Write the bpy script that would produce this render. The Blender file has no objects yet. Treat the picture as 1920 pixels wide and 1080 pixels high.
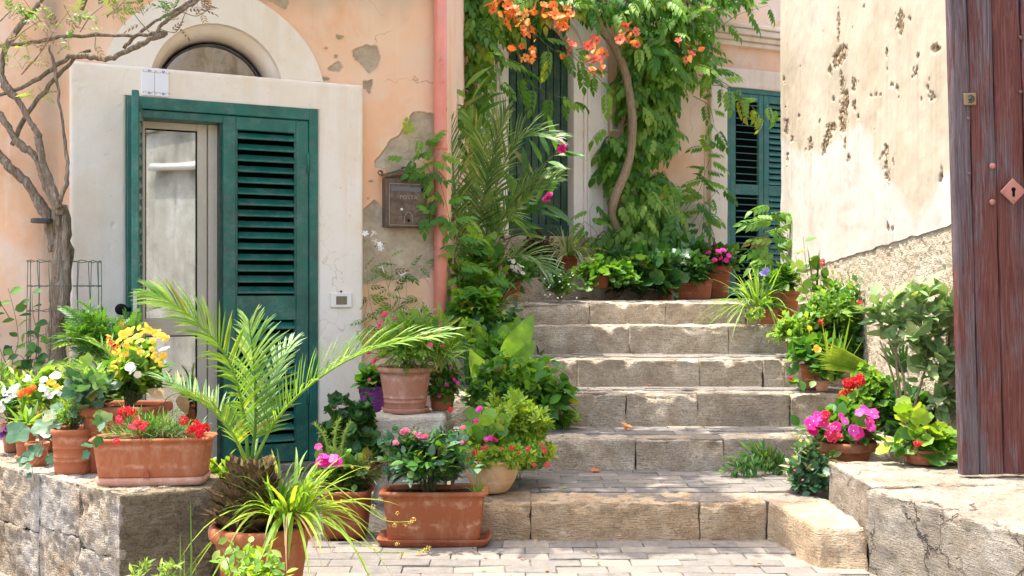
import bpy, math, random
import numpy as np
from mathutils import Vector, Matrix

random.seed(7)
rng = np.random.default_rng(7)
SC = bpy.context.scene
COL = SC.collection
RAD = math.radians

# ------------------------------------------------------------------ camera, sky, sun, exposure
E = 1.1                       # eye height above the street
F, CX, HY = 2000.0, 960.0, 545.0   # focal length and horizon in photograph pixels
cam = bpy.data.cameras.new('camera'); cam_o = bpy.data.objects.new('camera', cam); COL.objects.link(cam_o)
cam_o.location = (0, 0, E); cam_o.rotation_euler = (RAD(90), 0, 0)
cam.sensor_width = 36; cam.lens = 36 * F / 1920; cam.shift_y = 5 / 1920
cam.clip_start = .05; cam.clip_end = 600
SC.camera = cam_o

SUN_EL, SUN_AZ = RAD(75), RAD(-80)      # azimuth measured from +Y towards +X
sun_dir = Vector((math.sin(SUN_AZ) * math.cos(SUN_EL), math.cos(SUN_AZ) * math.cos(SUN_EL), math.sin(SUN_EL)))
w = bpy.data.worlds.new('World'); SC.world = w; w.use_nodes = True
_n = w.node_tree.nodes; _l = w.node_tree.links
_sky = _n.new('ShaderNodeTexSky'); _sky.sky_type = 'NISHITA'; _sky.sun_disc = False
_sky.sun_elevation = SUN_EL; _sky.sun_rotation = SUN_AZ
_sky.air_density = 1.0; _sky.dust_density = 4.0; _sky.ozone_density = 1.0
_bg = _n['Background']; _bg.inputs['Strength'].default_value = .15
_l.new(_sky.outputs[0], _bg.inputs['Color'])
sl = bpy.data.lights.new('sun', 'SUN'); sl.energy = 2.1; sl.angle = RAD(.55); sl.color = (1, .955, .88)
so = bpy.data.objects.new('sun', sl); COL.objects.link(so); so.location = (-6, 3, 12)
so.rotation_euler = (-sun_dir).to_track_quat('-Z', 'Y').to_euler()
SC.view_settings.view_transform = 'Standard'; SC.view_settings.look = 'None'
SC.view_settings.exposure = 2.15; SC.view_settings.gamma = 1.0; SC.view_settings.use_curve_mapping = False
SC.render.engine = 'CYCLES'
SC.cycles.max_bounces = 8; SC.cycles.diffuse_bounces = 5; SC.cycles.glossy_bounces = 3
SC.cycles.transmission_bounces = 4; SC.cycles.transparent_max_bounces = 6
SC.cycles.sample_clamp_indirect = 6
SC.cycles.use_denoising = True

# ------------------------------------------------------------------ numbers
def W(px, py, d): return Vector(((px - CX) / F * d, d, E - (py - HY) / F * d))
def D_on(py, z): return F * (E - z) / (py - HY)
def M_(px, d): return px * d / F

def _hash(ix, iy, iz, seed):
    h = (ix * 374761393 + iy * 668265263 + iz * 2147483647 + seed * 1274126177) & 0xffffffff
    h = ((h ^ (h >> 13)) * 1274126177) & 0xffffffff
    return ((h ^ (h >> 16)) & 0xffff) / 65535.0
def vnoise(P, seed=0):
    P = np.asarray(P, float); I = np.floor(P).astype(np.int64); f = P - I; f = f * f * (3 - 2 * f)
    out = 0
    for a in (0, 1):
        for b in (0, 1):
            for c in (0, 1):
                wgt = (f[:, 0] if a else 1 - f[:, 0]) * (f[:, 1] if b else 1 - f[:, 1]) * (f[:, 2] if c else 1 - f[:, 2])
                out = out + wgt * _hash(I[:, 0] + a, I[:, 1] + b, I[:, 2] + c, seed)
    return out * 2 - 1
def fbm(P, s, oct=3, seed=0):
    P = np.asarray(P, float) / s; o = 0; a = 1; t = 0
    for k in range(oct):
        o = o + a * vnoise(P * 2 ** k + 17.3 * k, seed + k); t += a; a *= .5
    return o / t

# ------------------------------------------------------------------ meshes
def mesh_tris(name, V, T, v=None, smooth=False, mi=None, attrs=None):
    V = np.ascontiguousarray(V, np.float32); T = np.ascontiguousarray(T, np.int32); k = T.shape[1]
    me = bpy.data.meshes.new(name)
    me.vertices.add(len(V)); me.vertices.foreach_set('co', V.ravel())
    me.loops.add(T.size); me.loops.foreach_set('vertex_index', T.ravel())
    me.polygons.add(len(T)); me.polygons.foreach_set('loop_start', np.arange(0, T.size, k, dtype=np.int32))
    if mi is not None: me.polygons.foreach_set('material_index', np.ascontiguousarray(mi, np.int32))
    me.update(calc_edges=True)
    if smooth: me.polygons.foreach_set('use_smooth', np.ones(len(T), bool))
    al = dict(attrs or {})
    if v is not None: al['v'] = v
    for key, arr in al.items():
        at = me.attributes.new(key, 'FLOAT', 'POINT'); at.data.foreach_set('value', np.ascontiguousarray(arr, np.float32))
    return me
def obj(name, me, mat=None, parent=None, loc=None, kind=None, label=None):
    o = bpy.data.objects.new(name, me); COL.objects.link(o)
    if mat is not None and me is not None:
        for m in (mat if isinstance(mat, (list, tuple)) else [mat]):
            if len(me.materials) < (len(mat) if isinstance(mat, (list, tuple)) else 1): me.materials.append(m)
    if parent is not None: o.parent = parent
    if loc is not None: o.location = loc
    if kind: o['kind'] = kind
    if label: o['label'] = label
    return o
def tag(o, label, cat=None, group=None, kind=None):
    o['label'] = label
    if cat: o['category'] = cat
    if group: o['group'] = group
    if kind: o['kind'] = kind
    return o
def empty(name, loc=(0, 0, 0), rz=0):
    o = bpy.data.objects.new(name, None); COL.objects.link(o); o.location = loc; o.rotation_euler = (0, 0, rz)
    o.empty_display_size = .1
    return o
class MB:
    """collects polygons, then links them as one mesh"""
    def __init__(s): s.V = []; s.F = []; s.mi = []; s.sm = []
    def add(s, V, Fc, mi=0, sm=False):
        n = len(s.V); s.V += [tuple(p) for p in V]; s.F += [tuple(i + n for i in f) for f in Fc]
        s.mi += [mi] * len(Fc); s.sm += [sm] * len(Fc); return s
    def mesh(s, name, off=None):
        me = bpy.data.meshes.new(name)
        V = s.V if off is None else [(p[0] - off[0], p[1] - off[1], p[2] - off[2]) for p in s.V]
        me.from_pydata(V, [], s.F)
        me.polygons.foreach_set('material_index', s.mi); me.polygons.foreach_set('use_smooth', s.sm); me.update()
        return me
    def build(s, name, mat, parent=None, off=None, **k): return obj(name, s.mesh(name, off), mat, parent, **k)
    def box(s, x0, x1, y0, y1, z0, z1, b=.004, mi=0):
        V, Fc = cbox(x0, x1, y0, y1, z0, z1, b); return s.add(V, Fc, mi)
    def tube(s, pts, r, n=6, mi=0, cap=True):
        V, Fc = tube(pts, r, n, cap); return s.add(V, Fc, mi, True)
def cbox(x0, x1, y0, y1, z0, z1, b=.004):
    """box with chamfered edges"""
    c = [(x0 + x1) / 2, (y0 + y1) / 2, (z0 + z1) / 2]; h = [abs(x1 - x0) / 2, abs(y1 - y0) / 2, abs(z1 - z0) / 2]
    b = min(b, min(h) * .45); V = []; idx = {}
    for sx in (-1, 1):
        for sy in (-1, 1):
            for sz in (-1, 1):
                s = (sx, sy, sz)
                for ax in range(3):
                    p = [c[i] + s[i] * (h[i] - (0 if i == ax else b)) for i in range(3)]
                    idx[(s, ax)] = len(V); V.append(tuple(p))
    Fc = []
    def fix(f):
        a, b_, d = (Vector(V[f[i]]) for i in (0, 1, 2)); n = (b_ - a).cross(d - a)
        m = sum((Vector(V[i]) for i in f), Vector()) / len(f) - Vector(c)
        Fc.append(tuple(f) if n.dot(m) > 0 else tuple(reversed(f)))
    for ax in range(3):
        o1, o2 = [i for i in range(3) if i != ax]
        for sg in (-1, 1):
            q = []
            for a, b_ in ((-1, -1), (1, -1), (1, 1), (-1, 1)):
                s = [0, 0, 0]; s[ax] = sg; s[o1] = a; s[o2] = b_; q.append(idx[(tuple(s), ax)])
            fix(q)
        for a in (-1, 1):
            for b_ in (-1, 1):
                s0 = [0, 0, 0]; s1 = [0, 0, 0]; s0[ax] = -1; s1[ax] = 1
                s0[o1] = s1[o1] = a; s0[o2] = s1[o2] = b_
                s0, s1 = tuple(s0), tuple(s1); fix([idx[(s0, o1)], idx[(s1, o1)], idx[(s1, o2)], idx[(s0, o2)]])
    for sx in (-1, 1):
        for sy in (-1, 1):
            for sz in (-1, 1): fix([idx[((sx, sy, sz), k)] for k in range(3)])
    return V, Fc
def tube(pts, r, n=6, cap=True):
    pts = [Vector(p) for p in pts]; m = len(pts)
    rs = list(r) if isinstance(r, (list, tuple, np.ndarray)) else [r] * m
    t0 = (pts[1] - pts[0]).normalized(); u = t0.orthogonal().normalized(); V = []; Fc = []
    for i in range(m):
        t = (pts[min(i + 1, m - 1)] - pts[max(i - 1, 0)]).normalized()
        u = (u - t * u.dot(t)).normalized(); v = t.cross(u)
        for k in range(n):
            a = 2 * math.pi * k / n; V.append(pts[i] + (u * math.cos(a) + v * math.sin(a)) * rs[i])
    for i in range(m - 1):
        for k in range(n):
            k2 = (k + 1) % n; Fc.append((i * n + k, i * n + k2, (i + 1) * n + k2, (i + 1) * n + k))
    if cap:
        Fc.append(tuple(reversed(range(n)))); Fc.append(tuple(range((m - 1) * n, m * n)))
    return V, Fc
def smooth_path(pts, k=4):
    """Catmull-Rom through the points"""
    P = [Vector(p) for p in pts]; Q = [P[0] * 2 - P[1]] + P + [P[-1] * 2 - P[-2]]; out = []
    for i in range(1, len(Q) - 2):
        for j in range(k):
            t = j / k; a, b, c, d = Q[i - 1], Q[i], Q[i + 1], Q[i + 2]
            out.append(.5 * ((2 * b) + (c - a) * t + (2 * a - 5 * b + 4 * c - d) * t * t + (3 * b - a - 3 * c + d) * t ** 3))
    out.append(P[-1]); return out
def lerp_list(r, n): return list(np.interp(np.linspace(0, 1, n), np.linspace(0, 1, len(r)), r))
def loft(rings, close_start=True, close_end=True):
    n = len(rings[0]); V = [p for r in rings for p in r]; Fc = []
    for i in range(len(rings) - 1):
        for k in range(n):
            k2 = (k + 1) % n; Fc.append((i * n + k, i * n + k2, (i + 1) * n + k2, (i + 1) * n + k))
    if close_start: Fc.append(tuple(reversed(range(n))))
    if close_end: Fc.append(tuple(range((len(rings) - 1) * n, len(rings) * n)))
    return V, Fc
def sring(a, b, z, e=2, n=28, c=(0, 0), rz=0):
    """superellipse ring: e=2 round, larger squarer"""
    out = []
    for k in range(n):
        t = 2 * math.pi * (k + .5) / n; ct, st = math.cos(t), math.sin(t)
        x = a * math.copysign(abs(ct) ** (2 / e), ct); y = b * math.copysign(abs(st) ** (2 / e), st)
        out.append((c[0] + x * math.cos(rz) - y * math.sin(rz), c[1] + x * math.sin(rz) + y * math.cos(rz), z))
    return out
def rough_block(name, corners, mat, parent=None, res=.03, rnd=.012, amp=.006, seed=0, scale=.08, kind=None, pits=0, off=(0, 0, 0), maxn=60, nose=0):
    """a hewn stone: eight corners (bottom four, then top four, both counter-clockwise), rounded and uneven"""
    C8 = np.array([list(c) for c in corners], float)
    dims = [np.linalg.norm(C8[1] - C8[0]), np.linalg.norm(C8[3] - C8[0]), np.linalg.norm(C8[4] - C8[0])]
    ns = [max(2, min(maxn, int(round(d / res)))) for d in dims]
    def par(n, d):
        t = np.linspace(0, 1, n + 1); e = min(.3, rnd / d); t = np.unique(np.concatenate([t, [e * .4, e, 1 - e, 1 - e * .4]])); return t
    ts = [par(ns[i], dims[i]) for i in range(3)]
    vid = {}; pts = []; Q = []
    def vert(i, j, k):
        key = (i, j, k)
        if key not in vid: vid[key] = len(pts); pts.append((ts[0][i], ts[1][j], ts[2][k]))
        return vid[key]
    L = [len(t) - 1 for t in ts]
    for ax in range(3):
        o1, o2 = [(1, 2), (2, 0), (0, 1)][ax]
        for side in (0, L[ax]):
            for i in range(L[o1]):
                for j in range(L[o2]):
                    q = []
                    for a, b in ((0, 0), (1, 0), (1, 1), (0, 1)):
                        idx = [0, 0, 0]; idx[ax] = side; idx[o1] = i + a; idx[o2] = j + b; q.append(vert(*idx))
                    Q.append(q if side else q[::-1])
    p = np.array(pts); dm = np.array(dims); m = p * dm
    inner = np.clip(m, rnd, np.maximum(dm - rnd, rnd)); dl = m - inner; ln = np.linalg.norm(dl, axis=1)
    f = np.where(ln > rnd, rnd / np.maximum(ln, 1e-9), 1.0); m2 = inner + dl * f[:, None]; q = m2 / dm
    u, v, w_ = q[:, 0:1], q[:, 1:2], q[:, 2:3]
    X = ((C8[0] * (1 - u) + C8[1] * u) * (1 - v) + (C8[3] * (1 - u) + C8[2] * u) * v) * (1 - w_) + \
        ((C8[4] * (1 - u) + C8[5] * u) * (1 - v) + (C8[7] * (1 - u) + C8[6] * u) * v) * w_
    ctr = X.mean(0); nrm = dl / np.maximum(ln, 1e-9)[:, None]
    ex = (C8[1] - C8[0]) / dims[0]; ey = (C8[3] - C8[0]) / dims[1]; ez = (C8[4] - C8[0]) / dims[2]
    N = nrm[:, 0:1] * ex + nrm[:, 1:2] * ey + nrm[:, 2:3] * ez
    h = fbm(X, scale, 4, seed) * amp
    if pits:
        pn = fbm(X, scale * .35, 2, seed + 9); h = h - pits * np.clip(pn - .2, 0, 1) * 1.6
    X = X + N * h[:, None] - np.array(off)
    if nose:    # broken, hollowed front edge and worn top
        near = np.exp(-(q[:, 1] * dims[1] / .035)) * np.exp(-((1 - q[:, 2]) * dims[2] / .035)); cn = fbm(X, .07, 3, seed + 31)
        ch = np.clip(cn - .10, 0, .5) * 2.4 * near * nose; X[:, 1] += ch; X[:, 2] -= ch * .9
        X[:, 2] -= (q[:, 2] > .9) * nose * .25 * (1 + fbm(X * np.array([1, 1, 0]), .3, 2, seed + 33))
    me = mesh_tris(name, X, np.array(Q), smooth=True)
    return obj(name, me, mat, parent, kind=kind)
def quad_block(x0, x1, y0, y1, z0, z1): return [(x0, y0, z0), (x1, y0, z0), (x1, y1, z0), (x0, y1, z0), (x0, y0, z1), (x1, y0, z1), (x1, y1, z1), (x0, y1, z1)]
# ------------------------------------------------------------------ materials
class NT:
    def __init__(s, name):
        s.m = bpy.data.materials.new(name); s.m.use_nodes = True; s.t = s.m.node_tree; s.n = s.t.nodes; s.l = s.t.links
        s.b = s.n['Principled BSDF']; s.out = s.n['Material Output']; s._tc = None
    def tc(s, which='Object'):
        if s._tc is None: s._tc = s.n.new('ShaderNodeTexCoord')
        return s._tc.outputs[which]
    def pos(s):
        return s.n.new('ShaderNodeNewGeometry').outputs['Position']
    def val(s, sock, v):
        if isinstance(v, bpy.types.NodeSocket): s.l.new(v, sock)
        elif isinstance(v, (tuple, list)): sock.default_value = tuple(v) + ((1,) if len(v) == 3 and len(sock.default_value) == 4 else ())
        else: sock.default_value = v
    def noise(s, scale, detail=4, rough=.55, vec=None, dist=0, out=0):
        n = s.n.new('ShaderNodeTexNoise'); n.inputs['Scale'].default_value = scale; n.inputs['Detail'].default_value = detail
        n.inputs['Roughness'].default_value = rough; n.inputs['Distortion'].default_value = dist
        s.l.new(vec if vec is not None else s.pos(), n.inputs['Vector']); return n.outputs[out]
    def voro(s, scale, vec=None, feature='F1', out=0):
        n = s.n.new('ShaderNodeTexVoronoi'); n.inputs['Scale'].default_value = scale; n.feature = feature
        s.l.new(vec if vec is not None else s.pos(), n.inputs['Vector']); return n.outputs[out]
    def stretch(s, vec, sc, rot=(0, 0, 0)):
        n = s.n.new('ShaderNodeMapping'); n.inputs['Scale'].default_value = sc; n.inputs['Rotation'].default_value = rot
        s.l.new(vec, n.inputs['Vector']); return n.outputs[0]
    def ramp(s, fac, stops, interp='LINEAR'):
        n = s.n.new('ShaderNodeValToRGB'); n.color_ramp.interpolation = interp; e = n.color_ramp.elements
        while len(e) < len(stops): e.new(.5)
        for i, (p, c) in enumerate(stops):
            e[i].position = p; e[i].color = (tuple(c) + (1,)) if isinstance(c, (tuple, list)) else (c, c, c, 1)
        s.l.new(fac, n.inputs[0]); return n.outputs[0]
    def mix(s, f, a, b, mode='MIX'):
        n = s.n.new('ShaderNodeMix'); n.data_type = 'RGBA'; n.blend_type = mode
        s.val(n.inputs['Factor'], f); s.val(n.inputs['A'], a); s.val(n.inputs['B'], b); return n.outputs['Result']
    def math(s, op, a, b=0, clamp=False):
        n = s.n.new('ShaderNodeMath'); n.operation = op; n.use_clamp = clamp; s.val(n.inputs[0], a); s.val(n.inputs[1], b); return n.outputs[0]
    def attr(s, name):
        n = s.n.new('ShaderNodeAttribute'); n.attribute_name = name; return n.outputs['Fac']
    def rand(s): return s.n.new('ShaderNodeObjectInfo').outputs['Random']
    def bump(s, h, strength=.3, dist=.01, normal=None):
        n = s.n.new('ShaderNodeBump'); n.inputs['Strength'].default_value = strength; n.inputs['Distance'].default_value = dist
        s.l.new(h, n.inputs['Height'])
        if normal is not None: s.l.new(normal, n.inputs['Normal'])
        return n.outputs[0]
    def set(s, col=None, rough=.7, normal=None, spec=.3, metal=0):
        if col is not None: s.val(s.b.inputs['Base Color'], col)
        s.val(s.b.inputs['Roughness'], rough); s.b.inputs['Specular IOR Level'].default_value = spec
        s.b.inputs['Metallic'].default_value = metal
        if normal is not None: s.l.new(normal, s.b.inputs['Normal'])
        return s.m
MAT = {}
def plaster_peach():
    t = NT('peach_plaster'); p = t.pos()
    a = t.noise(.9, 5, .6); b = t.noise(3.5, 6, .65); c = t.noise(60, 3, .6)
    col = t.ramp(a, [(.25, (.80, .42, .22)), (.42, (.82, .485, .29)), (.56, (.83, .56, .385)), (.72, (.80, .62, .46))])
    col = t.mix(t.ramp(b, [(.5, 0.0), (.64, .75)]), col, (.78, .60, .46))
    col = t.mix(t.ramp(t.noise(2.2, 6, .7, dist=.6), [(.54, 0.0), (.7, .75)]), col, (.78, .40, .20))
    st = t.noise(1, 5, .6, t.stretch(p, (5, 5, .55)))
    col = t.mix(t.ramp(st, [(.54, 0.0), (.72, .4)]), col, (.62, .44, .30))
    col = t.mix(t.attr('stain'), col, (.33, .245, .175))
    g = t.noise(9, 6, .7); grey = t.ramp(g, [(.3, (.36, .28, .19)), (.55, (.50, .41, .29)), (.75, (.62, .54, .41))])
    wp = t.n.new('ShaderNodeVectorMath'); wp.operation = 'ADD'; t.l.new(p, wp.inputs[0]); sc_ = t.n.new('ShaderNodeVectorMath'); sc_.operation = 'SCALE'; t.l.new(t.noise(3, 4, .6, out=1), sc_.inputs[0]); sc_.inputs['Scale'].default_value = .5; t.l.new(sc_.outputs[0], wp.inputs[1])
    ck = t.ramp(t.voro(1.5, wp.outputs[0], 'DISTANCE_TO_EDGE'), [(.002, 1.0), (.007, 0.0)]); ck = t.math('MULTIPLY', ck, t.ramp(t.noise(1.3, 3, .5), [(.5, 0.0), (.58, .6)])); col = t.mix(ck, col, (.30, .18, .11))
    dp = t.noise(1, 6, .65, t.stretch(p, (16, 16, .8))); col = t.mix(t.ramp(dp, [(.60, 0.0), (.70, .35)]), col, (.86, .68, .53))
    pt = t.attr('patch'); col = t.mix(pt, col, grey); col = t.mix(t.math('MULTIPLY', t.attr('rim'), .55), col, (.24, .17, .115))  # dark rim: cracked plaster edge plus the recess's shade, put into the colour
    h = t.math('ADD', t.math('MULTIPLY', c, .25), t.math('MULTIPLY', b, 1.2))
    h2 = t.math('MULTIPLY', t.noise(160, 4, .7), pt)
    return t.set(col, .88, t.bump(t.math('ADD', h, h2), .35, .006), .2)
MAT['peach'] = plaster_peach()
def plaster_simple(name, c0, c1, c2, stain, bs=.25):
    t = NT(name); p = t.pos(); a = t.noise(1.6, 6, .62)
    col = t.ramp(a, [(.28, c0), (.5, c1), (.72, c2)])
    st = t.noise(1, 5, .6, t.stretch(p, (7, 7, .6))); col = t.mix(t.ramp(st, [(.52, 0.0), (.74, .45)]), col, stain)
    col = t.mix(t.ramp(t.noise(7, 5, .7), [(.6, 0.0), (.74, .3)]), col, stain)
    col = t.mix(t.ramp(t.noise(45, 3, .6), [(.70, 0.0), (.74, .5)]), col, [q * .55 for q in stain])
    wp = t.n.new('ShaderNodeVectorMath'); wp.operation = 'ADD'; t.l.new(p, wp.inputs[0]); sv = t.n.new('ShaderNodeVectorMath'); sv.operation = 'SCALE'; t.l.new(t.noise(3, 4, .6, out=1), sv.inputs[0]); sv.inputs['Scale'].default_value = .5; t.l.new(sv.outputs[0], wp.inputs[1])
    ck = t.math('MULTIPLY', t.ramp(t.voro(1.9, wp.outputs[0], 'DISTANCE_TO_EDGE'), [(.002, 1.0), (.006, 0.0)]), t.ramp(t.noise(1.6, 3, .5), [(.50, 0.0), (.58, .55)])); col = t.mix(ck, col, [q * .6 for q in stain])
    h = t.math('ADD', t.noise(70, 4, .6), t.math('MULTIPLY', t.noise(8, 4, .5), 2.2))
    return t.set(col, .82, t.bump(h, bs, .005), .25)
MAT['surround'] = plaster_simple('cream_render', (.78, .64, .48), (.83, .745, .63), (.84, .79, .72), (.68, .49, .31), .3)
MAT['pilaster'] = plaster_simple('pale_pilaster_render', (.78, .71, .63), (.86, .815, .76), (.87, .845, .81), (.62, .48, .36))
MAT['jamb'] = plaster_simple('stone_jamb', (.66, .50, .36), (.75, .62, .48), (.80, .70, .57), (.50, .38, .27))
MAT['old_wall'] = plaster_simple('mottled_old_plaster', (.20, .18, .15), (.50, .46, .39), (.72, .69, .63), (.14, .12, .095))
def plaster_cream():
    t = NT('cream_weathered_plaster'); p = t.pos(); a = t.noise(1.2, 6, .6)
    tan = t.ramp(a, [(.3, (.43, .355, .25)), (.5, (.50, .43, .325)), (.75, (.55, .485, .385))])
    wht = t.ramp(a, [(.3, (.52, .475, .405)), (.5, (.58, .54, .48)), (.75, (.61, .58, .53))])
    col = t.mix(t.attr('tone'), tan, wht)
    st = t.noise(1, 5, .6, t.stretch(p, (9, 9, .5))); col = t.mix(t.ramp(st, [(.5, 0.0), (.75, .45)]), col, (.62, .50, .36))
    g = t.noise(34, 5, .75); deep = t.ramp(g, [(.38, (.085, .055, .03)), (.5, (.22, .155, .085)), (.58, (.46, .36, .23)), (.68, (.60, .50, .35))])
    col = t.mix(t.math('MULTIPLY', t.attr('drip'), .3), col, (.26, .195, .125)); col = t.mix(t.attr('patch'), col, deep)
    h = t.math('ADD', t.noise(90, 4, .6), t.math('MULTIPLY', t.noise(11, 4, .5), 2.0))
    return t.set(col, .85, t.bump(h, .22, .006), .2)
MAT['cream'] = plaster_cream()
def stone(name, stops, sc=9, dark=(.16, .13, .10), bs=.7, pit=55, wide=(.36, .56), grey=None, crack=0):
    t = NT(name); p = t.pos(); r = t.rand()
    a = t.noise(sc, 7, .65); col = t.ramp(a, stops)
    col = t.mix(t.math('MULTIPLY', t.math('SUBTRACT', r, .5), .5, True), col, (.62, .50, .36))
    col = t.mix(t.ramp(t.noise(sc * .28, 5, .65), [(.48, 0.0), (.66, .65)]), col, dark)
    pits = t.noise(pit, 4, .7); col = t.mix(t.ramp(pits, [(wide[0], .6), (wide[1], 0.0)]), col, dark)
    sp = t.noise(150, 3, .6); col = t.mix(t.ramp(sp, [(.34, .45), (.46, 0.0)]), col, dark); col = t.mix(t.ramp(sp, [(.56, 0.0), (.70, .45)]), col, [min(1, q * 1.25) for q in stops[-1][1]])
    tl = t.noise(1, 4, .65, t.stretch(p, (22, 22, 190))); col = t.mix(t.ramp(tl, [(.36, .5), (.5, 0.0)]), col, dark)
    if grey: col = t.mix(t.ramp(t.noise(2.3, 5, .7), [(.42, 0.0), (.6, .8)]), col, grey)
    h = t.math('ADD', t.math('ADD', t.math('MULTIPLY', pits, 1.1), t.math('ADD', t.math('MULTIPLY', sp, .5), t.math('MULTIPLY', tl, .9))), t.math('MULTIPLY', t.noise(sc * 2, 5, .6), 1.2))
    if crack:
        wp = t.n.new('ShaderNodeVectorMath'); wp.operation = 'ADD'; t.l.new(p, wp.inputs[0]); sv = t.n.new('ShaderNodeVectorMath'); sv.operation = 'SCALE'; t.l.new(t.noise(6, 5, .65, out=1), sv.inputs[0]); sv.inputs['Scale'].default_value = .28; t.l.new(sv.outputs[0], wp.inputs[1])
        ck = t.math('MULTIPLY', t.ramp(t.voro(crack, wp.outputs[0], 'DISTANCE_TO_EDGE'), [(.004, 1.0), (.022, 0.0)]), t.ramp(t.noise(4, 3, .6), [(.46, 0.0), (.58, .85)])); col = t.mix(ck, col, [q * .5 for q in dark]); h = t.math('SUBTRACT', h, t.math('MULTIPLY', ck, 1.5))
    return t.set(col, .9, t.bump(h, bs, .016), .2)
MAT['step'] = stone('step_limestone', [(.25, (.36, .265, .165)), (.42, (.54, .43, .30)), (.58, (.66, .56, .42)), (.75, (.74, .67, .55))], 8, (.26, .195, .13), 1.0, 60, (.33, .50))
MAT['warm_step'] = stone('warm_limestone', [(.25, (.40, .25, .125)), (.42, (.56, .385, .22)), (.58, (.65, .49, .31)), (.75, (.70, .58, .43))], 7, (.30, .21, .125), 1.0, 60, (.31, .48))
MAT['pale_block'] = stone('pale_limestone', [(.25, (.20, .155, .105)), (.42, (.30, .255, .195)), (.6, (.355, .32, .27)), (.8, (.40, .37, .33))], 9, (.17, .135, .095), 1.0, 38, (.30, .46), None, 3.2)
MAT['pedestal'] = stone('cream_limestone', [(.25, (.50, .40, .28)), (.45, (.74, .65, .51)), (.65, (.82, .75, .63)), (.8, (.86, .81, .72))], 7, (.46, .36, .25), 1.0, 40, (.28, .44))
MAT['paver'] = stone('grey_paver_stone', [(.25, (.115, .10, .086)), (.5, (.175, .159, .142)), (.8, (.24, .224, .205))], 14, (.22, .195, .165), .5, 90, (.27, .44))
MAT['rubble'] = stone('eroded_rubble_mortar', [(.22, (.20, .135, .075)), (.4, (.36, .27, .17)), (.58, (.47, .38, .265)), (.8, (.56, .50, .41))], 11, (.13, .085, .045), 1.0, 34, (.34, .52), (.40, .37, .33))
MAT['wall_end'] = stone('shaded_brown_stone', [(.25, (.10, .075, .038)), (.5, (.185, .142, .08)), (.8, (.28, .225, .145))], 7, (.06, .045, .024), 1.1, 45, (.3, .48))  # brown end stone, with the shade of that face put into its colour
def roughcast():
    t = NT('roughcast_render'); v = t.voro(120); n = t.noise(70, 5, .65)
    col = t.ramp(t.noise(5, 6, .65), [(.3, (.52, .42, .295)), (.55, (.63, .53, .395)), (.8, (.70, .62, .50))])
    col = t.mix(t.ramp(n, [(.31, .5), (.43, 0.0)]), col, (.30, .235, .16))
    return t.set(col, .92, t.bump(t.math('ADD', t.math('MULTIPLY', v, -.8), t.math('MULTIPLY', n, 1.6)), .9, .014), .15)
MAT['roughcast'] = roughcast()
MAT['mortar'] = stone('joint_mortar', [(.3, (.22, .185, .145)), (.7, (.34, .295, .24))], 20, (.15, .12, .09), .6)
def paint(name, c, rough=.38, var=.35, bs=.12, dust=None):
    t = NT(name); a = t.noise(6, 5, .6); col = t.ramp(a, [(.3, [q * (1 - var) for q in c]), (.55, c), (.8, [min(1, q * (1 + var)) for q in c])])
    col = t.mix(t.ramp(t.noise(38, 4, .7), [(.6, 0.0), (.72, .22)]), col, dust or [min(1, q * 1.6 + .05) for q in c])
    du = t.math('MULTIPLY', t.ramp(t.noise(11, 5, .7), [(.45, 0.0), (.7, .2)]), t.ramp(t.noise(90, 3, .6), [(.4, .3), (.6, 1.0)])); col = t.mix(du, col, (.40, .38, .32))
    ch = t.noise(52, 5, .75); col = t.mix(t.ramp(ch, [(.70, 0.0), (.72, .7)]), col, [min(1, q * .45 + .02) for q in c])
    fade = t.noise(1, 4, .6, t.stretch(t.pos(), (10, 10, 1.2))); col = t.mix(t.ramp(fade, [(.5, 0.0), (.75, .22)]), col, [min(1, q * 1.3 + .05) for q in c])
    gr = t.noise(1, 4, .6, t.stretch(t.pos(), (90, 90, 5)))
    return t.set(col, t.ramp(a, [(.3, rough - .08), (.7, rough + .14)]), t.bump(gr, bs, .003), .45)
MAT['green'] = paint('green_shutter_paint', (.010, .118, .084), .36)
MAT['dark_green'] = paint('dark_green_door_paint', (.008, .060, .036), .45)
MAT['blue_green'] = paint('blue_green_shutter_paint', (.014, .112, .076), .45)
MAT['alu'] = paint('beige_door_metal', (.62, .54, .42), .35, .08, .03)
MAT['pipe'] = paint('salmon_pipe_paint', (.68, .225, .155), .34, .15, .05)
MAT['white_plastic'] = paint('white_plastic', (.80, .77, .70), .35, .05, .03)
MAT['metal_dark'] = paint('dark_metal', (.03, .028, .025), .45, .3, .1)
MAT['cage_wire'] = paint('green_coated_wire', (.05, .075, .06), .4, .2, .02)
MAT['steel'] = paint('dull_steel', (.45, .43, .38), .4, .2, .05)
def rust():
    t = NT('rusty_brown_metal'); a = t.noise(26, 6, .65)
    col = t.ramp(a, [(.3, (.055, .035, .025)), (.5, (.12, .085, .062)), (.72, (.21, .15, .105))])
    return t.set(col, t.ramp(a, [(.3, .32), (.7, .6)]), t.bump(a, .25, .003), .5, .35)
MAT['rust'] = rust()
MAT['rust_pale'] = paint('worn_raised_metal', (.33, .26, .19), .45, .2, .05)
MAT['brass'] = paint('aged_brass', (.25, .17, .08), .42, .4, .1)
MAT['pink_plate'] = paint('pink_painted_iron', (.37, .145, .115), .5, .35, .15, (.22, .11, .085))
MAT['black'] = NT('black_void').set((.006, .006, .006), .9, None, .1)
MAT['flap'] = paint('grey_metal_flap', (.12, .12, .14), .35, .2, .05)
MAT['screen'] = NT('grey_brown_screen').set((.16, .135, .09), .25, None, .5)
MAT['tile_white'] = NT('white_glazed_tile').set((.80, .82, .86), .12, None, .5)
MAT['tile_blue'] = NT('blue_glaze').set((.03, .04, .30), .15, None, .5)
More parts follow.
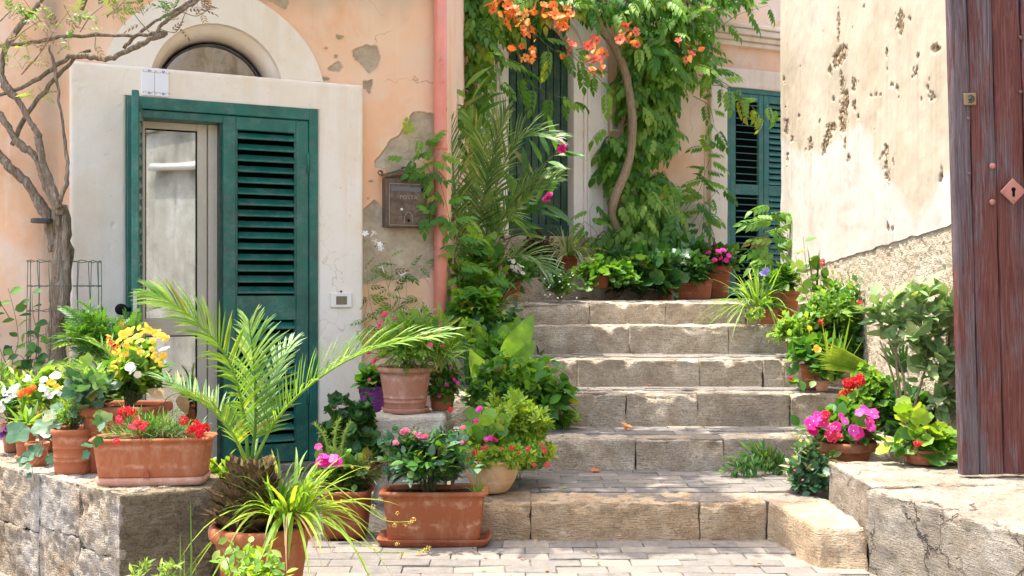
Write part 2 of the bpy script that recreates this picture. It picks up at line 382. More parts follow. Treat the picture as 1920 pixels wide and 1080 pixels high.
MAT['tile_orange'] = NT('orange_glaze').set((.75, .36, .07), .15, None, .5)
def wood_gate():
    t = NT('worn_red_planks'); p = t.tc('Object'); r = t.rand(); off = t.n.new('ShaderNodeVectorMath'); off.operation = 'ADD'
    t.l.new(p, off.inputs[0]); cmb = t.n.new('ShaderNodeCombineXYZ'); t.l.new(t.math('MULTIPLY', r, 37.0), cmb.inputs[2]); t.l.new(cmb.outputs[0], off.inputs[1])
    v = off.outputs[0]
    g = t.noise(1, 8, .72, t.stretch(v, (70, 20, 2.6)), 2.2); big = t.noise(1, 5, .6, t.stretch(v, (5, 5, 1.2)))
    fine = t.noise(1, 6, .7, t.stretch(v, (240, 60, 6)))
    red = t.ramp(g, [(.28, (.045, .013, .011)), (.46, (.112, .036, .028)), (.62, (.175, .064, .05)), (.78, (.235, .11, .09))])
    gry = t.ramp(g, [(.28, (.035, .025, .028)), (.46, (.10, .078, .084)), (.62, (.165, .138, .147)), (.78, (.23, .205, .21))])
    at = t.attr('worn'); k = t.math('ADD', t.math('MULTIPLY', t.math('SUBTRACT', big, .5), 2.4), at)
    k = t.math('ADD', k, t.math('MULTIPLY', t.math('SUBTRACT', fine, .5), 1.6))
    col = t.mix(t.ramp(k, [(.42, 0.0), (.58, .92)]), red, gry)
    col = t.mix(t.ramp(fine, [(.30, .75), (.44, 0.0)]), col, (.045, .02, .02))
    h = t.math('ADD', t.math('MULTIPLY', g, 1.4), fine)
    return t.set(col, .72, t.bump(h, .7, .006), .25)
MAT['gate'] = wood_gate()
def terracotta(name, c, dirt=(.60, .48, .38), k=1.0):
    t = NT(name); r = t.rand(); a = t.noise(7, 6, .65); p = t.pos()
    col = t.ramp(a, [(.28, [q * .78 for q in c]), (.5, c), (.75, [min(1, q * 1.18 + .02) for q in c])])
    col = t.mix(t.math('MULTIPLY', r, .8), col, [c[0] * .66, c[1] * .70, c[2] * .66])
    col = t.mix(t.math('MULTIPLY', t.math('FRACT', t.math('MULTIPLY', r, 7.3)), .35), col, [min(1, c[0] * 1.15), c[1] * 1.5, c[2] * 1.8])
    col = t.mix(t.ramp(t.noise(1, 6, .7, t.stretch(p, (14, 14, 5))), [(.50, 0.0), (.68, .7 * k)]), col, dirt)
    col = t.mix(t.ramp(t.noise(85, 3, .6), [(.66, 0.0), (.72, .5 * k)]), col, [min(1, q * 1.25) for q in dirt])
    col = t.mix(t.ramp(t.noise(4, 6, .75), [(.60, 0.0), (.72, .5)]), col, [q * .45 for q in c])
    gs = t.n.new('ShaderNodeSeparateXYZ'); t.l.new(t.tc('Generated'), gs.inputs[0]); z = t.math('ADD', gs.outputs[2], t.math('MULTIPLY', t.math('SUBTRACT', t.noise(22, 5, .7), .5), .34))
    sl = t.ramp(z, [(.26, 0.0), (.33, .6), (.40, 0.0), (.70, 0.0), (.78, .45), (.86, 0.0)]); col = t.mix(t.math('MULTIPLY', sl, t.ramp(t.noise(16, 5, .7), [(.48, 0.0), (.62, 1.0)])), col, [min(1, q * 1.15) for q in dirt])
    sc2 = t.noise(1, 5, .7, t.stretch(p, (8, 8, 60), (.5, .3, 0))); col = t.mix(t.ramp(sc2, [(.66, 0.0), (.69, .5)]), col, dirt)
    return t.set(col, .78, t.bump(t.math('ADD', t.noise(120, 3, .6), t.math('MULTIPLY', a, 2.0)), .22, .004), .25)
MAT['terracotta'] = terracotta('terracotta', (.37, .104, .040), (.52, .33, .21), .5)
MAT['terracotta_deep'] = terracotta('deep_terracotta', (.30, .076, .030), (.42, .24, .15), .45)
MAT['terracotta_pale'] = terracotta('pale_terracotta', (.54, .235, .15), (.66, .47, .36), .9)
MAT['terracotta_tan'] = terracotta('tan_clay', (.58, .33, .16), (.70, .56, .38), 1.0)
MAT['purple'] = paint('purple_plastic', (.17, .018, .20), .4, .2, .05)
def soil():
    t = NT('potting_soil'); a = t.noise(70, 6, .7)
    return t.set(t.ramp(a, [(.3, (.018, .012, .008)), (.55, (.06, .042, .03)), (.75, (.15, .115, .085))]), .95, t.bump(a, 1, .02), .1)
MAT['soil'] = soil()
def bark(name, c0, c1, c2):
    t = NT(name); p = t.pos(); a = t.noise(1, 8, .7, t.stretch(p, (55, 55, 9)), 1.4)
    return t.set(t.ramp(a, [(.3, c0), (.5, c1), (.72, c2)]), .9, t.bump(a, .9, .012), .15)
MAT['bark'] = bark('grey_brown_bark', (.06, .044, .03), (.21, .16, .11), (.42, .35, .27))
MAT['stem'] = bark('green_brown_stem', (.05, .06, .02), (.14, .15, .06), (.24, .23, .12))
MAT['dry_stem'] = bark('dry_stem', (.13, .09, .05), (.28, .21, .13), (.40, .32, .21))
MAT['palm_bark'] = bark('palm_leaf_base', (.035, .022, .012), (.14, .085, .04), (.30, .24, .11))
def glass():
    t = NT('window_glass'); g = t.n.new('ShaderNodeBsdfGlossy'); g.inputs['Roughness'].default_value = .02; g.inputs['Color'].default_value = (.95, .97, .95, 1)
    d = t.n.new('ShaderNodeBsdfTransparent'); d.inputs['Color'].default_value = (.75, .8, .78, 1)
    fr = t.n.new('ShaderNodeLayerWeight'); fr.inputs['Blend'].default_value = .3
    m = t.n.new('ShaderNodeMixShader'); t.l.new(t.math('ADD', t.math('MULTIPLY', fr.outputs['Fresnel'], .7), .30, True), m.inputs[0])
    t.l.new(d.outputs[0], m.inputs[1]); t.l.new(g.outputs[0], m.inputs[2]); t.l.new(m.outputs[0], t.out.inputs[0])
    nz = t.bump(t.noise(2.5, 2, .5), .05, .01); t.l.new(nz, g.inputs['Normal']); return t.m
MAT['glass'] = glass()
def leafmat(name, c0, c1, c2, rough=.42, trans=.38, ty=None, veins=True):
    """leaf: colour varies from leaf to leaf, light passes through"""
    t = NT(name)
    if sum(c1) < .6: c0, c1, c2 = [[min(q * 1.38, .5) for q in c] for c in (c0, c1, c2)]
    k = t.math('FRACT', t.math('ADD', t.attr('v'), t.rand()))
    col = t.ramp(k, [(.05, c0), (.5, c1), (.90, c2), (.955, c2), (.975, (min(.5, c2[0] * 1.9), c2[1] * 1.12, c2[2] * .9)), (1, (.20, .13, .045) if sum(c1) < .6 else c2)])
    col = t.mix(t.ramp(t.noise(30, 3, .6), [(.35, .35), (.6, 0.0)]), col, [q * .72 for q in c0])
    t.set(col, rough, t.bump(t.noise(90, 2, .5), .25, .002), .35)
    tr = t.n.new('ShaderNodeBsdfTranslucent'); hs = t.n.new('ShaderNodeMix'); hs.data_type = 'RGBA'; hs.blend_type = 'MULTIPLY'
    hs.inputs['Factor'].default_value = 1; t.l.new(col, hs.inputs['A']); hs.inputs['B'].default_value = (ty or (1.9, 1.75, .6)) + (1,)
    t.l.new(hs.outputs['Result'], tr.inputs['Color'])
    m = t.n.new('ShaderNodeMixShader'); m.inputs[0].default_value = trans
    t.l.new(t.b.outputs[0], m.inputs[1]); t.l.new(tr.outputs[0], m.inputs[2]); t.l.new(m.outputs[0], t.out.inputs[0])
    return t.m
MAT['l_mid'] = leafmat('mid_green_leaf', (.028, .092, .013), (.058, .155, .022), (.115, .22, .035))
MAT['l_dark'] = leafmat('dark_green_leaf', (.016, .055, .014), (.030, .090, .021), (.055, .13, .03), .35, .28)
MAT['l_vine'] = leafmat('trumpet_vine_leaf', (.038, .125, .011), (.078, .195, .019), (.15, .275, .03), .42, .42)
MAT['l_light'] = leafmat('light_green_leaf', (.07, .16, .022), (.12, .23, .035), (.19, .30, .055), .45, .42)
MAT['l_yellow'] = leafmat('yellow_green_leaf', (.10, .19, .018), (.165, .265, .028), (.27, .34, .045), .45, .42)
MAT['l_palm'] = leafmat('palm_leaflet', (.07, .15, .02), (.12, .22, .03), (.20, .30, .05), .38, .36)
MAT['l_cycad'] = leafmat('grey_green_palm_leaflet', (.06, .135, .045), (.115, .205, .072), (.22, .31, .13), .4, .3)
MAT['l_grey'] = leafmat('grey_green_leaf', (.10, .18, .06), (.165, .25, .095), (.25, .33, .155), .6, .25, (1.4, 1.4, .7))
MAT['l_ivy'] = leafmat('blue_green_ivy_leaf', (.025, .075, .035), (.055, .125, .065), (.12, .19, .11), .33, .25)
MAT['l_varieg'] = leafmat('cream_edged_leaf', (.06, .12, .03), (.17, .23, .08), (.46, .48, .26), .45, .3)
MAT['l_red'] = leafmat('dark_red_leaf', (.05, .035, .02), (.085, .05, .025), (.06, .09, .02), .4, .25, (1.6, 1.1, .6))
MAT['l_dry'] = leafmat('dry_brown_leaf', (.16, .10, .045), (.25, .16, .075), (.36, .25, .12), .7, .25, (1.4, 1.2, .7))
MAT['l_weed'] = leafmat('weed_leaf', (.10, .19, .03), (.17, .26, .05), (.26, .33, .09), .5, .4)
def petal(name, c0, c1, rough=.5, trans=.3):
    return leafmat(name, c0, [(a + b) / 2 for a, b in zip(c0, c1)], c1, rough, trans, (1.5, 1.3, 1.2))
MAT['f_orange'] = petal('orange_petal', (.80, .17, .025), (.88, .40, .09))
MAT['f_coral'] = petal('coral_petal', (.80, .13, .06), (.84, .24, .13))
MAT['f_magenta'] = petal('magenta_petal', (.62, .012, .19), (.70, .06, .40))
MAT['f_pink'] = petal('pink_petal', (.72, .12, .30), (.80, .30, .45))
MAT['f_red'] = petal('red_petal', (.60, .012, .016), (.72, .03, .05))
MAT['f_rose'] = petal('rose_red_petal', (.62, .02, .06), (.72, .10, .16))
MAT['f_white'] = petal('white_petal', (.80, .80, .78), (.85, .85, .82))
MAT['f_yellow'] = petal('yellow_petal', (.80, .56, .04), (.88, .72, .16))
MAT['f_purple'] = petal('deep_purple_petal', (.05, .008, .09), (.10, .02, .16))
MAT['f_lilac'] = petal('lilac_petal', (.30, .25, .62), (.38, .34, .72))
MAT['f_eye'] = NT('flower_eye').set((.75, .55, .12), .6)
MAT['f_eyew'] = NT('white_flower_eye').set((.82, .75, .72), .6)
MAT['f_throat'] = NT('red_flower_throat').set((.42, .03, .02), .6)
# ------------------------------------------------------------------ leaves, flowers, plants
def T_leaf(W=.5, peak=.42, nseg=4, fold=.18, curl=.22, wave=0, tipw=0, pet=.06):
    """pointed leaf of length 1 along +Y, folded at the midrib, tip bent down"""
    ts = np.linspace(pet, 1, nseg + 1); V = [(0, 0, 0)]; T = []
    def wd(t):
        t = (t - pet) / (1 - pet); a = math.log(.5) / math.log(peak); return W * .5 * math.sin(math.pi * min(1, max(0, t)) ** a) ** .85 + tipw * t
    V.append((0, ts[0], 0)); prev = None
    for i in range(1, nseg):
        t = ts[i]; ww = wd(t); z = -curl * t * t; k = len(V); wv = wave * (1 if i % 2 else -1)
        V += [(-ww, t, z + fold * ww * 2 * .5 + wv), (0, t, z), (ww, t, z + fold * ww * 2 * .5 - wv)]
        if prev is None: T += [(1, k + 1, k), (1, k + 2, k + 1)]
        else: T += [(prev, prev + 1, k + 1), (prev, k + 1, k), (prev + 1, prev + 2, k + 2), (prev + 1, k + 2, k + 1)]
        prev = k
    V.append((0, 1, -curl)); e = len(V) - 1; T += [(prev, prev + 1, e), (prev + 1, prev + 2, e)]
    V += [(-.012, 0, 0), (.012, 0, 0)]; T.append((len(V) - 2, len(V) - 1, 1))
    return np.array(V, float), np.array(T)
def T_polar(rad, n=24, cup=.12, ctr=.45, wav=.03, pet=.3):
    """leaf whose outline is radius(angle) round a centre"""
    V = [(0, ctr + pet, -.03)]; T = []
    for k in range(n):
        a = 2 * math.pi * k / n; r = rad(a); x, y = r * math.sin(a), r * math.cos(a)
        V.append((x, ctr + pet + y, cup * (x * x + y * y) * 2 + wav * math.sin(5 * a)))
    for k in range(n): T.append((0, 1 + (k + 1) % n, 1 + k))
    b = len(V); V += [(-.012, 0, -.02), (.012, 0, -.02)]; T.append((b, b + 1, 0))
    V = np.array(V, float); return V, np.array(T)
def merge_T(items):
    Vs, Ts, n = [], [], 0
    for V, T in items: Vs.append(V); Ts.append(T + n); n += len(V)
    return np.vstack(Vs), np.vstack(Ts)
def place_T(VT, pos, d, nrm, s):
    V, T = VT; y = Vector(d).normalized(); x = y.cross(Vector(nrm)).normalized(); z = x.cross(y)
    R = np.array([x, y, z]); return V @ R * s + np.array(pos), T
def T_pinnate(pairs=4, leaflet=None, span=.75, ls=.34, ang=55, droop=.25, hang=.25, end=True):
    """compound leaf of length about 1: pairs of leaflets along a thin stalk"""
    leaflet = leaflet or T_leaf(.42, .4, 3, .2, .3); it = []
    def rp(t): return (0, t * span, -droop * t * t)
    for i in range(pairs):
        t = .28 + .70 * i / max(1, pairs - .3); p = rp(t); s = ls * (1 - .25 * abs(t - .55))
        for sg in (-1, 1):
            a = RAD(ang - 18 * t); it.append(place_T(leaflet, p, (sg * math.sin(a), math.cos(a), -hang - .15 * t), (0, -.1, 1), s))
    if end: it.append(place_T(leaflet, rp(1), (0, 1, -hang - .3), (0, .3, 1), ls * 1.1))
    V = []; T = []
    for i in range(5):
        p = rp(i / 4); V += [(-.008, p[1], p[2]), (.008, p[1], p[2])]
    for i in range(4): T += [(2 * i, 2 * i + 1, 2 * i + 3), (2 * i, 2 * i + 3, 2 * i + 2)]
    it.append((np.array(V, float), np.array(T))); return merge_T(it)
def T_tuft(leaf, n=6, spread=.9, up=.5, s=.6):
    it = []
    for k in range(n):
        a = 2.4 * k; it.append(place_T(leaf, (0, .12 * k / n, 0), (math.sin(a) * spread, up, math.cos(a) * spread), (0, 1, .2), s * (1 - .25 * k / n)))
    return merge_T(it)
TM = {
    'ovate': T_leaf(.56, .4, 4, .2, .22), 'lance': T_leaf(.2, .45, 4, .3, .2), 'oval': T_leaf(.66, .48, 4, .12, .15, tipw=.04),
    'thick': T_leaf(.6, .5, 4, .35, .1, .02), 'needle': T_leaf(.09, .4, 3, .3, .12), 'small': T_leaf(.5, .45, 3, .2, .15),
    'big': T_leaf(.42, .42, 7, .22, .3, .02), 'rose': T_leaf(.7, .46, 4, .15, .12),
    'round': T_polar(lambda a: .5 * (1 - .12 * max(0, math.cos(a - math.pi)) ** 6), 16, .16, .0, .02, .55),
    'geran': T_polar(lambda a: .5 * (1 + .07 * math.cos(7 * a)) * (1 - .5 * max(0, math.cos(a - math.pi)) ** 14), 28, .22, .0, .035, .55),
    'ivy': T_polar(lambda a: .23 + .33 * max(0, math.cos(a)) ** 6 + .24 * (max(0, math.cos(a - 1.25)) ** 8 + max(0, math.cos(a + 1.25)) ** 8) + .09 * (max(0, math.cos(a - 2.3)) ** 8 + max(0, math.cos(a + 2.3)) ** 8), 30, .1, .0, .015, .45),
    'heart': T_polar(lambda a: .38 + .18 * max(0, math.cos(a)) ** 4 - .10 * max(0, math.cos(a - math.pi)) ** 10, 20, .1, .0, .012, .45),
}
TM['vine'] = T_pinnate(4, T_leaf(.46, .36, 3, .22, .35), .72, .36, 62, .3, .35)
TM['vine3'] = T_pinnate(3, T_leaf(.50, .36, 4, .22, .35), .70, .44, 62, .3, .4)
TM['jasmine'] = T_pinnate(3, T_leaf(.38, .4, 3, .15, .2), .7, .32, 55, .2, .1)
TM['fern'] = T_pinnate(10, T_leaf(.24, .4, 3, .1, .15), .95, .24, 68, .25, .05)
TM['roseleaf'] = T_pinnate(2, T_leaf(.62, .46, 3, .15, .12), .6, .42, 65, .15, .05)
TM['feather'] = T_pinnate(6, T_leaf(.36, .42, 3, .15, .15), .9, .26, 60, .2, .05)
TM['tuft'] = T_tuft(T_leaf(.34, .6, 3, .3, .1), 7, .8, .7, .7)
TM['parsley'] = T_tuft(T_polar(lambda a: .4 * (1 + .22 * math.cos(5 * a)), 15, .2, .0, .03, .4), 4, .9, .5, .62)
_MC = {}
def tmesh(key, mat, nm='leaf'):
    k = (key, mat, nm)
    if k not in _MC:
        V, T = TM[key]; me = mesh_tris(nm, V, T, smooth=True); me.materials.append(MAT[mat]); _MC[k] = me
    return _MC[k]
def basis(d, n):
    d = d / np.maximum(np.linalg.norm(d, axis=1, keepdims=True), 1e-9)
    x = np.cross(d, n); l = np.linalg.norm(x, axis=1, keepdims=True); x = np.where(l > 1e-6, x / np.maximum(l, 1e-9), np.array([1., 0, 0]))
    z = np.cross(x, d); return np.stack([x, d, z], 1)      # rows x, y, z
class Plant:
    def __init__(s, name, label, cat, base, group=None):
        s.base = np.array(list(base), float); s.root = empty(name, tuple(s.base)); tag(s.root, label, cat, group)
    def part(s, name, VF, mat, smooth=True, kind=None, label=None):
        m = MB(); m.add(VF[0], VF[1], 0, smooth); return obj(name, m.mesh(name, s.base), mat if not isinstance(mat, str) else MAT[mat], s.root, kind=kind, label=label)
    def np_part(s, name, V, T, mat, v=None, kind=None, label=None, smooth=True):
        return obj(name, mesh_tris(name, V - s.base, T, v, smooth), MAT[mat], s.root, kind=kind, label=label)
    def leaves(s, mat, key, items, nobj=25, name='leaf', mass='foliage'):
        pos, d, n, sz = items
        if not len(pos): return
        B = basis(d, n); o = np.argsort(pos[:, 1] - 1.2 * sz); near, rest = o[:nobj], o[nobj:]
        me = tmesh(key, mat, name)
        for i in near:
            ob = bpy.data.objects.new(name, me); COL.objects.link(ob); ob.parent = s.root
            R = Matrix(((B[i] * sz[i]).T).tolist()).to_4x4(); R.translation = Vector((pos[i] - s.base).tolist()); ob.matrix_basis = R
        if len(rest):
            V, T = TM[key]; nv = len(V)
            X = np.einsum('vk,nkc->nvc', V, B[rest]) * sz[rest][:, None, None] + pos[rest][:, None, :]
            TT = (T[None] + (np.arange(len(rest)) * nv)[:, None, None]).reshape(-1, 3)
            vv = np.repeat(rng.random(len(rest)), nv)
            obj(mass, mesh_tris(mass, X.reshape(-1, 3) - s.base, TT, vv, True), MAT[mat], s.root, kind='stuff')
    def stems(s, paths, r, mat='stem', name='stem', n=4):
        m = MB()
        for p in paths:
            rr = lerp_list([r, r * .45], len(p)); m.tube(p, rr, n, cap=False)
        m.build(name, MAT[mat], s.root, s.base, kind='stuff' if len(paths) > 12 else None)
    def flowers(s, me, pts, size, face=(0, -.7, .7), jit=.5, name='flower', var=.25):
        for p in pts:
            ob = bpy.data.objects.new(name, me); COL.objects.link(ob); ob.parent = s.root
            z = (Vector(face) + Vector(rng.normal(0, jit, 3).tolist())).normalized(); q = z.to_track_quat('Z', 'Y').to_matrix().to_4x4()
            q = q @ Matrix.Rotation(random.uniform(0, 6.28), 4, 'Z') @ Matrix.Scale(size * random.uniform(1 - var, 1 + var), 4)
            q.translation = Vector(p) - Vector(s.base.tolist()); ob.matrix_basis = q
def rnd_dirs(n, lo=-.3):
    o = []
    while len(o) < n:
        v = rng.normal(0, 1, 3); v /= np.linalg.norm(v)
        if v[2] >= lo: o.append(v)
    return np.array(o)
def bush(P, base, ctr, rad, ntw, lpt, key, size, mat, nobj=22, up=.35, lo=-.35, droop=0., inner=.25, start=.35, stem_r=None, stem_mat='stem', jit=.5, rmin=.62, name='leaf', axis_in=None):
    """twigs from the base out to an uneven ellipsoid, leaves spiralling along each"""
    base = np.array(list(base), float); ctr = np.array(list(ctr), float); rad = np.array(rad, float)
    dirs = rnd_dirs(ntw, lo); lump = 1 + .34 * vnoise(dirs * 2.6 + rng.random(3) * 50, 3)
    f = rng.uniform(rmin - .08, 1.06, ntw) * lump * np.where(rng.random(ntw) < .12, 1.22, 1); tips = ctr + dirs * rad * f[:, None]
    a = (base if axis_in is None else np.array(axis_in)) + (ctr - base) * rng.uniform(0, inner + .25, (ntw, 1)) + rng.normal(0, .08, (ntw, 3)) * rad
    mid = a * .45 + tips * .55 + np.array([0, 0, 1]) * (np.abs(rad[2]) * .22) + rng.normal(0, .07, (ntw, 3)) * rad
    t = start + (1 - start) * (np.arange(lpt) + rng.random((ntw, lpt)) * .7) / lpt; t = np.minimum(t, 1)[..., None]
    pos = (1 - t) ** 2 * a[:, None] + 2 * t * (1 - t) * mid[:, None] + t * t * tips[:, None]
    tan = 2 * (1 - t) * (mid - a)[:, None] + 2 * t * (tips - mid)[:, None]; tan /= np.maximum(np.linalg.norm(tan, axis=2, keepdims=True), 1e-9)
    n = ntw * lpt; pos = pos.reshape(-1, 3); tan = tan.reshape(-1, 3)
    ref = np.cross(tan, np.array([.13, .21, .97])); ref /= np.maximum(np.linalg.norm(ref, axis=1, keepdims=True), 1e-6); ref2 = np.cross(tan, ref)
    ang = (np.arange(n) * 2.399 + rng.random(n))[:, None]; per = ref * np.cos(ang) + ref2 * np.sin(ang)
    outd = (pos - ctr) / rad; outd /= np.maximum(np.linalg.norm(outd, axis=1, keepdims=True), 1e-6)
    d = tan * .55 + per * .85 + np.array([0, 0, up]) + outd * .25 + rng.normal(0, jit * .35, (n, 3)) - np.array([0, 0, droop])
    nr = np.array([0, 0, 1.0]) + outd * .55 + rng.normal(0, jit * .5, (n, 3))
    sz = (size[0] * .75 + (size[1] * 1.08 - size[0] * .75) * rng.random(n) ** 1.25)
    P.leaves(mat, key, (pos, d, nr, sz), nobj, name)
    if stem_r:
        ps = []
        for i in range(min(ntw, 60)):
            ps.append([Vector(((1 - q) ** 2 * a[i] + 2 * q * (1 - q) * mid[i] + q * q * tips[i]).tolist()) for q in (0, .3, .6, .95)])
        P.stems(ps, stem_r, stem_mat)
    return tips
def bush_px(P, box, d, ntw, lpt, key, spx, mat, base=None, dy=None, **k):
    """same, with the crown given as a box in the photograph at distance d"""
    x0, x1, y0, y1 = box; c = W((x0 + x1) / 2, (y0 + y1) / 2, d); rx = M_((x1 - x0) / 2, d); rz = M_((y1 - y0) / 2, d)
    return bush(P, base if base is not None else (c.x, c.y, c.z - rz), c, (rx, dy or rx * .8, rz), ntw, lpt, key, (M_(spx[0], d), M_(spx[1], d)), mat, **k)
def ribbon(pts, wid, up=(0, 0, 1), fold=.25):
    """blade along points with a folded cross-section"""
    P = [Vector(p) for p in pts]; n = len(P); V = []; T = []
    for i in range(n):
        t = (P[min(i + 1, n - 1)] - P[max(i - 1, 0)]).normalized(); s = t.cross(Vector(up))
        s = s.normalized() if s.length > 1e-5 else Vector((1, 0, 0)); nn = s.cross(t); w_ = wid[i]
        V += [P[i] - s * w_ + nn * (w_ * fold), P[i], P[i] + s * w_ + nn * (w_ * fold)]
    for i in range(n - 1):
        a = 3 * i; T += [(a, a + 1, a + 4), (a, a + 4, a + 3), (a + 1, a + 2, a + 5), (a + 1, a + 5, a + 4)]
    return np.array([tuple(v) for v in V]), np.array(T)
def straps(P, base, n, L, Wd, mat, lean=(.15, 1.2), droop=(.3, .9), az=None, nobj=14, spread=.02, segs=7, name='blade', fold=.3):
    base = Vector(base); rest = []; bl = []
    for i in range(n):
        a = random.uniform(0, 6.283) if az is None else random.uniform(*az); ln = random.uniform(*lean); l = random.uniform(*L); dr = random.uniform(*droop)
        d = Vector((math.cos(a) * math.sin(ln), math.sin(a) * math.sin(ln), math.cos(ln))); b = base + Vector((math.cos(a), math.sin(a), 0)) * spread * random.random()
        side = Vector((-math.sin(a), math.cos(a), 0)) * random.uniform(-.15, .15)
        pts = [b + d * (l * t) + Vector((0, 0, -1)) * (l * dr * t * t * (.35 + .65 * math.sin(ln))) + side * (l * t * t) for t in np.linspace(0, 1, segs + 1)]
        w_ = random.uniform(*Wd) / 2; wid = [w_ * min(1, .55 + 1.6 * t) * (1 - t ** 2.6) + .0003 for t in np.linspace(0, 1, segs + 1)]
        bl.append((b.y - (b + d * l).y * .5 + (b + d * l).y, ribbon(pts, wid, fold=fold)))
    bl.sort(key=lambda q: q[0])
    for _, (V, T) in bl[:nobj]: P.np_part(name, V, T, mat)
    if bl[nobj:]:
        V, T = merge_T([q[1] for q in bl[nobj:]]); v = np.repeat(rng.random(len(bl) - nobj), (segs + 1) * 3)
        P.np_part('foliage', V, T, mat, v, 'stuff')
def frond(P, pts, pairs, ll, lw, mat, vee=.5, ang=(62, 25), start=.18, rach=.006, up=(0, 0, 1), dead=None, name='frond', curl=.25, fold=.5, stem_mat=None):
    """feather palm leaf: rachis with leaflets as one part"""
    C = smooth_path(pts, 8); n = len(C); its = []; vs = []; up = Vector(up)
    for i in range(pairs):
        t = start + (1 - start) * (i + random.uniform(-.2, .2)) / pairs; t = min(max(t, start), .995); x = t * (n - 1); k = int(x); fr = x - k
        p = C[k].lerp(C[min(k + 1, n - 1)], fr); tan = (C[min(k + 1, n - 1)] - C[max(k - 1, 0)]).normalized()
        s = tan.cross(up).normalized(); nn = s.cross(tan).normalized(); a = RAD(ang[0] + (ang[1] - ang[0]) * t)
        l = ll * (math.sin(math.pi * min(1, .16 + .76 * (t - start) / (1 - start))) ** .6) * random.uniform(.88, 1.1)
        for sg in (-1, 1):
            d = (tan * math.cos(a) + s * (sg * math.sin(a) * math.cos(vee)) + nn * (math.sin(a) * math.sin(vee)) + Vector(rng.normal(0, .06, 3).tolist())).normalized()
            q = [p + d * (l * u) - Vector((0, 0, 1)) * (curl * l * u * u) for u in (0, .3, .65, 1)]
            its.append(ribbon(q, [lw * .35, lw * .5, lw * .42, .0004], nn, fold)); vs.append(random.random())
    V, T = merge_T(its); v = np.repeat(np.array(vs), 12)
    TV, TF = tube(C, lerp_list([rach, rach * .25], n), 5, False); T2 = np.array([t for f in TF for t in ((f[0], f[1], f[2]), (f[0], f[2], f[3]))])
    TV = np.array([tuple(q) for q in TV]); v = np.concatenate([v, np.full(len(TV), .75)]); V, T = merge_T([(V, T), (TV, T2)])
    return P.np_part(name, V, T, mat, v)
def vine_path(P, pts, key, spx, d, mat, gap, stem_r=.002, nobj=12, hang=.5, name='leaf', stem_mat='stem', skip=0):
    """a trailing stem with leaves on both sides; pts in the world"""
    C = smooth_path(pts, 6); L = 0; pos = []; dd = []; nr = []; sz = []; acc = skip; sg = 1
    for a, b in zip(C[:-1], C[1:]):
        seg = (b - a).length; acc += seg
        if acc > gap:
            acc = 0; sg = -sg; t = (b - a).normalized(); s = t.cross(Vector((0, -.9, .45))).normalized() * sg
            pos.append(tuple(b)); dd.append(tuple(s * .9 + t * .45 + Vector((0, -.35, -hang)) + Vector(rng.normal(0, .25, 3).tolist())))
            nr.append(tuple(Vector((0, -.6, .8)) + Vector(rng.normal(0, .3, 3).tolist()))); sz.append(M_(random.uniform(*spx), d))
    if pos: P.leaves(mat, key, (np.array(pos), np.array(dd), np.array(nr), np.array(sz)), nobj, name)
    if stem_r: P.stems([C], stem_r, stem_mat, 'tendril')
# flowers: unit size meshes facing +Z
def flower_mesh(name, mats, n=5, inner=.12, pw=.62, lift=.25, tube_l=0, eye=.1, notch=0, layers=1, seg=3):
    V = []; F = []; mi = []
    for L in range(layers):
        sc = 1 - .3 * L; zz = .12 * L; off = L * math.pi / n
        for k in range(n):
            a = 2 * math.pi * k / n + off; ca, sa = math.cos(a), math.sin(a); b = len(V); rows = []
            for (r, w_, z) in ((inner, .10, 0), (.34, pw * .30, .10 * lift), (.44 * 1.0 if not notch else .46, pw * .30, .16 * lift)):
                r *= sc; w_ *= sc
                for q in (-1, 0, 1):
                    zc = zz + z + (.05 * abs(q)); V.append((ca * r - sa * q * w_ * 1.0, sa * r + ca * q * w_, zc + (0 if q else .02)))
            tip = .5 * sc if not notch else .47 * sc; V.append((ca * tip, sa * tip, zz + .10 * lift))
            for i in range(2):
                for j in range(2): F.append((b + 3 * i + j, b + 3 * (i + 1) + j, b + 3 * (i + 1) + j + 1, b + 3 * i + j + 1)); mi.append(0)
            F += [(b + 6, b + 9, b + 7), (b + 7, b + 9, b + 8)]; mi += [0, 0]
    if tube_l:
        b = len(V); rr = [(.13, 0), (.10, -.25 * tube_l), (.05, -.8 * tube_l), (.03, -tube_l)]
        for r, z in rr: V += [(r * math.cos(2 * math.pi * k / 8), r * math.sin(2 * math.pi * k / 8), z) for k in range(8)]
        for i in range(3):
            for k in range(8): F.append((b + 8 * i + k, b + 8 * (i + 1) + k, b + 8 * (i + 1) + (k + 1) % 8, b + 8 * i + (k + 1) % 8)); mi.append(0)
    if eye:
        b = len(V); V += [(eye * math.cos(2 * math.pi * k / 8), eye * math.sin(2 * math.pi * k / 8), .03) for k in range(8)] + [(0, 0, .07)]
        for k in range(8): F.append((b + k, b + (k + 1) % 8, b + 8)); mi.append(1)
    me = bpy.data.meshes.new(name); me.from_pydata(V, [], F)
    for m in mats: me.materials.append(MAT[m])
    me.polygons.foreach_set('material_index', mi); me.polygons.foreach_set('use_smooth', [True] * len(F)); me.update(); return me
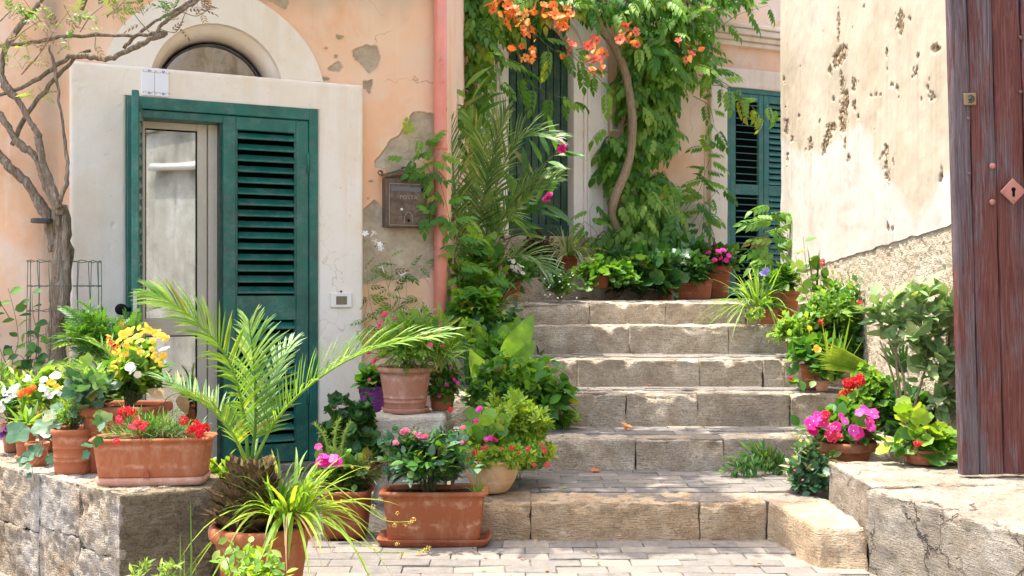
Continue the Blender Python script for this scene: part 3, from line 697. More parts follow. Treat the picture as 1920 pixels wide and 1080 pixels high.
def head_mesh(name, mat, n=14, r=.36, fs=.34, petals=5, flat=.6, eye='f_eye'):
    """a rounded head of many small flowers"""
    V = []; F = []; mi = []; R = random.Random(n)
    for k in range(n):
        z = 1 - (k + .5) / n * 1.25; a = 2.4 * k; q = math.sqrt(max(0, 1 - z * z)); nrm = Vector((q * math.cos(a), q * math.sin(a), z)); c = nrm * r; c.z *= flat
        M = nrm.to_track_quat('Z', 'Y').to_matrix(); b = len(V); V.append(tuple(c)); s = fs * R.uniform(.8, 1.15)
        for j in range(petals * 2):
            t = 2 * math.pi * j / (petals * 2); rr = s * (.5 if j % 2 == 0 else .3); V.append(tuple(c + M @ Vector((rr * math.cos(t), rr * math.sin(t), .10 * s + .05 * (j % 2)))))
        for j in range(petals * 2): F.append((b, b + 1 + j, b + 1 + (j + 1) % (petals * 2))); mi.append(0)
    me = bpy.data.meshes.new(name); me.from_pydata(V, [], F)
    me.materials.append(MAT[mat]); me.polygons.foreach_set('material_index', mi); me.update(); return me
FL = {
    'trumpet': flower_mesh('trumpet_flower', ['f_orange', 'f_throat'], 5, .10, .62, .9, 1.25, .12),
    'trumpet2': flower_mesh('trumpet_flower', ['f_coral', 'f_throat'], 5, .10, .62, .8, 1.25, .12),
    'bud': None,
    'vinca': flower_mesh('vinca_flower', ['f_magenta', 'f_eyew'], 5, .05, .92, .2, 0, .05, 1),
    'oleander': flower_mesh('oleander_flower', ['f_pink', 'f_eyew'], 5, .06, .8, .6, 0, .06, 1, 2),
    'magenta': flower_mesh('magenta_flower', ['f_magenta', 'f_magenta'], 5, .06, .9, .6, 0, .08, 1, 2),
    'rosy': flower_mesh('small_flower', ['f_rose', 'f_eye'], 6, .06, .8, .5, 0, .12, 0, 2),
    'white': flower_mesh('white_flower', ['f_white', 'f_eye'], 5, .05, .75, .3, 0, .07),
    'jasmine': flower_mesh('jasmine_flower', ['f_white', 'f_white'], 5, .04, .5, .2, .7, .04),
    'yellow': flower_mesh('yellow_flower', ['f_yellow', 'f_eye'], 4, .05, 1.0, .9, 0, .1, 0, 2),
    'purple': flower_mesh('purple_flower', ['f_purple', 'f_purple'], 5, .05, 1.0, .4, 0, .08, 1),
    'lilac': flower_mesh('lilac_flower', ['f_lilac', 'f_lilac'], 6, .05, .5, .5, .5, .06),
    'marigold': head_mesh('marigold_flower', 'f_orange', 16, .3, .4, 5, .5),
    'redhead': head_mesh('geranium_head', 'f_red', 16, .34, .40, 5, .6),
    'rosehead': head_mesh('rose_red_head', 'f_rose', 13, .34, .42, 5, .5),
    'pinkhead': head_mesh('pink_flower_head', 'f_pink', 12, .3, .4, 5, .5),
    'weedhead': head_mesh('pale_flower_head', 'f_eye', 8, .34, .32, 5, .7),
}
# pots
def pot(P, c, rt, rb, z0, z1, mat, rim=.18, lip=1.09, e=2, ratio=1.0, rz=0, rings=0, base_tray=False, soil_d=.02, hollow=True, n=32, bulge=0, name='pot', rnd=0):
    """planter with a rolled rim, real wall thickness and soil; e>2 squarer, ratio=depth/width"""
    h = z1 - z0; pr = []; rl = rt * lip; th = rt * .07
    zr = z1 - rim * h; q = (zr - z0) / h; rr = rb + (rt - rb) * q
    pr += [(rb * .94, z0), (rb, z0 + .012 * h)]
    for k in range(1, 9):
        t = k / 9; r = rb + (rr - rb) * t + bulge * rt * math.sin(math.pi * t)
        pr.append((r, z0 + (zr - z0) * t))
        if rings and k in rings: pr += [(r + rt * .02, z0 + (zr - z0) * (t + .01)), (r + rt * .02, z0 + (zr - z0) * (t + .03)), (r + (rr - rb) * .04, z0 + (zr - z0) * (t + .045))]
    pr += [(rr, zr), (rl * .97, zr + .01 * h), (rl, zr + .04 * h), (rl * 1.005, z1 - .05 * h), (rl * .985, z1 - .012 * h), (rl * .95, z1), (rt - th, z1), (rt - th * 1.35, z1 - .03 * h), (rt - th * 1.5, z1 - soil_d - .02)]
    R = [sring(r, r * ratio, z, e, n, c, rz) for r, z in pr]
    V, Fc = loft(R, True, False); o = P.part(name, (V, Fc), mat, True)
    rs = rt - th * 1.3; zs = z1 - soil_d; S = []
    for k, f in enumerate((1, .7, .35, .05)): S.append([(x, y, z + .25 * soil_d * (k > 0) * math.sin(7 * x * 40 + y * 31) + (1 - f) * .008) for x, y, z in sring(rs * f, rs * f * ratio, zs, e, n, c, rz)])
    P.part('soil', loft(S, False, True), 'soil', True)
    return o
def saucer(P, c, r, z0, h, mat, e=2, ratio=1.0, rz=0, name='saucer'):
    pr = [(r * .84, z0), (r * .9, z0 + .002), (r, z0 + h * .9), (r * 1.0, z0 + h), (r * .96, z0 + h), (r * .9, z0 + h * .45), (r * .3, z0 + h * .4)]
    return P.part(name, loft([sring(a, a * ratio, z, e, 32, c, rz) for a, z in pr]), mat, True)
# ------------------------------------------------------------------ the place: street, steps, houses
class Pl:
    """a vertical wall plane: s runs along it, z up; local y points into the wall"""
    def __init__(s, O, D): s.O = O; l = math.hypot(*D); s.D = (D[0] / l, D[1] / l); s.ang = math.atan2(s.D[1], s.D[0])
    def s_(s, px): u = (px - CX) / F; return (u * s.O[1] - s.O[0]) / (s.D[0] - u * s.D[1])
    def Y(s, t): return s.O[1] + s.D[1] * t
    def z(s, px, py): return E - (py - HY) * s.Y(s.s_(px)) / F
    def pt(s, t, z, out=0): return Vector((s.O[0] + s.D[0] * t + s.D[1] * out, s.O[1] + s.D[1] * t - s.D[0] * out, z))
    def at(s, px, py, out=0):
        ox, oy = s.O[0] + s.D[1] * out, s.O[1] - s.D[0] * out; u = (px - CX) / F
        t = (u * oy - ox) / (s.D[0] - u * s.D[1]); y = oy + s.D[1] * t; return Vector((ox + s.D[0] * t, y, E - (py - HY) * y / F))
    def root(s, name): return empty(name, (s.O[0], s.O[1], 0), s.ang)
    def pix(s, S, Z):
        X = s.O[0] + s.D[0] * S; Y = s.O[1] + s.D[1] * S; return CX + F * X / Y, HY - F * (Z - E) / Y
FR = Pl((-1.234, 6.67), (2.12, 1)); BK = Pl((.2, 10), (2.12, 1)); RT = Pl((2.368, 9.4), (-.07, -1))
def sdf(px, py, poly):
    d = np.full(px.shape, 1e9); ins = np.zeros(px.shape, bool); n = len(poly)
    for i in range(n):
        (x0, y0), (x1, y1) = poly[i], poly[(i + 1) % n]; ex, ey = x1 - x0, y1 - y0
        t = np.clip(((px - x0) * ex + (py - y0) * ey) / (ex * ex + ey * ey + 1e-9), 0, 1)
        d = np.minimum(d, np.hypot(px - x0 - t * ex, py - y0 - t * ey))
        c = ((y0 > py) != (y1 > py)) & (px < (x1 - x0) * (py - y0) / (y1 - y0 + 1e-9) + x0); ins ^= c
    return np.where(ins, -d, d)
def ell(cx, cy, rx, ry, rot=0, n=10):
    return [(cx + rx * math.cos(a) * math.cos(rot) - ry * math.sin(a) * math.sin(rot), cy + rx * math.cos(a) * math.sin(rot) + ry * math.sin(a) * math.cos(rot)) for a in [2 * math.pi * k / n for k in range(n)]]
def worn_mask(pl, S, Z, polys, edge=1.0, wob=3.0, scale=.03, seed=0, wdiv=12):
    px, py = pl.pix(S, Z); P3 = np.stack([S, Z, np.zeros_like(S)], 1); wn = fbm(P3, scale, 3, seed) * wob; m = np.zeros_like(S)
    for poly in polys:
        xs = [p[0] for p in poly]; ys = [p[1] for p in poly]; k = (px > min(xs) - 9) & (px < max(xs) + 9) & (py > min(ys) - 9) & (py < max(ys) + 9)
        if k.any():
            d = sdf(px[k], py[k], poly) + wn[k] * min(1, min(max(xs) - min(xs), max(ys) - min(ys)) / wdiv); m[k] = np.maximum(m[k], np.clip(.5 - d / edge, 0, 1))
    return m
def relief(xs, zs, fn):
    """wall face as a fine grid; fn(S, Z) gives depth, keep and attributes"""
    nx, nz = len(xs), len(zs); S, Z = [a.ravel() for a in np.meshgrid(xs, zs, indexing='ij')]
    dep, keep, attrs = fn(S, Z); Z = attrs.pop('_Z', Z); V = np.stack([S, dep, Z], 1); idx = np.arange(nx * nz).reshape(nx, nz)
    Q = np.stack([idx[:-1, :-1], idx[1:, :-1], idx[1:, 1:], idx[:-1, 1:]], -1).reshape(-1, 4)
    Q = Q[keep[Q].all(1)]; used = np.zeros(len(V), bool); used[Q] = True; re = np.cumsum(used) - 1
    return V[used], re[Q], {k: a[used] for k, a in attrs.items()}
def wchild(name, me, mat, root):
    """part given in world coordinates under a turned root"""
    o = obj(name, me, mat, root); o.matrix_basis = (Matrix.Translation(root.location) @ Matrix.Rotation(root.rotation_euler.z, 4, 'Z')).inverted(); return o
def ss(a, b, x): t = np.clip((x - a) / (b - a), 0, 1); return t * t * (3 - 2 * t)

# street
st = MB(); st.add([(-150, -150, -.012), (150, -150, -.012), (150, 150, -.012), (-150, 150, -.012)], [(0, 1, 2, 3)])
street = st.build('street', MAT['mortar']); tag(street, 'street of small grey stone pavers at the foot of the steps', kind='structure')
PV = [MB().box(-.098, .098, -.048, .048, -.05, 0, .006).mesh('paver') for _ in range(1)]
PVB = []
for i in range(6):
    q = cbox(-.1, .1, -.0502, .0502, -.04, 0, .0035); R_ = random.Random(i)
    V = [(x + R_.uniform(-.002, .002), y + R_.uniform(-.002, .002), z + (R_.uniform(-.0018, .0018) if z > -.01 else 0)) for x, y, z in q[0]]
    m = MB(); m.add(V, q[1]); me = m.mesh('paver'); me.materials.append(MAT['paver']); PVB.append(me)
def pave(parent, x0, x1, y0, y1, z, skip=None):
    r = 0; y = y0 + .05; ox, oy, oz = parent.location
    while y < y1 - .02:
        x = x0 + .1 + (.1 if r % 2 else 0) + random.uniform(-.02, .02)
        while x < x1 - .05:
            if not (skip and skip(x, y)):
                o = bpy.data.objects.new('paver', random.choice(PVB)); COL.objects.link(o); o.parent = parent
                o.location = (x - ox, y - oy, z - oz + random.uniform(-.004, .0018)); o.rotation_euler = (random.uniform(-.018, .018), random.uniform(-.012, .012), random.uniform(-.012, .012))
            x += .2035
        y += .1035; r += 1
pave(street, -1.05, 1.42, 3.75, 4.72, 0, lambda x, y: x > 1.16 and y > 4.0 and x > 1.40 - .32 * (y - 4.0))
ST_Y = [4.76, 5.595, 6.15, 6.56, 7.12, 7.42]; ST_Z = [.16, .325, .513, .683, .872, 1.019]
def tread(Y): return max([0] + [z for y, z in zip(ST_Y, ST_Z) if Y > y])
joints = [[905, 995, 1313, 1440], [995, 1192, 1358, 1512], [1010, 1173, 1307, 1482, 1580], [960, 1084, 1312, 1431, 1471, 1560], [940, 1182, 1366, 1500], [925, 1105, 1248, 1400, 1490]]
lab = ['bottom step of warm tan limestone', 'second step up, grey and worn', 'third step up with three upright joints', 'fourth step up with mossy dark joint', 'fifth step up, two long stones', 'low top step below the landing']
for i in range(6):
    Y0, z1 = ST_Y[i], ST_Z[i]; z0 = ST_Z[i - 1] if i else -.02; Y1 = ST_Y[i + 1] if i < 5 else 13.2
    xl, xr = [(-.28, 1.135), (-.33, 2.12), (-.40, 2.14), (-.42, 2.16), (-.43, 2.2), (-.43, 2.22)][i]
    nm = 'stone_step' if i < 5 else 'landing'
    root_ = MB().box(xl + .005, (xr if i else 1.42) - .005 if i < 5 else 6, Y0 + .05, Y1 + .04, z0 - .1, z1 - .009, .003).build(nm, MAT['mortar'] if i < 5 else MAT['paver'])
    tag(root_, lab[i] if i < 5 else 'paved landing at the top of the steps before the green door', kind='structure')
    js = [xl] + [(p - CX) / F * Y0 for p in joints[i][1 if i < 1 else 0:]]; js = [x for x in js if x < xr - .05] + [xr]; js = sorted(set(js))
    js = [js[0]] + [x for a, x in zip(js, js[1:]) if x - a > .06]; js[-1] = xr
    dep = [.235, .20, .17, .20, .25, .26][i]
    for k in range(len(js) - 1):
        a, b = js[k] + .0006, js[k + 1] - .0006; jz = random.uniform(-.004, .004); jy = random.uniform(-.008, .008)
        c = quad_block(a, b, Y0 + jy, Y0 + dep + random.uniform(-.008, .008), z0 - .03, z1 + jz)
        rough_block('edge_stone', c, MAT['warm_step'] if i == 0 else MAT['step'], root_, .018, .007, .015, seed=10 * i + k, scale=.11, pits=.010, nose=.03)
    if i == 0: pave(root_, xl, 2.05, Y0 + dep + .006, Y1, z1, lambda x, y: x > 1.30 and y < 4.86)
    elif i < 4: pave(root_, xl, xr, Y0 + dep + .006, Y1, z1)
    elif i == 5: pave(root_, -.4, 2.25, Y0 + dep + .006, 9.2, z1)

# low kerb block and platform at the right
rough_block('kerb_block', [(1.215, 4.22, -.03), (1.412, 4.22, -.03), (1.412, 4.775, -.03), (1.14, 4.775, -.03), (1.218, 4.25, .158), (1.412, 4.25, .158), (1.412, 4.78, .162), (1.142, 4.775, .162)], MAT['warm_step'], None, .02, .016, .016, seed=61, scale=.1, pits=.01)
tag(bpy.data.objects['kerb_block'], 'low tan stone block at the right end of the bottom step', 'stone block')
plat = MB().add(*loft([[(1.46, 4.79, z), (1.44, 4.25, z), (1.70, 3.40, z), (1.9, 2.6, z), (3.2, 2.6, z), (3.2, 4.79, z)] for z in (-.05, .31)])).build('platform', MAT['mortar'])
tag(plat, 'broad pale stone platform below the red wooden gate', 'platform')
zt = .329
for k, (c, a) in enumerate([
    ([(1.425, 4.22), (2.2, 4.30), (2.2, 4.83), (1.430, 4.83)], .012),
    ([(1.405, 4.215), (1.655, 3.40), (2.02, 3.66), (2.02, 4.292)], .012),
    ([(2.028, 3.66), (2.7, 3.7), (2.7, 4.30), (2.028, 4.288)], .008),
    ([(1.659, 3.393), (1.90, 2.55), (2.5, 2.8), (2.4, 3.69)], .012)]):
    b_ = [(x, y, -.03) for x, y in c]; t_ = [(x, y, zt + random.uniform(-.004, .004)) for x, y in c]
    rough_block('platform_stone', b_ + t_, MAT['pale_block'], plat, .016, .010, .010, seed=70 + k, scale=.06, pits=.006, maxn=100, nose=.025)
# retaining wall at the left
rw = [(-1.325, 3.60), (-1.045, 3.72), (-1.26, 4.38), (-1.50, 4.78), (-2.5, 4.66)]
wroot = MB().add(*loft([[(-1.31, 3.68, z), (-1.08, 3.76, z), (-1.29, 4.36, z), (-1.52, 4.72, z), (-2.4, 4.66, z)] for z in (-.05, .395)])).build('retaining_wall', MAT['mortar'])
tag(wroot, 'low eroded stone wall carrying the flower pots at the left', 'wall')
zt = .412
rough_block('end_stone', [(-1.33, 3.605, .10), (-1.05, 3.715, .10), (-1.10, 4.06, .10), (-1.40, 3.95, .10), (-1.325, 3.60, zt), (-1.045, 3.715, zt), (-1.10, 4.06, zt), (-1.42, 3.97, zt)], MAT['wall_end'], wroot, .011, .008, .009, seed=81, scale=.05, pits=.010)
rough_block('end_stone', [(-1.335, 3.61, -.05), (-1.04, 3.72, -.05), (-1.10, 4.06, -.05), (-1.40, 3.95, -.05), (-1.33, 3.605, .094), (-1.042, 3.718, .094), (-1.10, 4.06, .094), (-1.40, 3.95, .094)], MAT['wall_end'], wroot, .011, .008, .009, seed=82, scale=.05, pits=.010)
A_, B_ = Vector((-1.325, 3.60)), Vector((-2.56, 4.685)); nn_ = Vector((-(B_ - A_).y, (B_ - A_).x)).normalized() * -.5
tt = [0, .17, .36, .58, .8, 1]
for k in range(5):
    p, q = A_.lerp(B_, tt[k]), A_.lerp(B_, tt[k + 1]); p2, q2 = p - nn_ * -1 * (.9 if k else .55), q + nn_ * .9
    for (za, zb, sd) in ((-.05, .19 + .03 * (k % 2), 0), (.1905 + .03 * (k % 2), zt + random.uniform(-.006, .004), 1)):
        e = .001; pp = p.lerp(q, e); qq = q.lerp(p, e)
        rough_block('rubble_stone', [(qq.x, qq.y, za), (pp.x, pp.y, za), (p2.x, p2.y, za), (q2.x, q2.y, za), (qq.x, qq.y, zb), (pp.x, pp.y, zb), (p2.x, p2.y, zb), (q2.x, q2.y, zb)], MAT['rubble'], wroot, .011, .004, .013, seed=90 + 2 * k + sd, scale=.045, pits=.014, maxn=80)
# stone pedestal between the planters
ped = empty('stone_pedestal', (-.54, 5.62, 0)); tag(ped, 'rough pale stone pedestal under the large pink clay pot', 'pedestal')
for k, (z0, z1, g) in enumerate(((-.02, .285, .012), (.29, .447, 0))):
    rough_block('pedestal_stone', quad_block(-.735 + g, -.348 - g, 5.55 + g, 5.95, z0, z1), MAT['pedestal'], ped, .02, .028, .016, seed=120 + k, scale=.12, pits=.008, off=(-.54, 5.62, 0))

# ---- front house
fh = FR.root('house'); tag(fh, 'peach plastered house with green louvred shutters and cream arched door surround', 'house')
S0, S1, SL, SR = FR.s_(130), FR.s_(677), FR.s_(235), FR.s_(592); ZL, ZD = 2.400, 2.229
cs, cz, Ri, Ro = -.595, 2.255, .392, .655
SC_ = FR.s_(835.5)
pp_ = [[(662, 95), (685, 84), (705, 88), (713, 105), (708, 125), (692, 137), (680, 125), (665, 112)], [(682, 152), (700, 147), (700, 162), (693, 174), (680, 165)],
       [(615, 128), (635, 117), (643, 125), (635, 133), (618, 132)], [(632, 66), (645, 68), (640, 74), (633, 72)],
       [(704, 302), (720, 282), (735, 258), (752, 250), (765, 225), (775, 208), (800, 211), (840, 215), (840, 300), (802, 292), (790, 290), (778, 300), (768, 325), (745, 330), (722, 318), (705, 312)],
       [(670, 400), (690, 386), (699, 376), (712, 384), (720, 392), (720, 380), (840, 380), (840, 505), (806, 505), (806, 520), (760, 530), (735, 522), (700, 533), (670, 528)],
       [(500, -5), (545, -5), (535, 18), (515, 8)], ell(695, 340, 4, 2), ell(690, 372, 2, 2), ell(646, 490, 1.5, 5), ell(630, 105, 3, 3), ell(612, 90, 2, 2), ell(608, 148, 10, 3)]
def fr_fn(S, Z):
    P3 = np.stack([S, Z, S * 0], 1); m = worn_mask(FR, S, Z, pp_, 1.2, 5, .05, 3); px, py = FR.pix(S, Z)
    dep = m * .010 + fbm(P3, .4, 3, 5) * .006 + fbm(P3, .05, 3, 6) * .0016 + m * fbm(P3, .02, 2, 8) * .004
    m5 = worn_mask(FR, S, Z, pp_, 7, 5, .05, 3); rim = np.clip(4 * m5 * (1 - m5), 0, 1); dep = dep - .0035 * rim * (1 - m); rim = np.clip(worn_mask(FR, S, Z, pp_, 2.2, 5, .05, 3), 0, 1); rim = 4 * rim * (1 - rim)
    keep = ~((S > S0 + .03) & (S < S1 - .03) & (Z < ZL - .03)) & ~((np.hypot(S - cs, Z - cz) < Ri + .12) & (Z > ZL - .1))
    n = fbm(P3 * np.array([1, .35, 1]), .12, 4, 11)
    stain = .85 * np.exp(-((px - 96) / 26) ** 2) * ss(640, 420, py) * (.75 + .5 * n) + .35 * ss(520, 640, py + 30 * n) * (px < 140) + .35 * ss(40, -20, py + 40 * n) * ss(420, 520, px)
    return dep, keep, {'patch': m, 'rim': rim, 'stain': np.clip(stain + .12 * np.exp(-((px - 600) / 25) ** 2) * (py > 140), 0, .8)}
V, Q, at_ = relief(np.concatenate([np.arange(-2.7, -1.96, .04), np.arange(-1.95, S0 + .04, .007), np.arange(S0 + .05, S1 - .04, .01), np.arange(S1 - .035, SC_ + .003, .006)]), np.arange(-.02, 3.2, .0065), fr_fn)
obj('wall', mesh_tris('wall', V, Q, smooth=True, attrs=at_), MAT['peach'], fh)
mb = MB(); mb.box(-2.7, SC_, .001, .3, 3.19, 4.02, .01); mb.build('upper_wall', MAT['peach'], fh)
c0 = FR.pt(SC_, 0); cl = FR.pt(-2.7, 0)
m = MB(); m.box(c0.x - .3, c0.x + .012, 0, 1, 0, 1, .001); rc = MB()
ring = lambda z: [(c0.x, c0.y + .002, z), (c0.x + .045, 9.78, z), (c0.x - .25, 9.9, z), (c0.x - .25, c0.y + .05, z)]
rc.add(*loft([ring(z) for z in (-.05, 1, 2, 3, 4.02)])); wchild('side_wall', rc.mesh('side_wall'), MAT['peach'], fh)
rc = MB(); rc.add(*loft([[(cl.x - .1, cl.y - .12, z), (c0.x + .12, c0.y - .10, z), (c0.x + .12, 9.9, z), (cl.x - .1, 9.9, z)] for z in (4.02, 4.14)])); wchild('roof', rc.mesh('roof'), MAT['terracotta'], fh)
rc = MB(); rc.add(*loft([[(cl.x - .3, cl.y, z), (cl.x, cl.y, z), (cl.x, 9.9, z), (cl.x - .3, 9.9, z)] for z in (-.05, 4.02)])); rc.box(cl.x, c0.x - .2, 9.7, 9.9, -.05, 4.02)
wchild('rear_wall', rc.mesh('rear_wall'), MAT['peach'], fh)
# door surround, three rendered blocks and the arch
def lb(name, x0, x1, y0, y1, z0, z1, mat, root=fh, **k): return rough_block(name, quad_block(x0, x1, y0, y1, z0, z1), mat, root, **k)
kw = dict(res=.04, rnd=.012, amp=.004, scale=.2)
def sur_fn(S, Z):
    P3 = np.stack([S, Z, S * 0], 1); e = np.minimum(np.minimum(S - S0, S1 - S), ZL - Z); e2 = np.where(Z < ZD, np.minimum(np.abs(S - SL), np.abs(SR - S)), 9)
    dep = -.046 + fbm(P3, .3, 3, 61) * .004 + fbm(P3, .05, 3, 62) * .0014 + .012 * np.exp(-np.maximum(np.minimum(e, e2), 0) / .006) + .02 * np.clip(fbm(P3, .04, 2, 63) - .62, 0, 1)
    return dep, ~((S > SL + .001) & (S < SR - .001) & (Z < ZD - .001)), {}
V, Q, _ = relief(np.unique(np.concatenate([np.arange(S0, S1, .008), [S0, S0 + .003, S1 - .003, S1, SL, SR, SL - .003, SR + .003]])), np.unique(np.concatenate([np.arange(-.02, ZL, .008), [ZD, ZD + .003, ZL - .003, ZL]])), sur_fn)
sur = obj('door_surround', mesh_tris('door_surround', V, Q, smooth=True), MAT['surround'], fh)
m = MB(); m.box(S0, SL, -.037, .22, -.02, ZL, .003); m.box(SR, S1, -.037, .22, -.02, ZL, .003); m.box(SL - .01, SR + .01, -.036, .22, ZD, ZL - .001, .003); m.build('reveal', MAT['surround'], sur)
def arch_prism(r0, r1, y0, y1, c, zc, a0, a1, n=40, taper=0, dz=0, dzb=0):
    """ring segment between radii; inner radius shrinks by taper towards the back"""
    R = []
    for k in range(n + 1):
        a = a0 + (a1 - a0) * k / n; ca, sa = math.cos(a), math.sin(a); w_ = 1 + .006 * math.sin(5.3 * a)
        R.append([(c + r0 * ca, y0, zc + dz + r0 * sa), (c + r1 * w_ * ca, y0, zc + r1 * w_ * sa), (c + r1 * w_ * ca, y1, zc + r1 * w_ * sa), (c + (r0 - taper) * ca, y1, zc + (dzb or dz) + (r0 - taper) * sa)])
    return loft(R)
a_lo = math.asin((ZL + .003 - cz) / Ro)
m = MB(); V, Fc = arch_prism(Ri, Ro, -.03, .02, cs, cz, math.pi - a_lo, a_lo, 48, 0, .053); m.add(V, Fc); m.build('arch_band', MAT['surround'], fh)
a_lo2 = .12
m = MB(); V, Fc = arch_prism(Ri + .001, Ri + .11, .0205, .22, cs, cz + .053, math.pi - a_lo2, a_lo2, 48, .078, 0, -.011); m.add(V, Fc, 0, True); m.build('arch_reveal', MAT['surround'], fh)
fl = MB(); V, Fc = arch_prism(.308, .319, .165, .205, cs, cz + .042, math.pi - .2, .2, 40); fl.add(V, Fc); fan = fl.build('fanlight', MAT['metal_dark'], fh)
g = MB(); n_ = 40; g.add([(cs, .186, cz + .06)] + [(cs + .312 * math.cos(math.pi * k / n_), .186, cz + .042 + .312 * math.sin(math.pi * k / n_)) for k in range(n_ + 1)], [(0, k + 2, k + 1) for k in range(n_)]); g.build('pane', MAT['glass'], fan)
# the fixed green frame
m = MB(); m.box(SL + .002, SL + .060, -.062, .03, .04, ZD - .002, .004); m.box(SR - .056, SR - .002, -.062, .03, .04, ZD - .002, .004); m.box(SL + .058, SR - .054, -.060, .03, ZD - .075, ZD - .004, .004)
m.box(SL + .058, SR - .054, -.045, .09, ZD - .125, ZD - .077, .004); m.build('door_frame', MAT['green'], fh)
lb('threshold', SL, SR, -.10, .22, -.02, .045, MAT['pale_block'], seed=5, **kw)
def shutter(name, root, w_, z0, z1, mid, mat, loc, rz=0, stile=.078, rail=.08, pitch=.0635, tilt=44, thick=.036, sd=.057, closed=False, label=None):
    """louvred leaf: frame, with each slat a piece of its own; x from 0 to w_"""
    m = MB(); m.box(0, stile, 0, thick, z0, z1, .004); m.box(w_ - stile, w_, 0, thick, z0, z1, .004)
    for a, b in ((z1 - rail, z1), mid, (z0, z0 + rail * 1.4)): m.box(stile - .001, w_ - stile + .001, .003, thick - .003, a, b, .004)
    for a, b in ((z0 + rail * 1.4, mid[0]), (mid[1], z1 - rail)):   # beads round each louvre field
        m.box(stile, stile + .010, .006, thick - .006, a, b, .002); m.box(w_ - stile - .010, w_ - stile, .006, thick - .006, a, b, .002)
    o = m.build(name, mat, root, label=label); o.location = loc; o.rotation_euler = (0, 0, rz)
    sl = MB(); hw = (w_ - 2 * stile) / 2 - .011; V, Fc = cbox(-hw, hw, -sd / 2, sd / 2, -.0045, .0045, .0035); t = RAD(tilt); ct, s_ = math.cos(t), math.sin(t)
    sl.add([(x, y * ct - z * s_, y * s_ + z * ct) for x, y, z in V], Fc); me = sl.mesh('slat'); me.materials.append(mat)
    for a, b in ((z0 + rail * 1.4, mid[0]), (mid[1], z1 - rail)):
        n = max(2, int((b - a) / pitch)); p = (b - a) / n
        for k in range(n):
            q = bpy.data.objects.new('slat', me); COL.objects.link(q); q.parent = o; q.location = (w_ / 2, thick / 2, a + p * (k + .5)); q.rotation_euler = (random.uniform(-.05, .05), 0, 0)
    return o
sM = FR.s_(415)
rl = shutter('shutter_leaf', fh, (SR - .058) - sM, .05, ZD - .08, (.92, 1.07), MAT['green'], (sM, -.052, 0), label='closed right shutter leaf')
m = MB(); [m.tube([(SR - .062, -.058, z), (SR - .062, -.058, z + .13)], .009, 8) for z in (.4, 1.82)]; m.build('hinge', MAT['green'], fh)
ol = shutter('shutter_leaf', fh, .50, .05, ZD - .06, (.92, 1.07), MAT['green'], (SL + .052, -.075, 0), RAD(-98.5), label='left shutter leaf swung open, seen edge on')
m = MB(); m.box(.501, .504, .008, .028, .93, 1.10, .001); m.build('lock_plate', MAT['steel'], ol)
V, Fc = loft([[(0.45 + .032 * math.sin(a) * math.cos(b), -.055 - .032 * math.cos(a) , 1.0 + .032 * math.sin(a) * math.sin(b)) for b in [2 * math.pi * k / 14 for k in range(14)]] for a in [math.pi * (j + .02) / 9.4 for j in range(10)]])
m = MB(); m.add(V, Fc, 0, True); m.tube([(.45, -.03, 1.0), (.45, .0, 1.0)], .012, 8); m.build('knob', MAT['black'], ol)
# glazed inner door
gd = MB(); y0, y1 = .085, .125; sa, sb, scc, sd_ = SL + .06, SL + .12, -.700, -.580
for a, b, ya in ((sa, sb, y0), (scc, scc + .058, y0), (scc + .062, sd_, y0 - .012)): gd.box(a, b, ya, y1, .05, ZD - .08, .004)
for a, b in ((ZD - .165, ZD - .08), (.83, .935), (.05, .15)): gd.box(sb - .001, scc + .001, y0 + .002, y1 - .002, a, b, .004)
gdo = gd.build('glazed_door', MAT['alu'], fh)
for a, b in ((.15, .83), (.935, ZD - .165)): MB().box(sb, scc, y0 + .018, y0 + .024, a, b, .001).build('pane', MAT['glass'], gdo)
m = MB(); m.box(sb - .0, scc, y0 + .008, y0 + .014, .15, .158, .001)
for a, b in ((.15, .83), (.935, ZD - .165)):
    m.box(sb, sb + .006, y0 + .006, y0 + .016, a, b, .001); m.box(scc - .006, scc, y0 + .006, y0 + .016, a, b, .001); m.box(sb, scc, y0 + .006, y0 + .016, b - .006, b, .001)
m.build('gasket', MAT['black'], gdo)
m = MB(); m.box(sM - .012, sM + .02, -.02, .12, .05, ZD - .08, .002); m.build('meeting_post', MAT['dark_green'], fh)
m = MB(); m.box(SL, SR, .30, .32, 0, ZD + .1, .001); m.build('dark_backing', MAT['black'], fh)  # black sheet standing in for the unlit room behind the door
# two glazed tiles on the lintel
for px0, px1 in ((263, 287.6), (288.4, 314)):
    a, b = FR.s_(px0), FR.s_(px1); zb, ztp = ZD + .004, ZL - .008
    t = MB().box(a, b, -.056, -.046, zb, ztp, .002).build('tile', MAT['tile_white'], fh); o_ = MB(); w_ = b - a
    for zc, sg in ((ztp - .016, -1), (zb + .016, 1)):
        for (u0, mi_) in ((.60, 0), (.22, 1), (.88, 1)):
            for k in range(4 if mi_ == 0 else 5):
                if mi_ == 0:
                    an = math.pi / 2 * k + .6; c = (a + w_ * u0, zc); p = [(c[0] + .012 * math.cos(an + e_) * f_, c[1] + .012 * math.sin(an + e_) * f_) for e_, f_ in ((-.5, .45), (0, 1), (.5, .45))] + [c]
                else:
                    an = k * .75; r_ = .013 - .0016 * k; c0_ = (a + w_ * u0, zc); p = [(c0_[0] + (r_ + q) * math.cos(an + e_) * 1.2, c0_[1] + sg * (r_ + q) * math.sin(an + e_) * .7) for e_, q in ((0, -.002), (0, .002), (.8, .002), (.8, -.002))]
                o_.add([(x, -.0572, z) for x, z in p], [(0, 1, 2, 3)], mi_)
    o_.build('painted_border', [MAT['tile_blue'], MAT['tile_orange']], t)
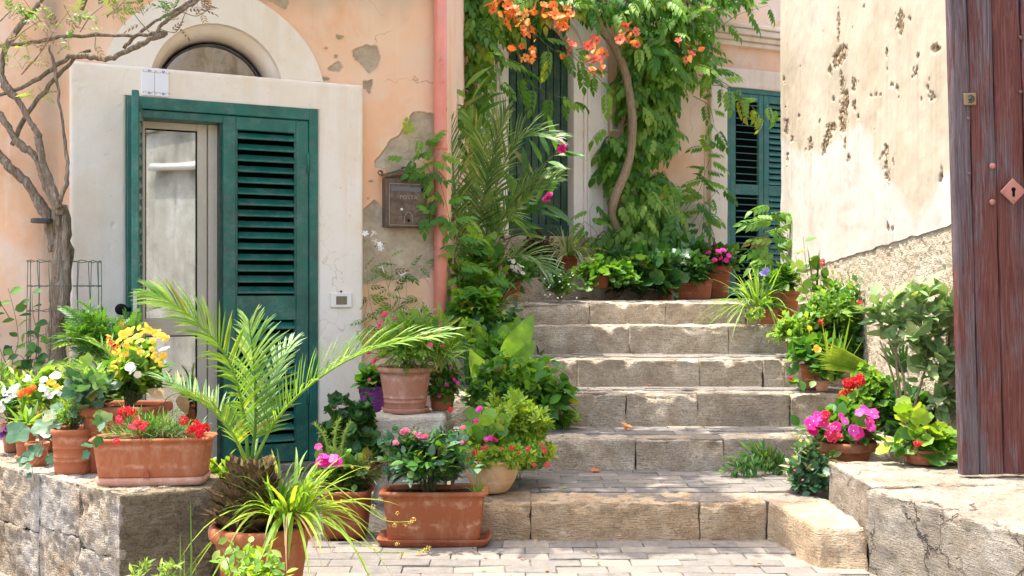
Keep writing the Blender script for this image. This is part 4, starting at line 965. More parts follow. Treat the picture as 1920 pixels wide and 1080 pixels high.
# doorbell plate
a, b = FR.s_(615), FR.s_(655); zc = FR.z(635, 563)
bell = MB().box(a, b, -.062, -.046, zc - .045, zc + .047, .010).build('doorbell', MAT['white_plastic'], fh)
MB().box(a + .035, b - .034, -.0655, -.060, zc - .026, zc + .026, .003).build('screen', MAT['screen'], bell)
m = MB(); m.tube([((a + b) / 2, -.062, zc + .056), ((a + b) / 2, -.046, zc + .056)], .006, 8); m.build('hook', MAT['metal_dark'], bell)
# drainpipe
sp = FR.s_(820); pb = FR.pt(sp, 0, .055); dp = empty('drainpipe', (pb.x, pb.y, 0)); tag(dp, 'salmon painted drainpipe down the corner of the peach house', 'drainpipe')
m = MB(); V, Fc = tube([(0, 0, .0), (0, 0, 1.42), (0, 0, 4.0)], .043, 20); m.add(V, Fc, 0, True); m.build('pipe', MAT['pipe'], dp)
for z in (.87, 2.03, 3.2):
    m = MB(); m.add(*loft([sring(.043, .043, z - .012, 2, 20), sring(.0475, .0475, z - .012, 2, 20), sring(.0475, .0475, z + .012, 2, 20), sring(.043, .043, z + .012, 2, 20)], False, False), 0, True)
    m.tube([(0.0, .0, z), (-.03, .055, z)], .007, 6); m.tube([(-.050, -.02, z), (-.066, -.028, z)], .008, 6); m.build('bracket', MAT['pipe'], dp)
# letter box
a, b = FR.s_(716), FR.s_(797); z0, z1 = FR.z(757, 428), FR.z(757, 336); mc = FR.pt((a + b) / 2, 0, .0); lbx = empty('letter_box', (mc.x, mc.y, z0), FR.ang); tag(lbx, 'rusty brown metal letter box with scrolled roof beside the drainpipe', 'letter box')
hw, hh, dpth = (b - a) / 2, z1 - z0, .085
bd = MB().box(-hw, hw, -dpth, -.002, 0, hh, .004).build('box_body', MAT['rust'], lbx)
dr = MB().box(-hw + .016, hw - .010, -dpth - .007, -dpth + .001, .012, hh - .038, .003).build('door', MAT['rust'], lbx)
m = MB(); yy = -dpth - .0085
for (x0, x1, za, zb) in ((-hw + .016, hw - .010, .012, .016), (-hw + .016, hw - .010, hh - .042, hh - .038), (-hw + .016, -hw + .020, .012, hh - .038), (hw - .014, hw - .010, .012, hh - .038)): m.box(x0, x1, yy - .002, yy + .004, za, zb, .001)
m.build('door_edge', MAT['rust_pale'], dr)
m = MB(); m.box(-hw + .028, hw - .022, -dpth - .011, -dpth - .006, hh - .090, hh - .058, .002); m.build('slot_flap', MAT['flap'], dr)
m = MB(); m.box(hw - .062, hw - .026, -dpth - .0125, -dpth - .010, hh - .086, hh - .062, .001); m.build('slot', MAT['black'], dr)
cu = bpy.data.curves.new('lettering', 'FONT'); cu.body = 'POSTA'; cu.size = .036; cu.extrude = .0016; cu.align_x = 'CENTER'; cu.space_character = 1.15
lt = bpy.data.objects.new('lettering', cu); COL.objects.link(lt); _lm = bpy.data.meshes.new_from_object(lt); bpy.data.objects.remove(lt); lt = obj('lettering', _lm, MAT['rust_pale']); lt.parent = dr; lt.rotation_euler = (RAD(90), 0, 0); lt.location = (0.0, -dpth - .0085, hh - .137)
m = MB()   # raised post horn and key plate
m.tube([(.028 * math.cos(t), -dpth - .0085, .052 + .046 * math.sin(t)) for t in np.linspace(0, math.pi, 12)], .0022, 5); m.tube([(-.028, -dpth - .0085, .052), (-.030, -dpth - .0085, .018)], .0022, 5); m.tube([(.028, -dpth - .0085, .052), (.030, -dpth - .0085, .018)], .0022, 5)
m.tube([(-.055 + .008 * math.cos(t), -dpth - .0085, .060 + .008 * math.sin(t)) for t in np.linspace(0, 6, 10)], .0018, 5); m.build('emblem', MAT['rust_pale'], dr)
m = MB(); m.tube([(-.046, -dpth - .012, .115), (-.046, -dpth - .006, .115)], .009, 10); m.build('stud', MAT['white_plastic'], dr)
m = MB(); m.tube([(.002, -dpth - .011, .045), (.002, -dpth - .006, .045)], .009, 10); m.build('keyhole', MAT['black'], dr)
R_ = []
for k in range(15):
    t = k / 14; x = -hw - .016 + (2 * hw + .03) * t; zt = hh + .008 + .034 * math.sin(math.pi * t) ** 1.3; wv = .0025 * math.cos(k * math.pi)
    R_.append([(x, -dpth - .028, zt - .012 + wv), (x, -dpth - .028, zt - .007 + wv), (x, -.004, zt + .016), (x, -.004, zt + .008)])
m = MB(); m.add(*loft(R_)); m.build('roof', MAT['rust'], lbx)
m = MB()
def spiral(cx, cz_, r, sg, turns=1.3, y=-.05): return [(cx + sg * r * (1 - .55 * q) * math.cos(6.283 * turns * q), y, cz_ + r * (1 - .55 * q) * math.sin(6.283 * turns * q)) for q in np.linspace(0, 1, 16)]
m.tube([(-hw + .01, -.05, hh + .012), (-hw - .02, -.05, hh + .008)] + spiral(-hw - .028, hh + .028, .018, 1), .0035, 5)
m.tube([(-hw + .02, -.05, hh + .02), (-.03, -.05, hh + .062), (0, -.05, hh + .075), (.03, -.05, hh + .062), (hw - .02, -.05, hh + .02)], .003, 5)
for sg in (-1, 1): m.tube(spiral(sg * .018, hh + .058, .016, sg), .0035, 5)
m.build('scroll', MAT['rust'], lbx)

# ---- back house
bh = BK.root('house'); tag(bh, 'peach house above the landing with dark green plank door and trumpet vine', 'house')
sd0, sd1 = BK.s_(948), BK.s_(1074); cdr = (sd0 + sd1) / 2; rdr = (sd1 - sd0) / 2; zsp = 3.30; sw0, sw1 = BK.s_(1359), 3.16; zw0, zw1 = 1.05, BK.z(1400, 167)
def bk_fn(S, Z):
    P3 = np.stack([S, Z, S * 0], 1); dep = fbm(P3, .5, 3, 25) * .007 + fbm(P3, .06, 3, 26) * .002
    keep = ~((S > sd0) & (S < sd1) & (Z < zsp + .02)) & ~((np.hypot(S - cdr, Z - zsp) < rdr + .1) & (Z > zsp)) & ~((S > sw0) & (S < sw1) & (Z < zw1))
    return dep, keep, {'patch': 0 * S, 'stain': np.clip(.55 * ss(.15, -.6, S + .1 * dep) + .12 + .3 * fbm(P3, .3, 4, 31), 0, .7)}
V, Q, at_ = relief(np.arange(-.72, 4.4, .022), np.arange(.98, 4.9, .022), bk_fn); obj('wall', mesh_tris('wall', V, Q, smooth=True, attrs=at_), MAT['peach'], bh)
m = MB(); m.box(-.72, 4.4, .6, .7, .9, 4.9, .01); m.build('rear_wall', MAT['black'], bh)  # black backing painted as the darkness behind the louvres
m = MB(); m.box(-.8, 4.5, -.12, 2.5, 4.9, 5.0, .01); m.build('roof', MAT['terracotta'], bh)
zth = 1.60
lb('threshold', sd0 - .3, sd1 + .3, -.26, .14, 1.0, zth, MAT['step'], bh, seed=131, **kw)
for k, (dy, zz) in enumerate(((.50, 1.40), (.74, 1.21))): lb('door_step', sd0 - .24, sd1 + .26, -dy, -dy + .262, 1.0, zz, MAT['step'], bh, seed=133 + k, **kw)
lb('door_step', BK.s_(1060), BK.s_(1140) + .02, -1.02, -.76, 1.0, 1.115, MAT['step'], bh, seed=137, **kw)
for side, px0, px1 in ((-1, 893, 948), (1, 1074, 1136)):
    a, b = BK.s_(px0), BK.s_(px1); w_ = b - a; pf = [(0, .30, .030), (.30, .36, .052), (.36, .62, .036), (.62, .70, .060), (.70, 1.0, .072)] if side < 0 else [(0, .28, .020), (.28, .36, .046), (.36, .46, .068), (.46, .78, .050), (.78, .84, .066), (.84, 1.0, .040)]
    m = MB()
    for u0, u1, o_ in pf: m.box(a + w_ * u0 + (.0005), a + w_ * u1 - .0005, -o_, .14, 1.55, zsp, .005)
    m.build('pilaster', MAT['pilaster'], bh)
m = MB()
for r0, r1, o_ in ((.0, .10, .02), (.10, .15, .06), (.15, .24, .045), (.24, .29, .066), (.29, .36, .04)): V, Fc = arch_prism(rdr + r0 + .001, rdr + r1, -o_, .14, cdr, zsp, math.pi, 0, 40); m.add(V, Fc)
m.build('arch_moulding', MAT['pilaster'], bh)
dd = MB(); dd.box(sd0 - .02, sd1 + .02, .125, .15, zth, zsp + rdr + .05, .002); bdoor = dd.build('door', MAT['black'], bh)
npk = 9; pw = (sd1 - sd0) / npk
for k in range(npk):
    q = MB(); q.box(sd0 + pw * k + .003, sd0 + pw * (k + 1) - .003, .095 + .004 * (k % 2), .124, zth + .01, zsp + rdr, .005); q.build('plank', MAT['dark_green'], bdoor)
m = MB(); m.box(sd0, sd1, .07, .094, zth + .01, zth + .13, .006); m.build('kick_board', MAT['dark_green'], bdoor)
m = MB(); a = sd1 - .09; m.tube([(a, .07, 2.40), (a, .094, 2.40)], .012, 8); m.add(*loft([[(a + .022 * math.sin(u) * math.cos(t), .062 - .02 * math.cos(u), 2.40 + .022 * math.sin(u) * math.sin(t)) for t in np.linspace(0, 5.6, 9)] for u in np.linspace(.05, 3.1, 6)]), 0, True); m.build('knob', MAT['brass'], bdoor)
lb('plinth', BK.s_(1136) + .004, BK.s_(1329), -.022, .1, .98, 1.98, MAT['roughcast'], bh, seed=140, res=.03, rnd=.01, amp=.004, scale=.05)
lb('window_jamb', BK.s_(1329), sw0 + .01, -.040, .12, .98, zw1 - .002, MAT['jamb'], bh, seed=141, **kw)
lb('window_lintel', BK.s_(1322), 3.6, -.042, .12, zw1, BK.z(1400, 131), MAT['jamb'], bh, seed=142, **kw)
m = MB(); zc0, zc1 = BK.z(1400, 90), BK.z(1400, 52)
for i, (o_, f0, f1) in enumerate(((.05, 0, .25), (.085, .25, .5), (.12, .5, .8), (.14, .8, 1))): m.box(BK.s_(1290), 4.3, -o_, .02, zc0 + (zc1 - zc0) * f0 + (.0005), zc0 + (zc1 - zc0) * f1, .008)
m.build('cornice', MAT['jamb'], bh)
m = MB(); m.box(sw0 + .011, sw0 + .05, -.03, .09, zw0, zw1 - .003, .003); m.box(sw0 + .05, 3.16, -.028, .09, zw1 - .05, zw1 - .003, .003); m.build('shutter_frame', MAT['blue_green'], bh)
sA, sB = sw0 + .052, BK.s_(1429)
shutter('shutter_leaf', bh, sB - sA, zw0, zw1 - .052, (2.09, 2.20), MAT['blue_green'], (sA, -.024, 0), 0, .062, .08, .066, 12, .034, .044, label='left leaf with open dark louvres')
shutter('shutter_leaf', bh, .44, zw0, zw1 - .052, (2.09, 2.20), MAT['blue_green'], (sB + .005, -.024, 0), 0, .062, .08, .060, 58, .034, .056, label='right leaf half hidden by the cream wall')
a, b = BK.s_(1142), BK.s_(1160); m = MB(); zc = BK.z(1150, 236); m.box(a, b, -.03, .0, zc - .06, zc + .06, .006); pl_ = m.build('meter_plate', MAT['white_plastic'], bh); MB().box(a + .02, b - .02, -.034, -.029, zc - .04, zc + .04, .003).build('cover', MAT['steel'], pl_)

# ---- cream house at the right
rh = RT.root('house'); tag(rh, 'cream house with flaking plaster and roughcast base right of the steps', 'house')
BL = [(2100, 320), (1783, 420), (1560, 490), (1300, 572)]
def bl_y(px): return np.interp(px, [p[0] for p in BL[::-1]], [p[1] for p in BL[::-1]])
chips = [ell(1571, 48, 2, 34), ell(1575, 106, 11, 25, .5), ell(1557, 132, 3, 9), ell(1583, 190, 8, 22, .1), ell(1580, 222, 9, 28, .1), ell(1577, 165, 2, 34), ell(1550, 262, 5, 33, .25), ell(1560, 240, 9, 9), ell(1602, 160, 4, 12), ell(1604, 199, 4, 11), ell(1521, 271, 4, 13), ell(1473, 238, 3, 16),
         ell(1662, 312, 4, 42, -.08), ell(1661, 285, 4, 12), ell(1688, 42, 7, 25), ell(1706, 35, 2, 5), ell(1717, 136, 4, 12, .3), ell(1722, 105, 3, 7), ell(1756, 93, 7, 9, .6), ell(1749, 181, 5, 8), ell(1730, 186, 2, 4), ell(1763, 328, 3, 15), ell(1593, 297, 3, 8), ell(1510, 282, 2, 4), ell(1619, 13, 2, 5), ell(1661, 100, 1.5, 10), ell(1672, 162, 3, 6), ell(1682, 165, 2, 7),
         ell(1634, 180, 2, 3), ell(1640, 178, 2, 3), ell(1649, 178, 1.5, 2), ell(1742, 165, 2, 6), ell(1745, 150, 2, 5), ell(1675, 305, 1.5, 9), ell(1654, 290, 2, 5), ell(1662, 130, 1.5, 3), ell(1611, 220, 2, 4), ell(1537, 228, 1.5, 4), ell(1497, 218, 1.5, 4), ell(1484, 262, 3, 6), ell(1475, 300, 2, 14), ell(1470, 150, 2, 6), ell(1450, 30, 3, 8), ell(1665, 425, 3, 9), ell(1673, 429, 2, 4), ell(1562, 185, 2, 4), ell(1580, 165, 3, 20), ell(1585, 270, 2, 14)]
R9 = random.Random(9)
chips += [ell(R9.uniform(1470, 1775), R9.uniform(20, 380), R9.uniform(.6, 1.3), R9.uniform(.8, 2.8)) for _ in range(8)]
tonep = [(1440, 245), (1500, 285), (1530, 295), (1560, 270), (1600, 238), (1620, 232), (1632, 260), (1642, 292), (1662, 330), (1680, 350), (1692, 385), (1705, 412), (1722, 408), (1738, 392), (1752, 355), (1768, 335), (1800, 300), (1800, 640), (1400, 640)]
def rt_all(S, Z):
    P3 = np.stack([S, Z, S * 0], 1); px, py = RT.pix(S, Z); m = worn_mask(RT, S, Z, chips, .9, 7.0, .022, 41, 8); return P3, px, py, m, py > bl_y(px) + 1.5 * vnoise(P3 * 14, 4)
def rt_fn(S, Z):
    P3, px, py, m, low = rt_all(S, Z); tone = np.clip(.5 - (sdf(px, py, tonep) + 12 * fbm(P3, .16, 3, 45)) / 16, 0, 1)
    dep = m * (.010 + .010 * fbm(P3, .014, 2, 46)) + fbm(P3, .45, 3, 47) * .012 + fbm(P3, .07, 3, 48) * .0022
    nz_ = len(np.unique(Z)); M2 = m.reshape(-1, nz_); dr_ = np.zeros_like(M2)
    for j in range(nz_ - 2, -1, -1): dr_[:, j] = np.maximum(M2[:, j + 1], dr_[:, j + 1] * .985)
    drip = np.clip(dr_.ravel() * (.55 + .6 * vnoise(np.stack([S * 30, Z * 1.5, S * 0], 1), 51)), 0, 1) * (1 - m)
    X_ = RT.O[0] + RT.D[0] * S; Y_ = RT.O[1] + RT.D[1] * S; zb = E - (bl_y(CX + F * X_ / Y_) - HY) * Y_ / F + .006 * vnoise(np.stack([S * 9, S * 0, S * 0], 1), 4)
    return dep, Z > zb - .0071, {'patch': m, 'tone': tone, 'drip': drip, '_Z': np.where(Z < zb, zb, Z)}
def rp_fn(S, Z):
    P3, px, py, m, low = rt_all(S, Z); dep = .007 + fbm(P3, .45, 3, 47) * .012 + fbm(P3, .022, 3, 49) * .007
    return dep, py > bl_y(px) - 9, {}
XS = np.concatenate([np.arange(0, 3.2, .014), np.arange(3.2, 4.9, .008)])
V, Q, at_ = relief(XS, np.arange(.9, 3.85, .0072), rt_fn); obj('wall', mesh_tris('wall', V, Q, smooth=True, attrs=at_), MAT['cream'], rh)
V, Q, at_ = relief(XS, np.arange(.1, 1.62, .0085), rp_fn); obj('plinth', mesh_tris('plinth', V, Q, smooth=True), MAT['roughcast'], rh)
m = MB(); m.box(.0, 4.9, .02, .4, 3.84, 4.4, .01); m.box(-.002, .018, .012, 1.6, .9, 4.4, .006); m.build('upper_wall', MAT['cream'], rh)
m = MB(); m.box(4.88, 4.9, .02, .6, .1, 4.4, .004); m.build('end_wall', MAT['cream'], rh)
m = MB(); m.box(-.1, 5, -.06, 2.4, 4.4, 4.5, .01); m.build('roof', MAT['terracotta'], rh)
nw = MB(); nw.box(2.42, 2.8, -4, 4.30, -.05, 4.6, .01); wchild('street_wall', nw.mesh('street_wall'), MAT['old_wall'], rh)
nw = MB(); nw.box(2.36, 2.42, -4, 4.25, 3.25, 4.55, .02); wchild('stone_band', nw.mesh('stone_band'), MAT['rubble'], rh)
nw = MB(); nw.tube(smooth_path([(2.36, -.9, 2.76), (2.36, .9, 2.70), (2.36, 1.12, 2.68), (2.36, 1.17, 2.55), (2.36, 1.17, 2.45)], 6), .05, 12); wchild('waste_pipe', nw.mesh('waste_pipe'), MAT['white_plastic'], rh)
nw = MB(); nw.box(2.24, 2.43, .95, 1.32, 2.28, 2.46, .01); nw.box(2.2, 2.45, 1.9, 3.9, 3.0, 3.1, .02); wchild('ledge', nw.mesh('ledge'), MAT['pale_block'], rh)

# ---- red plank gate
gt = empty('plank_gate', (1.855, 4.42, .338)); gt.rotation_euler = (0, -.0268, 0); tag(gt, 'weathered red wooden plank gate with diamond keyhole plate', 'gate')
x = 0.0
for k, (w_, wn) in enumerate(((.076, .64), (.103, .55), (.118, .38), (.12, .32), (.12, .3), (.12, .3), (.12, .3))):
    a, b = x + .002, x + w_ - .002; nx, nz = 10, 150; pts = []; R_ = []
    V, Fc = cbox(a, b, -.022 + .003 * (k % 2), .022, 0, 2.5, .006); nzs = np.linspace(0, 2.5, 90); rings = []
    yo = .004 * ((k * 37) % 3)
    for j, zz in enumerate(nzs):
        wob = .0022 * math.sin(zz * 9 + k * 3) + .0012 * math.sin(zz * 31 + k); e = .006
        rings.append([(a + wob, -.022 + yo + e, zz), (a + e + wob, -.022 + yo, zz), ((a + b) / 2, -.0235 + yo + .0012 * math.sin(zz * 17 + 2 * k), zz), (b - e + wob * .6, -.022 + yo, zz), (b + wob * .6, -.022 + yo + e, zz), (b, .022, zz), (a, .022, zz)])
    m = MB(); m.add(*loft(rings)); me = m.mesh('plank'); at = me.attributes.new('worn', 'FLOAT', 'POINT'); at.data.foreach_set('value', np.full(len(me.vertices), wn - .5 + .48, np.float32) + np.float32(.0))
    obj('plank', me, MAT['gate'], gt); x += w_
m = MB(); m.box(.02, .78, .023, .05, .3, .42, .004); m.box(.02, .78, .023, .05, 1.9, 2.02, .004); m.build('cross_rail', MAT['gate'], gt)
def gl(px, py):   # point of the photograph on the gate's face, in the gate's own coordinates
    p = W(px, py, 4.395) - gt.location; c, s_ = math.cos(.0268), math.sin(.0268); return (p.x * c + p.z * s_, p.z * c - p.x * s_)
cx_, cz_ = gl(1899, 359); r_ = .054
m = MB(); m.add(*loft([[(cx_ + r_ * s * ca, y, cz_ + r_ * s * 1.0 * sa) for ca, sa in ((1, 0), (.06, .94), (0, 1), (-.06, .94), (-1, 0), (-.94, -.06), (0, -1), (.94, -.06))] for s, y in ((1, -.024), (1, -.0285), (.94, -.031))])); kp = m.build('key_plate', MAT['pink_plate'], gt)
m = MB(); m.tube([(cx_, -.0335, cz_ + .008), (cx_, -.0305, cz_ + .008)], .0085, 12); m.box(cx_ - .005, cx_ + .005, -.0335, -.0305, cz_ - .022, cz_ + .004, .001); m.build('keyhole', MAT['black'], kp)
m = MB(); m.tube([(cx_, -.034, cz_ - .036), (cx_, -.030, cz_ - .036)], .005, 8); m.build('nail', MAT['brass'], kp)
cx_, cz_ = gl(1818, 186); q = MB().box(cx_ - .025, cx_ + .025, -.031, -.018, cz_ - .025, cz_ + .025, .002).build('latch_plate', MAT['brass'], gt)
m = MB(); m.tube([(cx_ + .015 * math.cos(t), -.033, cz_ + .015 * math.sin(t)) for t in np.linspace(-2.2, 2.2, 14)], .0025, 5); m.tube([(cx_, -.034, cz_), (cx_, -.030, cz_)], .009, 10); m.build('latch_ring', MAT['metal_dark'], q)
for px, py, mt in ((1861, 311, 'pink_plate'), (1861, 379, 'pink_plate'), (1818, 325, 'rust'), (1914, 172, 'rust'), (1816, 222, 'rust'), (1914, 70, 'rust')):
    cx_, cz_ = gl(px, py); m = MB(); m.add(*loft([[(cx_ + r * math.cos(t), y, cz_ + r * math.sin(t)) for t in np.linspace(0, 5.76, 12)] for r, y in (((.0125, -.020), (.0125, -.026), (.009, -.031), (.002, -.0325)) if mt != 'rust' else ((.008, -.020), (.008, -.0245), (.006, -.0262), (.002, -.0265)))]), 0, True); m.build('nail_head', MAT[mt], gt)
# ------------------------------------------------------------------ plants
def Wp(pts, d):
    """pixels (px, py[, d]) to world points"""
    return [W(p[0], p[1], p[2] if len(p) > 2 else d) for p in pts]
def px_pot(P, px, w_, ytop, d, z0, mat, taper=.72, e=2, ratio=1., dtop=None, **k):
    """pot given by its centre column, outer width and rim height in the photograph"""
    c = W(px, HY, d); lip = k.get('lip', 1.09); rt = M_(w_ / 2, d) / lip; z1 = E - (ytop - HY) * ((dtop or d) - rt * ratio * .9) / F
    pot(P, (c.x - 0, c.y), rt, rt * taper, z0, z1, MAT[mat], e=e, ratio=ratio, **k); return c.x, c.y, z1, rt
def _pot_local(fn):
    def g(P, c, rt, rb, z0, z1, mat, **k): return fn(P, c, rt, rb, z0, z1, mat, **k)
    return g
def sc(pts, d, jz=0): return [tuple(W(p[0], p[1], (p[2] if len(p) > 2 else d))) for p in pts]

ZW = .412      # top of the retaining wall
# --- climbing tree at the far left
T = Plant('climbing_tree', 'gnarled grey climber trunk against the peach wall left of the door', 'tree', W(112, 924, 5.8))
def limb(pts, r, d=5.8, mat='bark', name='branch', n=8, jit=.012, knots=True):
    C = smooth_path(Wp(pts, d), 5); rr = np.array(lerp_list(r, len(C))) * M_(.74 if name == 'branch' else .74, d); m = MB()
    if knots: rr = rr * (1 + .24 * vnoise(np.array([tuple(c) for c in C]) * 16, 3))
    C = [c + Vector(rng.normal(0, jit * .25, 3).tolist()) for c in C]; m.tube(C, list(rr), n); m.build(name, MAT[mat], T.root, T.base)
limb([(112, 924), (110, 800), (110, 690), (104, 640), (111, 590), (113, 540), (118, 480), (117, 430), (112, 385)], [30, 28, 26, 24, 26, 25, 23, 22, 17], name='trunk', n=14)
limb([(114, 600), (122, 540), (125, 470), (121, 400)], [11, 12, 10, 6], 5.74, name='trunk', n=10)
limb([(102, 470), (97, 440), (88, 405), (72, 375), (52, 345), (24, 318), (-8, 283)], [13, 15, 14, 13, 12, 12, 11])
limb([(114, 400), (100, 372), (84, 335), (74, 305), (58, 285), (36, 271), (22, 250), (5, 222), (-8, 205)], [13, 12, 12, 11, 10, 11, 9, 8, 7], 5.74)
limb([(112, 390), (100, 355), (82, 310), (74, 268), (70, 250), (56, 225), (36, 190), (14, 165), (4, 140), (6, 105), (22, 70), (50, 35), (85, -8)], [9, 9, 9, 11, 8, 8, 8, 10, 7, 7, 7, 6, 6], 5.7)
limb([(114, 378), (126, 335), (124, 280), (112, 190), (100, 120), (92, 85)], [5, 5, 4, 4, 4, 3], 5.68)
limb([(-8, 182), (50, 160), (90, 135), (130, 108), (170, 106), (205, 109), (240, 95), (275, 78), (306, 64)], [4, 5, 6, 7, 7, 7, 7, 7, 9], 5.72)
limb([(290, 70), (300, 50), (330, 28), (360, 8), (385, -10)], [5, 5, 5, 5, 4], 5.72)
limb([(-8, 84), (50, 82), (110, 70), (180, 66), (240, 67), (285, 64), (312, 62)], [4, 5, 5, 5, 5, 5, 6], 5.76)
limb([(22, 270), (45, 225), (75, 180), (120, 130), (150, 102), (170, 95)], [6, 6, 6, 6, 5, 4], 5.78)
limb([(230, 90), (262, 62), (300, 35), (345, 10), (370, -8)], [5, 5, 4, 4, 4], 5.8)
tw = [[(8, 100), (40, 62), (90, 30)], [(40, 140), (75, 100), (100, 60), (130, 20)], [(85, 50), (60, 20), (40, -8)], [(150, 60), (170, 30), (195, 10)], [(200, 30), (215, 20), (240, -5)], [(280, 60), (262, 40), (240, 10)], [(300, 55), (330, 60), (345, 30), (352, 15)], [(340, 22), (370, 30), (395, 12)], [(60, 40), (90, 70), (62, 120)], [(0, 40), (30, 10)], [(120, 10), (140, 45), (160, 55)], [(180, 60), (178, 90), (182, 96)]]
T.stems([smooth_path(Wp(t, 5.66), 4) for t in tw], .0035, 'dry_stem', 'twig')
for pts, mat in [(t, random.choice(['l_light', 'l_dry', 'l_dry', 'l_mid'])) for t in tw]:
    vine_path(T, Wp(pts, 5.62), 'jasmine', (26, 40), 5.6, mat, .05, None, 3, .3)
for c, mat, n in (((22, 95), 'l_yellow', 5), ((40, 115), 'l_yellow', 4), ((70, 175), 'l_yellow', 6), ((150, 30), 'l_light', 7), ((215, 20), 'l_light', 10), ((270, 10), 'l_mid', 10), ((330, 20), 'l_mid', 8), ((90, 40), 'l_light', 6), ((20, 20), 'l_mid', 8), ((370, 15), 'l_dry', 9), ((130, 75), 'l_mid', 5)):
    bush_px(T, (c[0] - 26, c[0] + 26, c[1] - 18, c[1] + 18), 5.62, max(2, n // 2), 3, 'jasmine', (22, 36), mat, nobj=3, stem_r=.0015, stem_mat='dry_stem')
for k in range(60):   # unseen crown above the door, added to cast dapple on steps and paving
    a = random.random(); c = Vector((-2.1 + 2.5 * a + random.uniform(-.3, .3), 5.5 + .55 * a + random.uniform(-.5, .4), 3.75 + random.uniform(-.25, .45)))
    if k % 3 == 2: c = Vector((random.uniform(-1.35, .2), random.uniform(4.78, 5.05), 3.6 + random.uniform(-.15, .4)))
    if k % 4 == 0 or k % 3 == 2 and k % 2: T.stems([smooth_path([(-2.3, 5.7, 2.6), (-2.1, 5.7, 3.2), tuple((Vector((-2.1, 5.7, 3.2)) + c) / 2 + Vector((0, 0, .15))), tuple(c)], 5)], .012, 'dry_stem', 'branch')
    bush(T, tuple(c - Vector((.1, 0, .1))), tuple(c), (.28, .17 if k % 3 == 2 else .24, .16), 8 if k % 3 == 2 else 12, 5, 'vine', (.13, .2), 'l_mid', nobj=0)
m = MB(); q = W(78, 414, 5.72); m.add(*loft([[(q.x + r * math.cos(t), q.y + r * math.sin(t), q.z + z) for t in np.linspace(0, 5.9, 16)] for r, z in ((.05, -.012), (.054, -.01), (.054, .01), (.05, .012))])); m.build('tie_collar', MAT['metal_dark'], T.root, T.base)
cg = empty('wire_cage', tuple(W(121, 924, 5.72))); tag(cg, 'cylindrical cage of thin green wire round the climber trunk', 'wire cage')
cb = Vector(cg.location); r_ = M_(64, 5.7); zt_, zb_ = E - (490 - HY) * 5.72 / F, .02
m = MB()
for k in range(16):
    a = 2 * math.pi * k / 16; m.tube([(r_ * math.cos(a + .05 * math.sin(z * 9 + k)), r_ * math.sin(a), z - cb.z) for z in np.linspace(zb_, zt_, 9)], .0022, 4)
m.build('upright_wire', MAT['cage_wire'], cg, kind='stuff'); m = MB()
for z in np.linspace(zb_ + .05, zt_, 10): m.tube([(r_ * math.cos(a) * 1.005, r_ * math.sin(a) * 1.005, z - cb.z + .004 * math.sin(a * 16)) for a in np.linspace(0, 6.283, 65)], .0022, 4)
m.build('ring_wire', MAT['cage_wire'], cg, kind='stuff')
P = Plant('climbing_rose', 'dark round-leaved climber in front of the peach wall at the far left', 'plant', W(30, 950, 5.45))
for t in ([(30, 760), (22, 690), (34, 640), (28, 590), (15, 540)], [(45, 760), (62, 690), (72, 640), (62, 590), (60, 548)], [(20, 700), (0, 655), (-10, 620)], [(30, 650), (55, 640), (80, 628)], [(60, 700), (40, 668), (10, 662)], [(30, 720), (60, 690), (78, 660)], [(10, 720), (30, 700), (70, 690)], [(20, 600), (5, 575), (-8, 560)]): vine_path(P, Wp(t, 5.45), 'rose', (19, 30), 5.45, 'l_mid' if t[0][0] < 40 else 'l_dark', .033, .0025, 10, .3)
P = Plant('fern_bush', 'dark feathery green bush between the climber trunk and the open shutter', 'bush', W(190, 930, 5.4))
bush_px(P, (128, 255, 588, 700), 5.4, 46, 6, 'feather', (34, 56), 'l_mid', stem_r=.002, lo=-.6)
P = Plant('small_palm', 'small palm with narrow leaflets behind the yellow begonia', 'palm', W(235, 800, 4.75))
P.base[2] = 0; P.root.location = tuple(P.base)
frond(P, Wp([(238, 800, 4.75), (222, 735, 4.72), (172, 700, 4.7), (118, 688, 4.7)], 4.7), 22, M_(78, 4.7), .010, 'l_palm', .5)
frond(P, Wp([(238, 800, 4.75), (230, 720, 4.8), (205, 665, 4.85), (165, 640, 4.9)], 4.7), 20, M_(66, 4.8), .010, 'l_palm', .6)
frond(P, Wp([(240, 800, 4.75), (225, 745, 4.6), (190, 728, 4.5), (140, 735, 4.45)], 4.7), 18, M_(52, 4.6), .010, 'l_cycad', .4)
m = MB(); m.tube([W(238, 805, 4.75), (W(238, 805, 4.75).x, 4.75, 0)], .02, 8); m.build('trunk', MAT['palm_bark'], P.root, P.base)

# --- pots on the retaining wall
P = Plant('flower_trough', 'long terracotta trough of red flowers at the end of the eroded wall', 'planter', (W(289, HY, 3.83).x, 3.83, ZW))
c = (W(290, HY, 3.83).x, 3.83); pot(P, c, .200, .180, ZW + .022, .580, MAT['terracotta'], e=9, ratio=.44, rz=.10, rim=.10, lip=1.06, n=44)
m = MB(); m.add(*loft([sring(.176, .176 * .46, ZW + .001, 9, 44, c, .10), sring(.184, .184 * .46, ZW + .004, 9, 44, c, .10), sring(.189, .189 * .46, ZW + .030, 9, 44, c, .10), sring(.183, .183 * .46, ZW + .030, 9, 44, c, .10), sring(.17, .17 * .46, ZW + .01, 9, 44, c, .10)]), 0, True); m.build('tray', MAT['terracotta_pale'], P.root, P.base)
m = MB(); m.add(*loft([[(c[0] + .012 * math.cos(t) , 3.7405 + y, ZW + .032 + (.026 * max(0, math.sin(t)))) for t in np.linspace(-.3, 3.44, 14)] for y in (.0, .006)])); m.build('overflow_notch', MAT['terracotta_deep'], P.root, P.base)
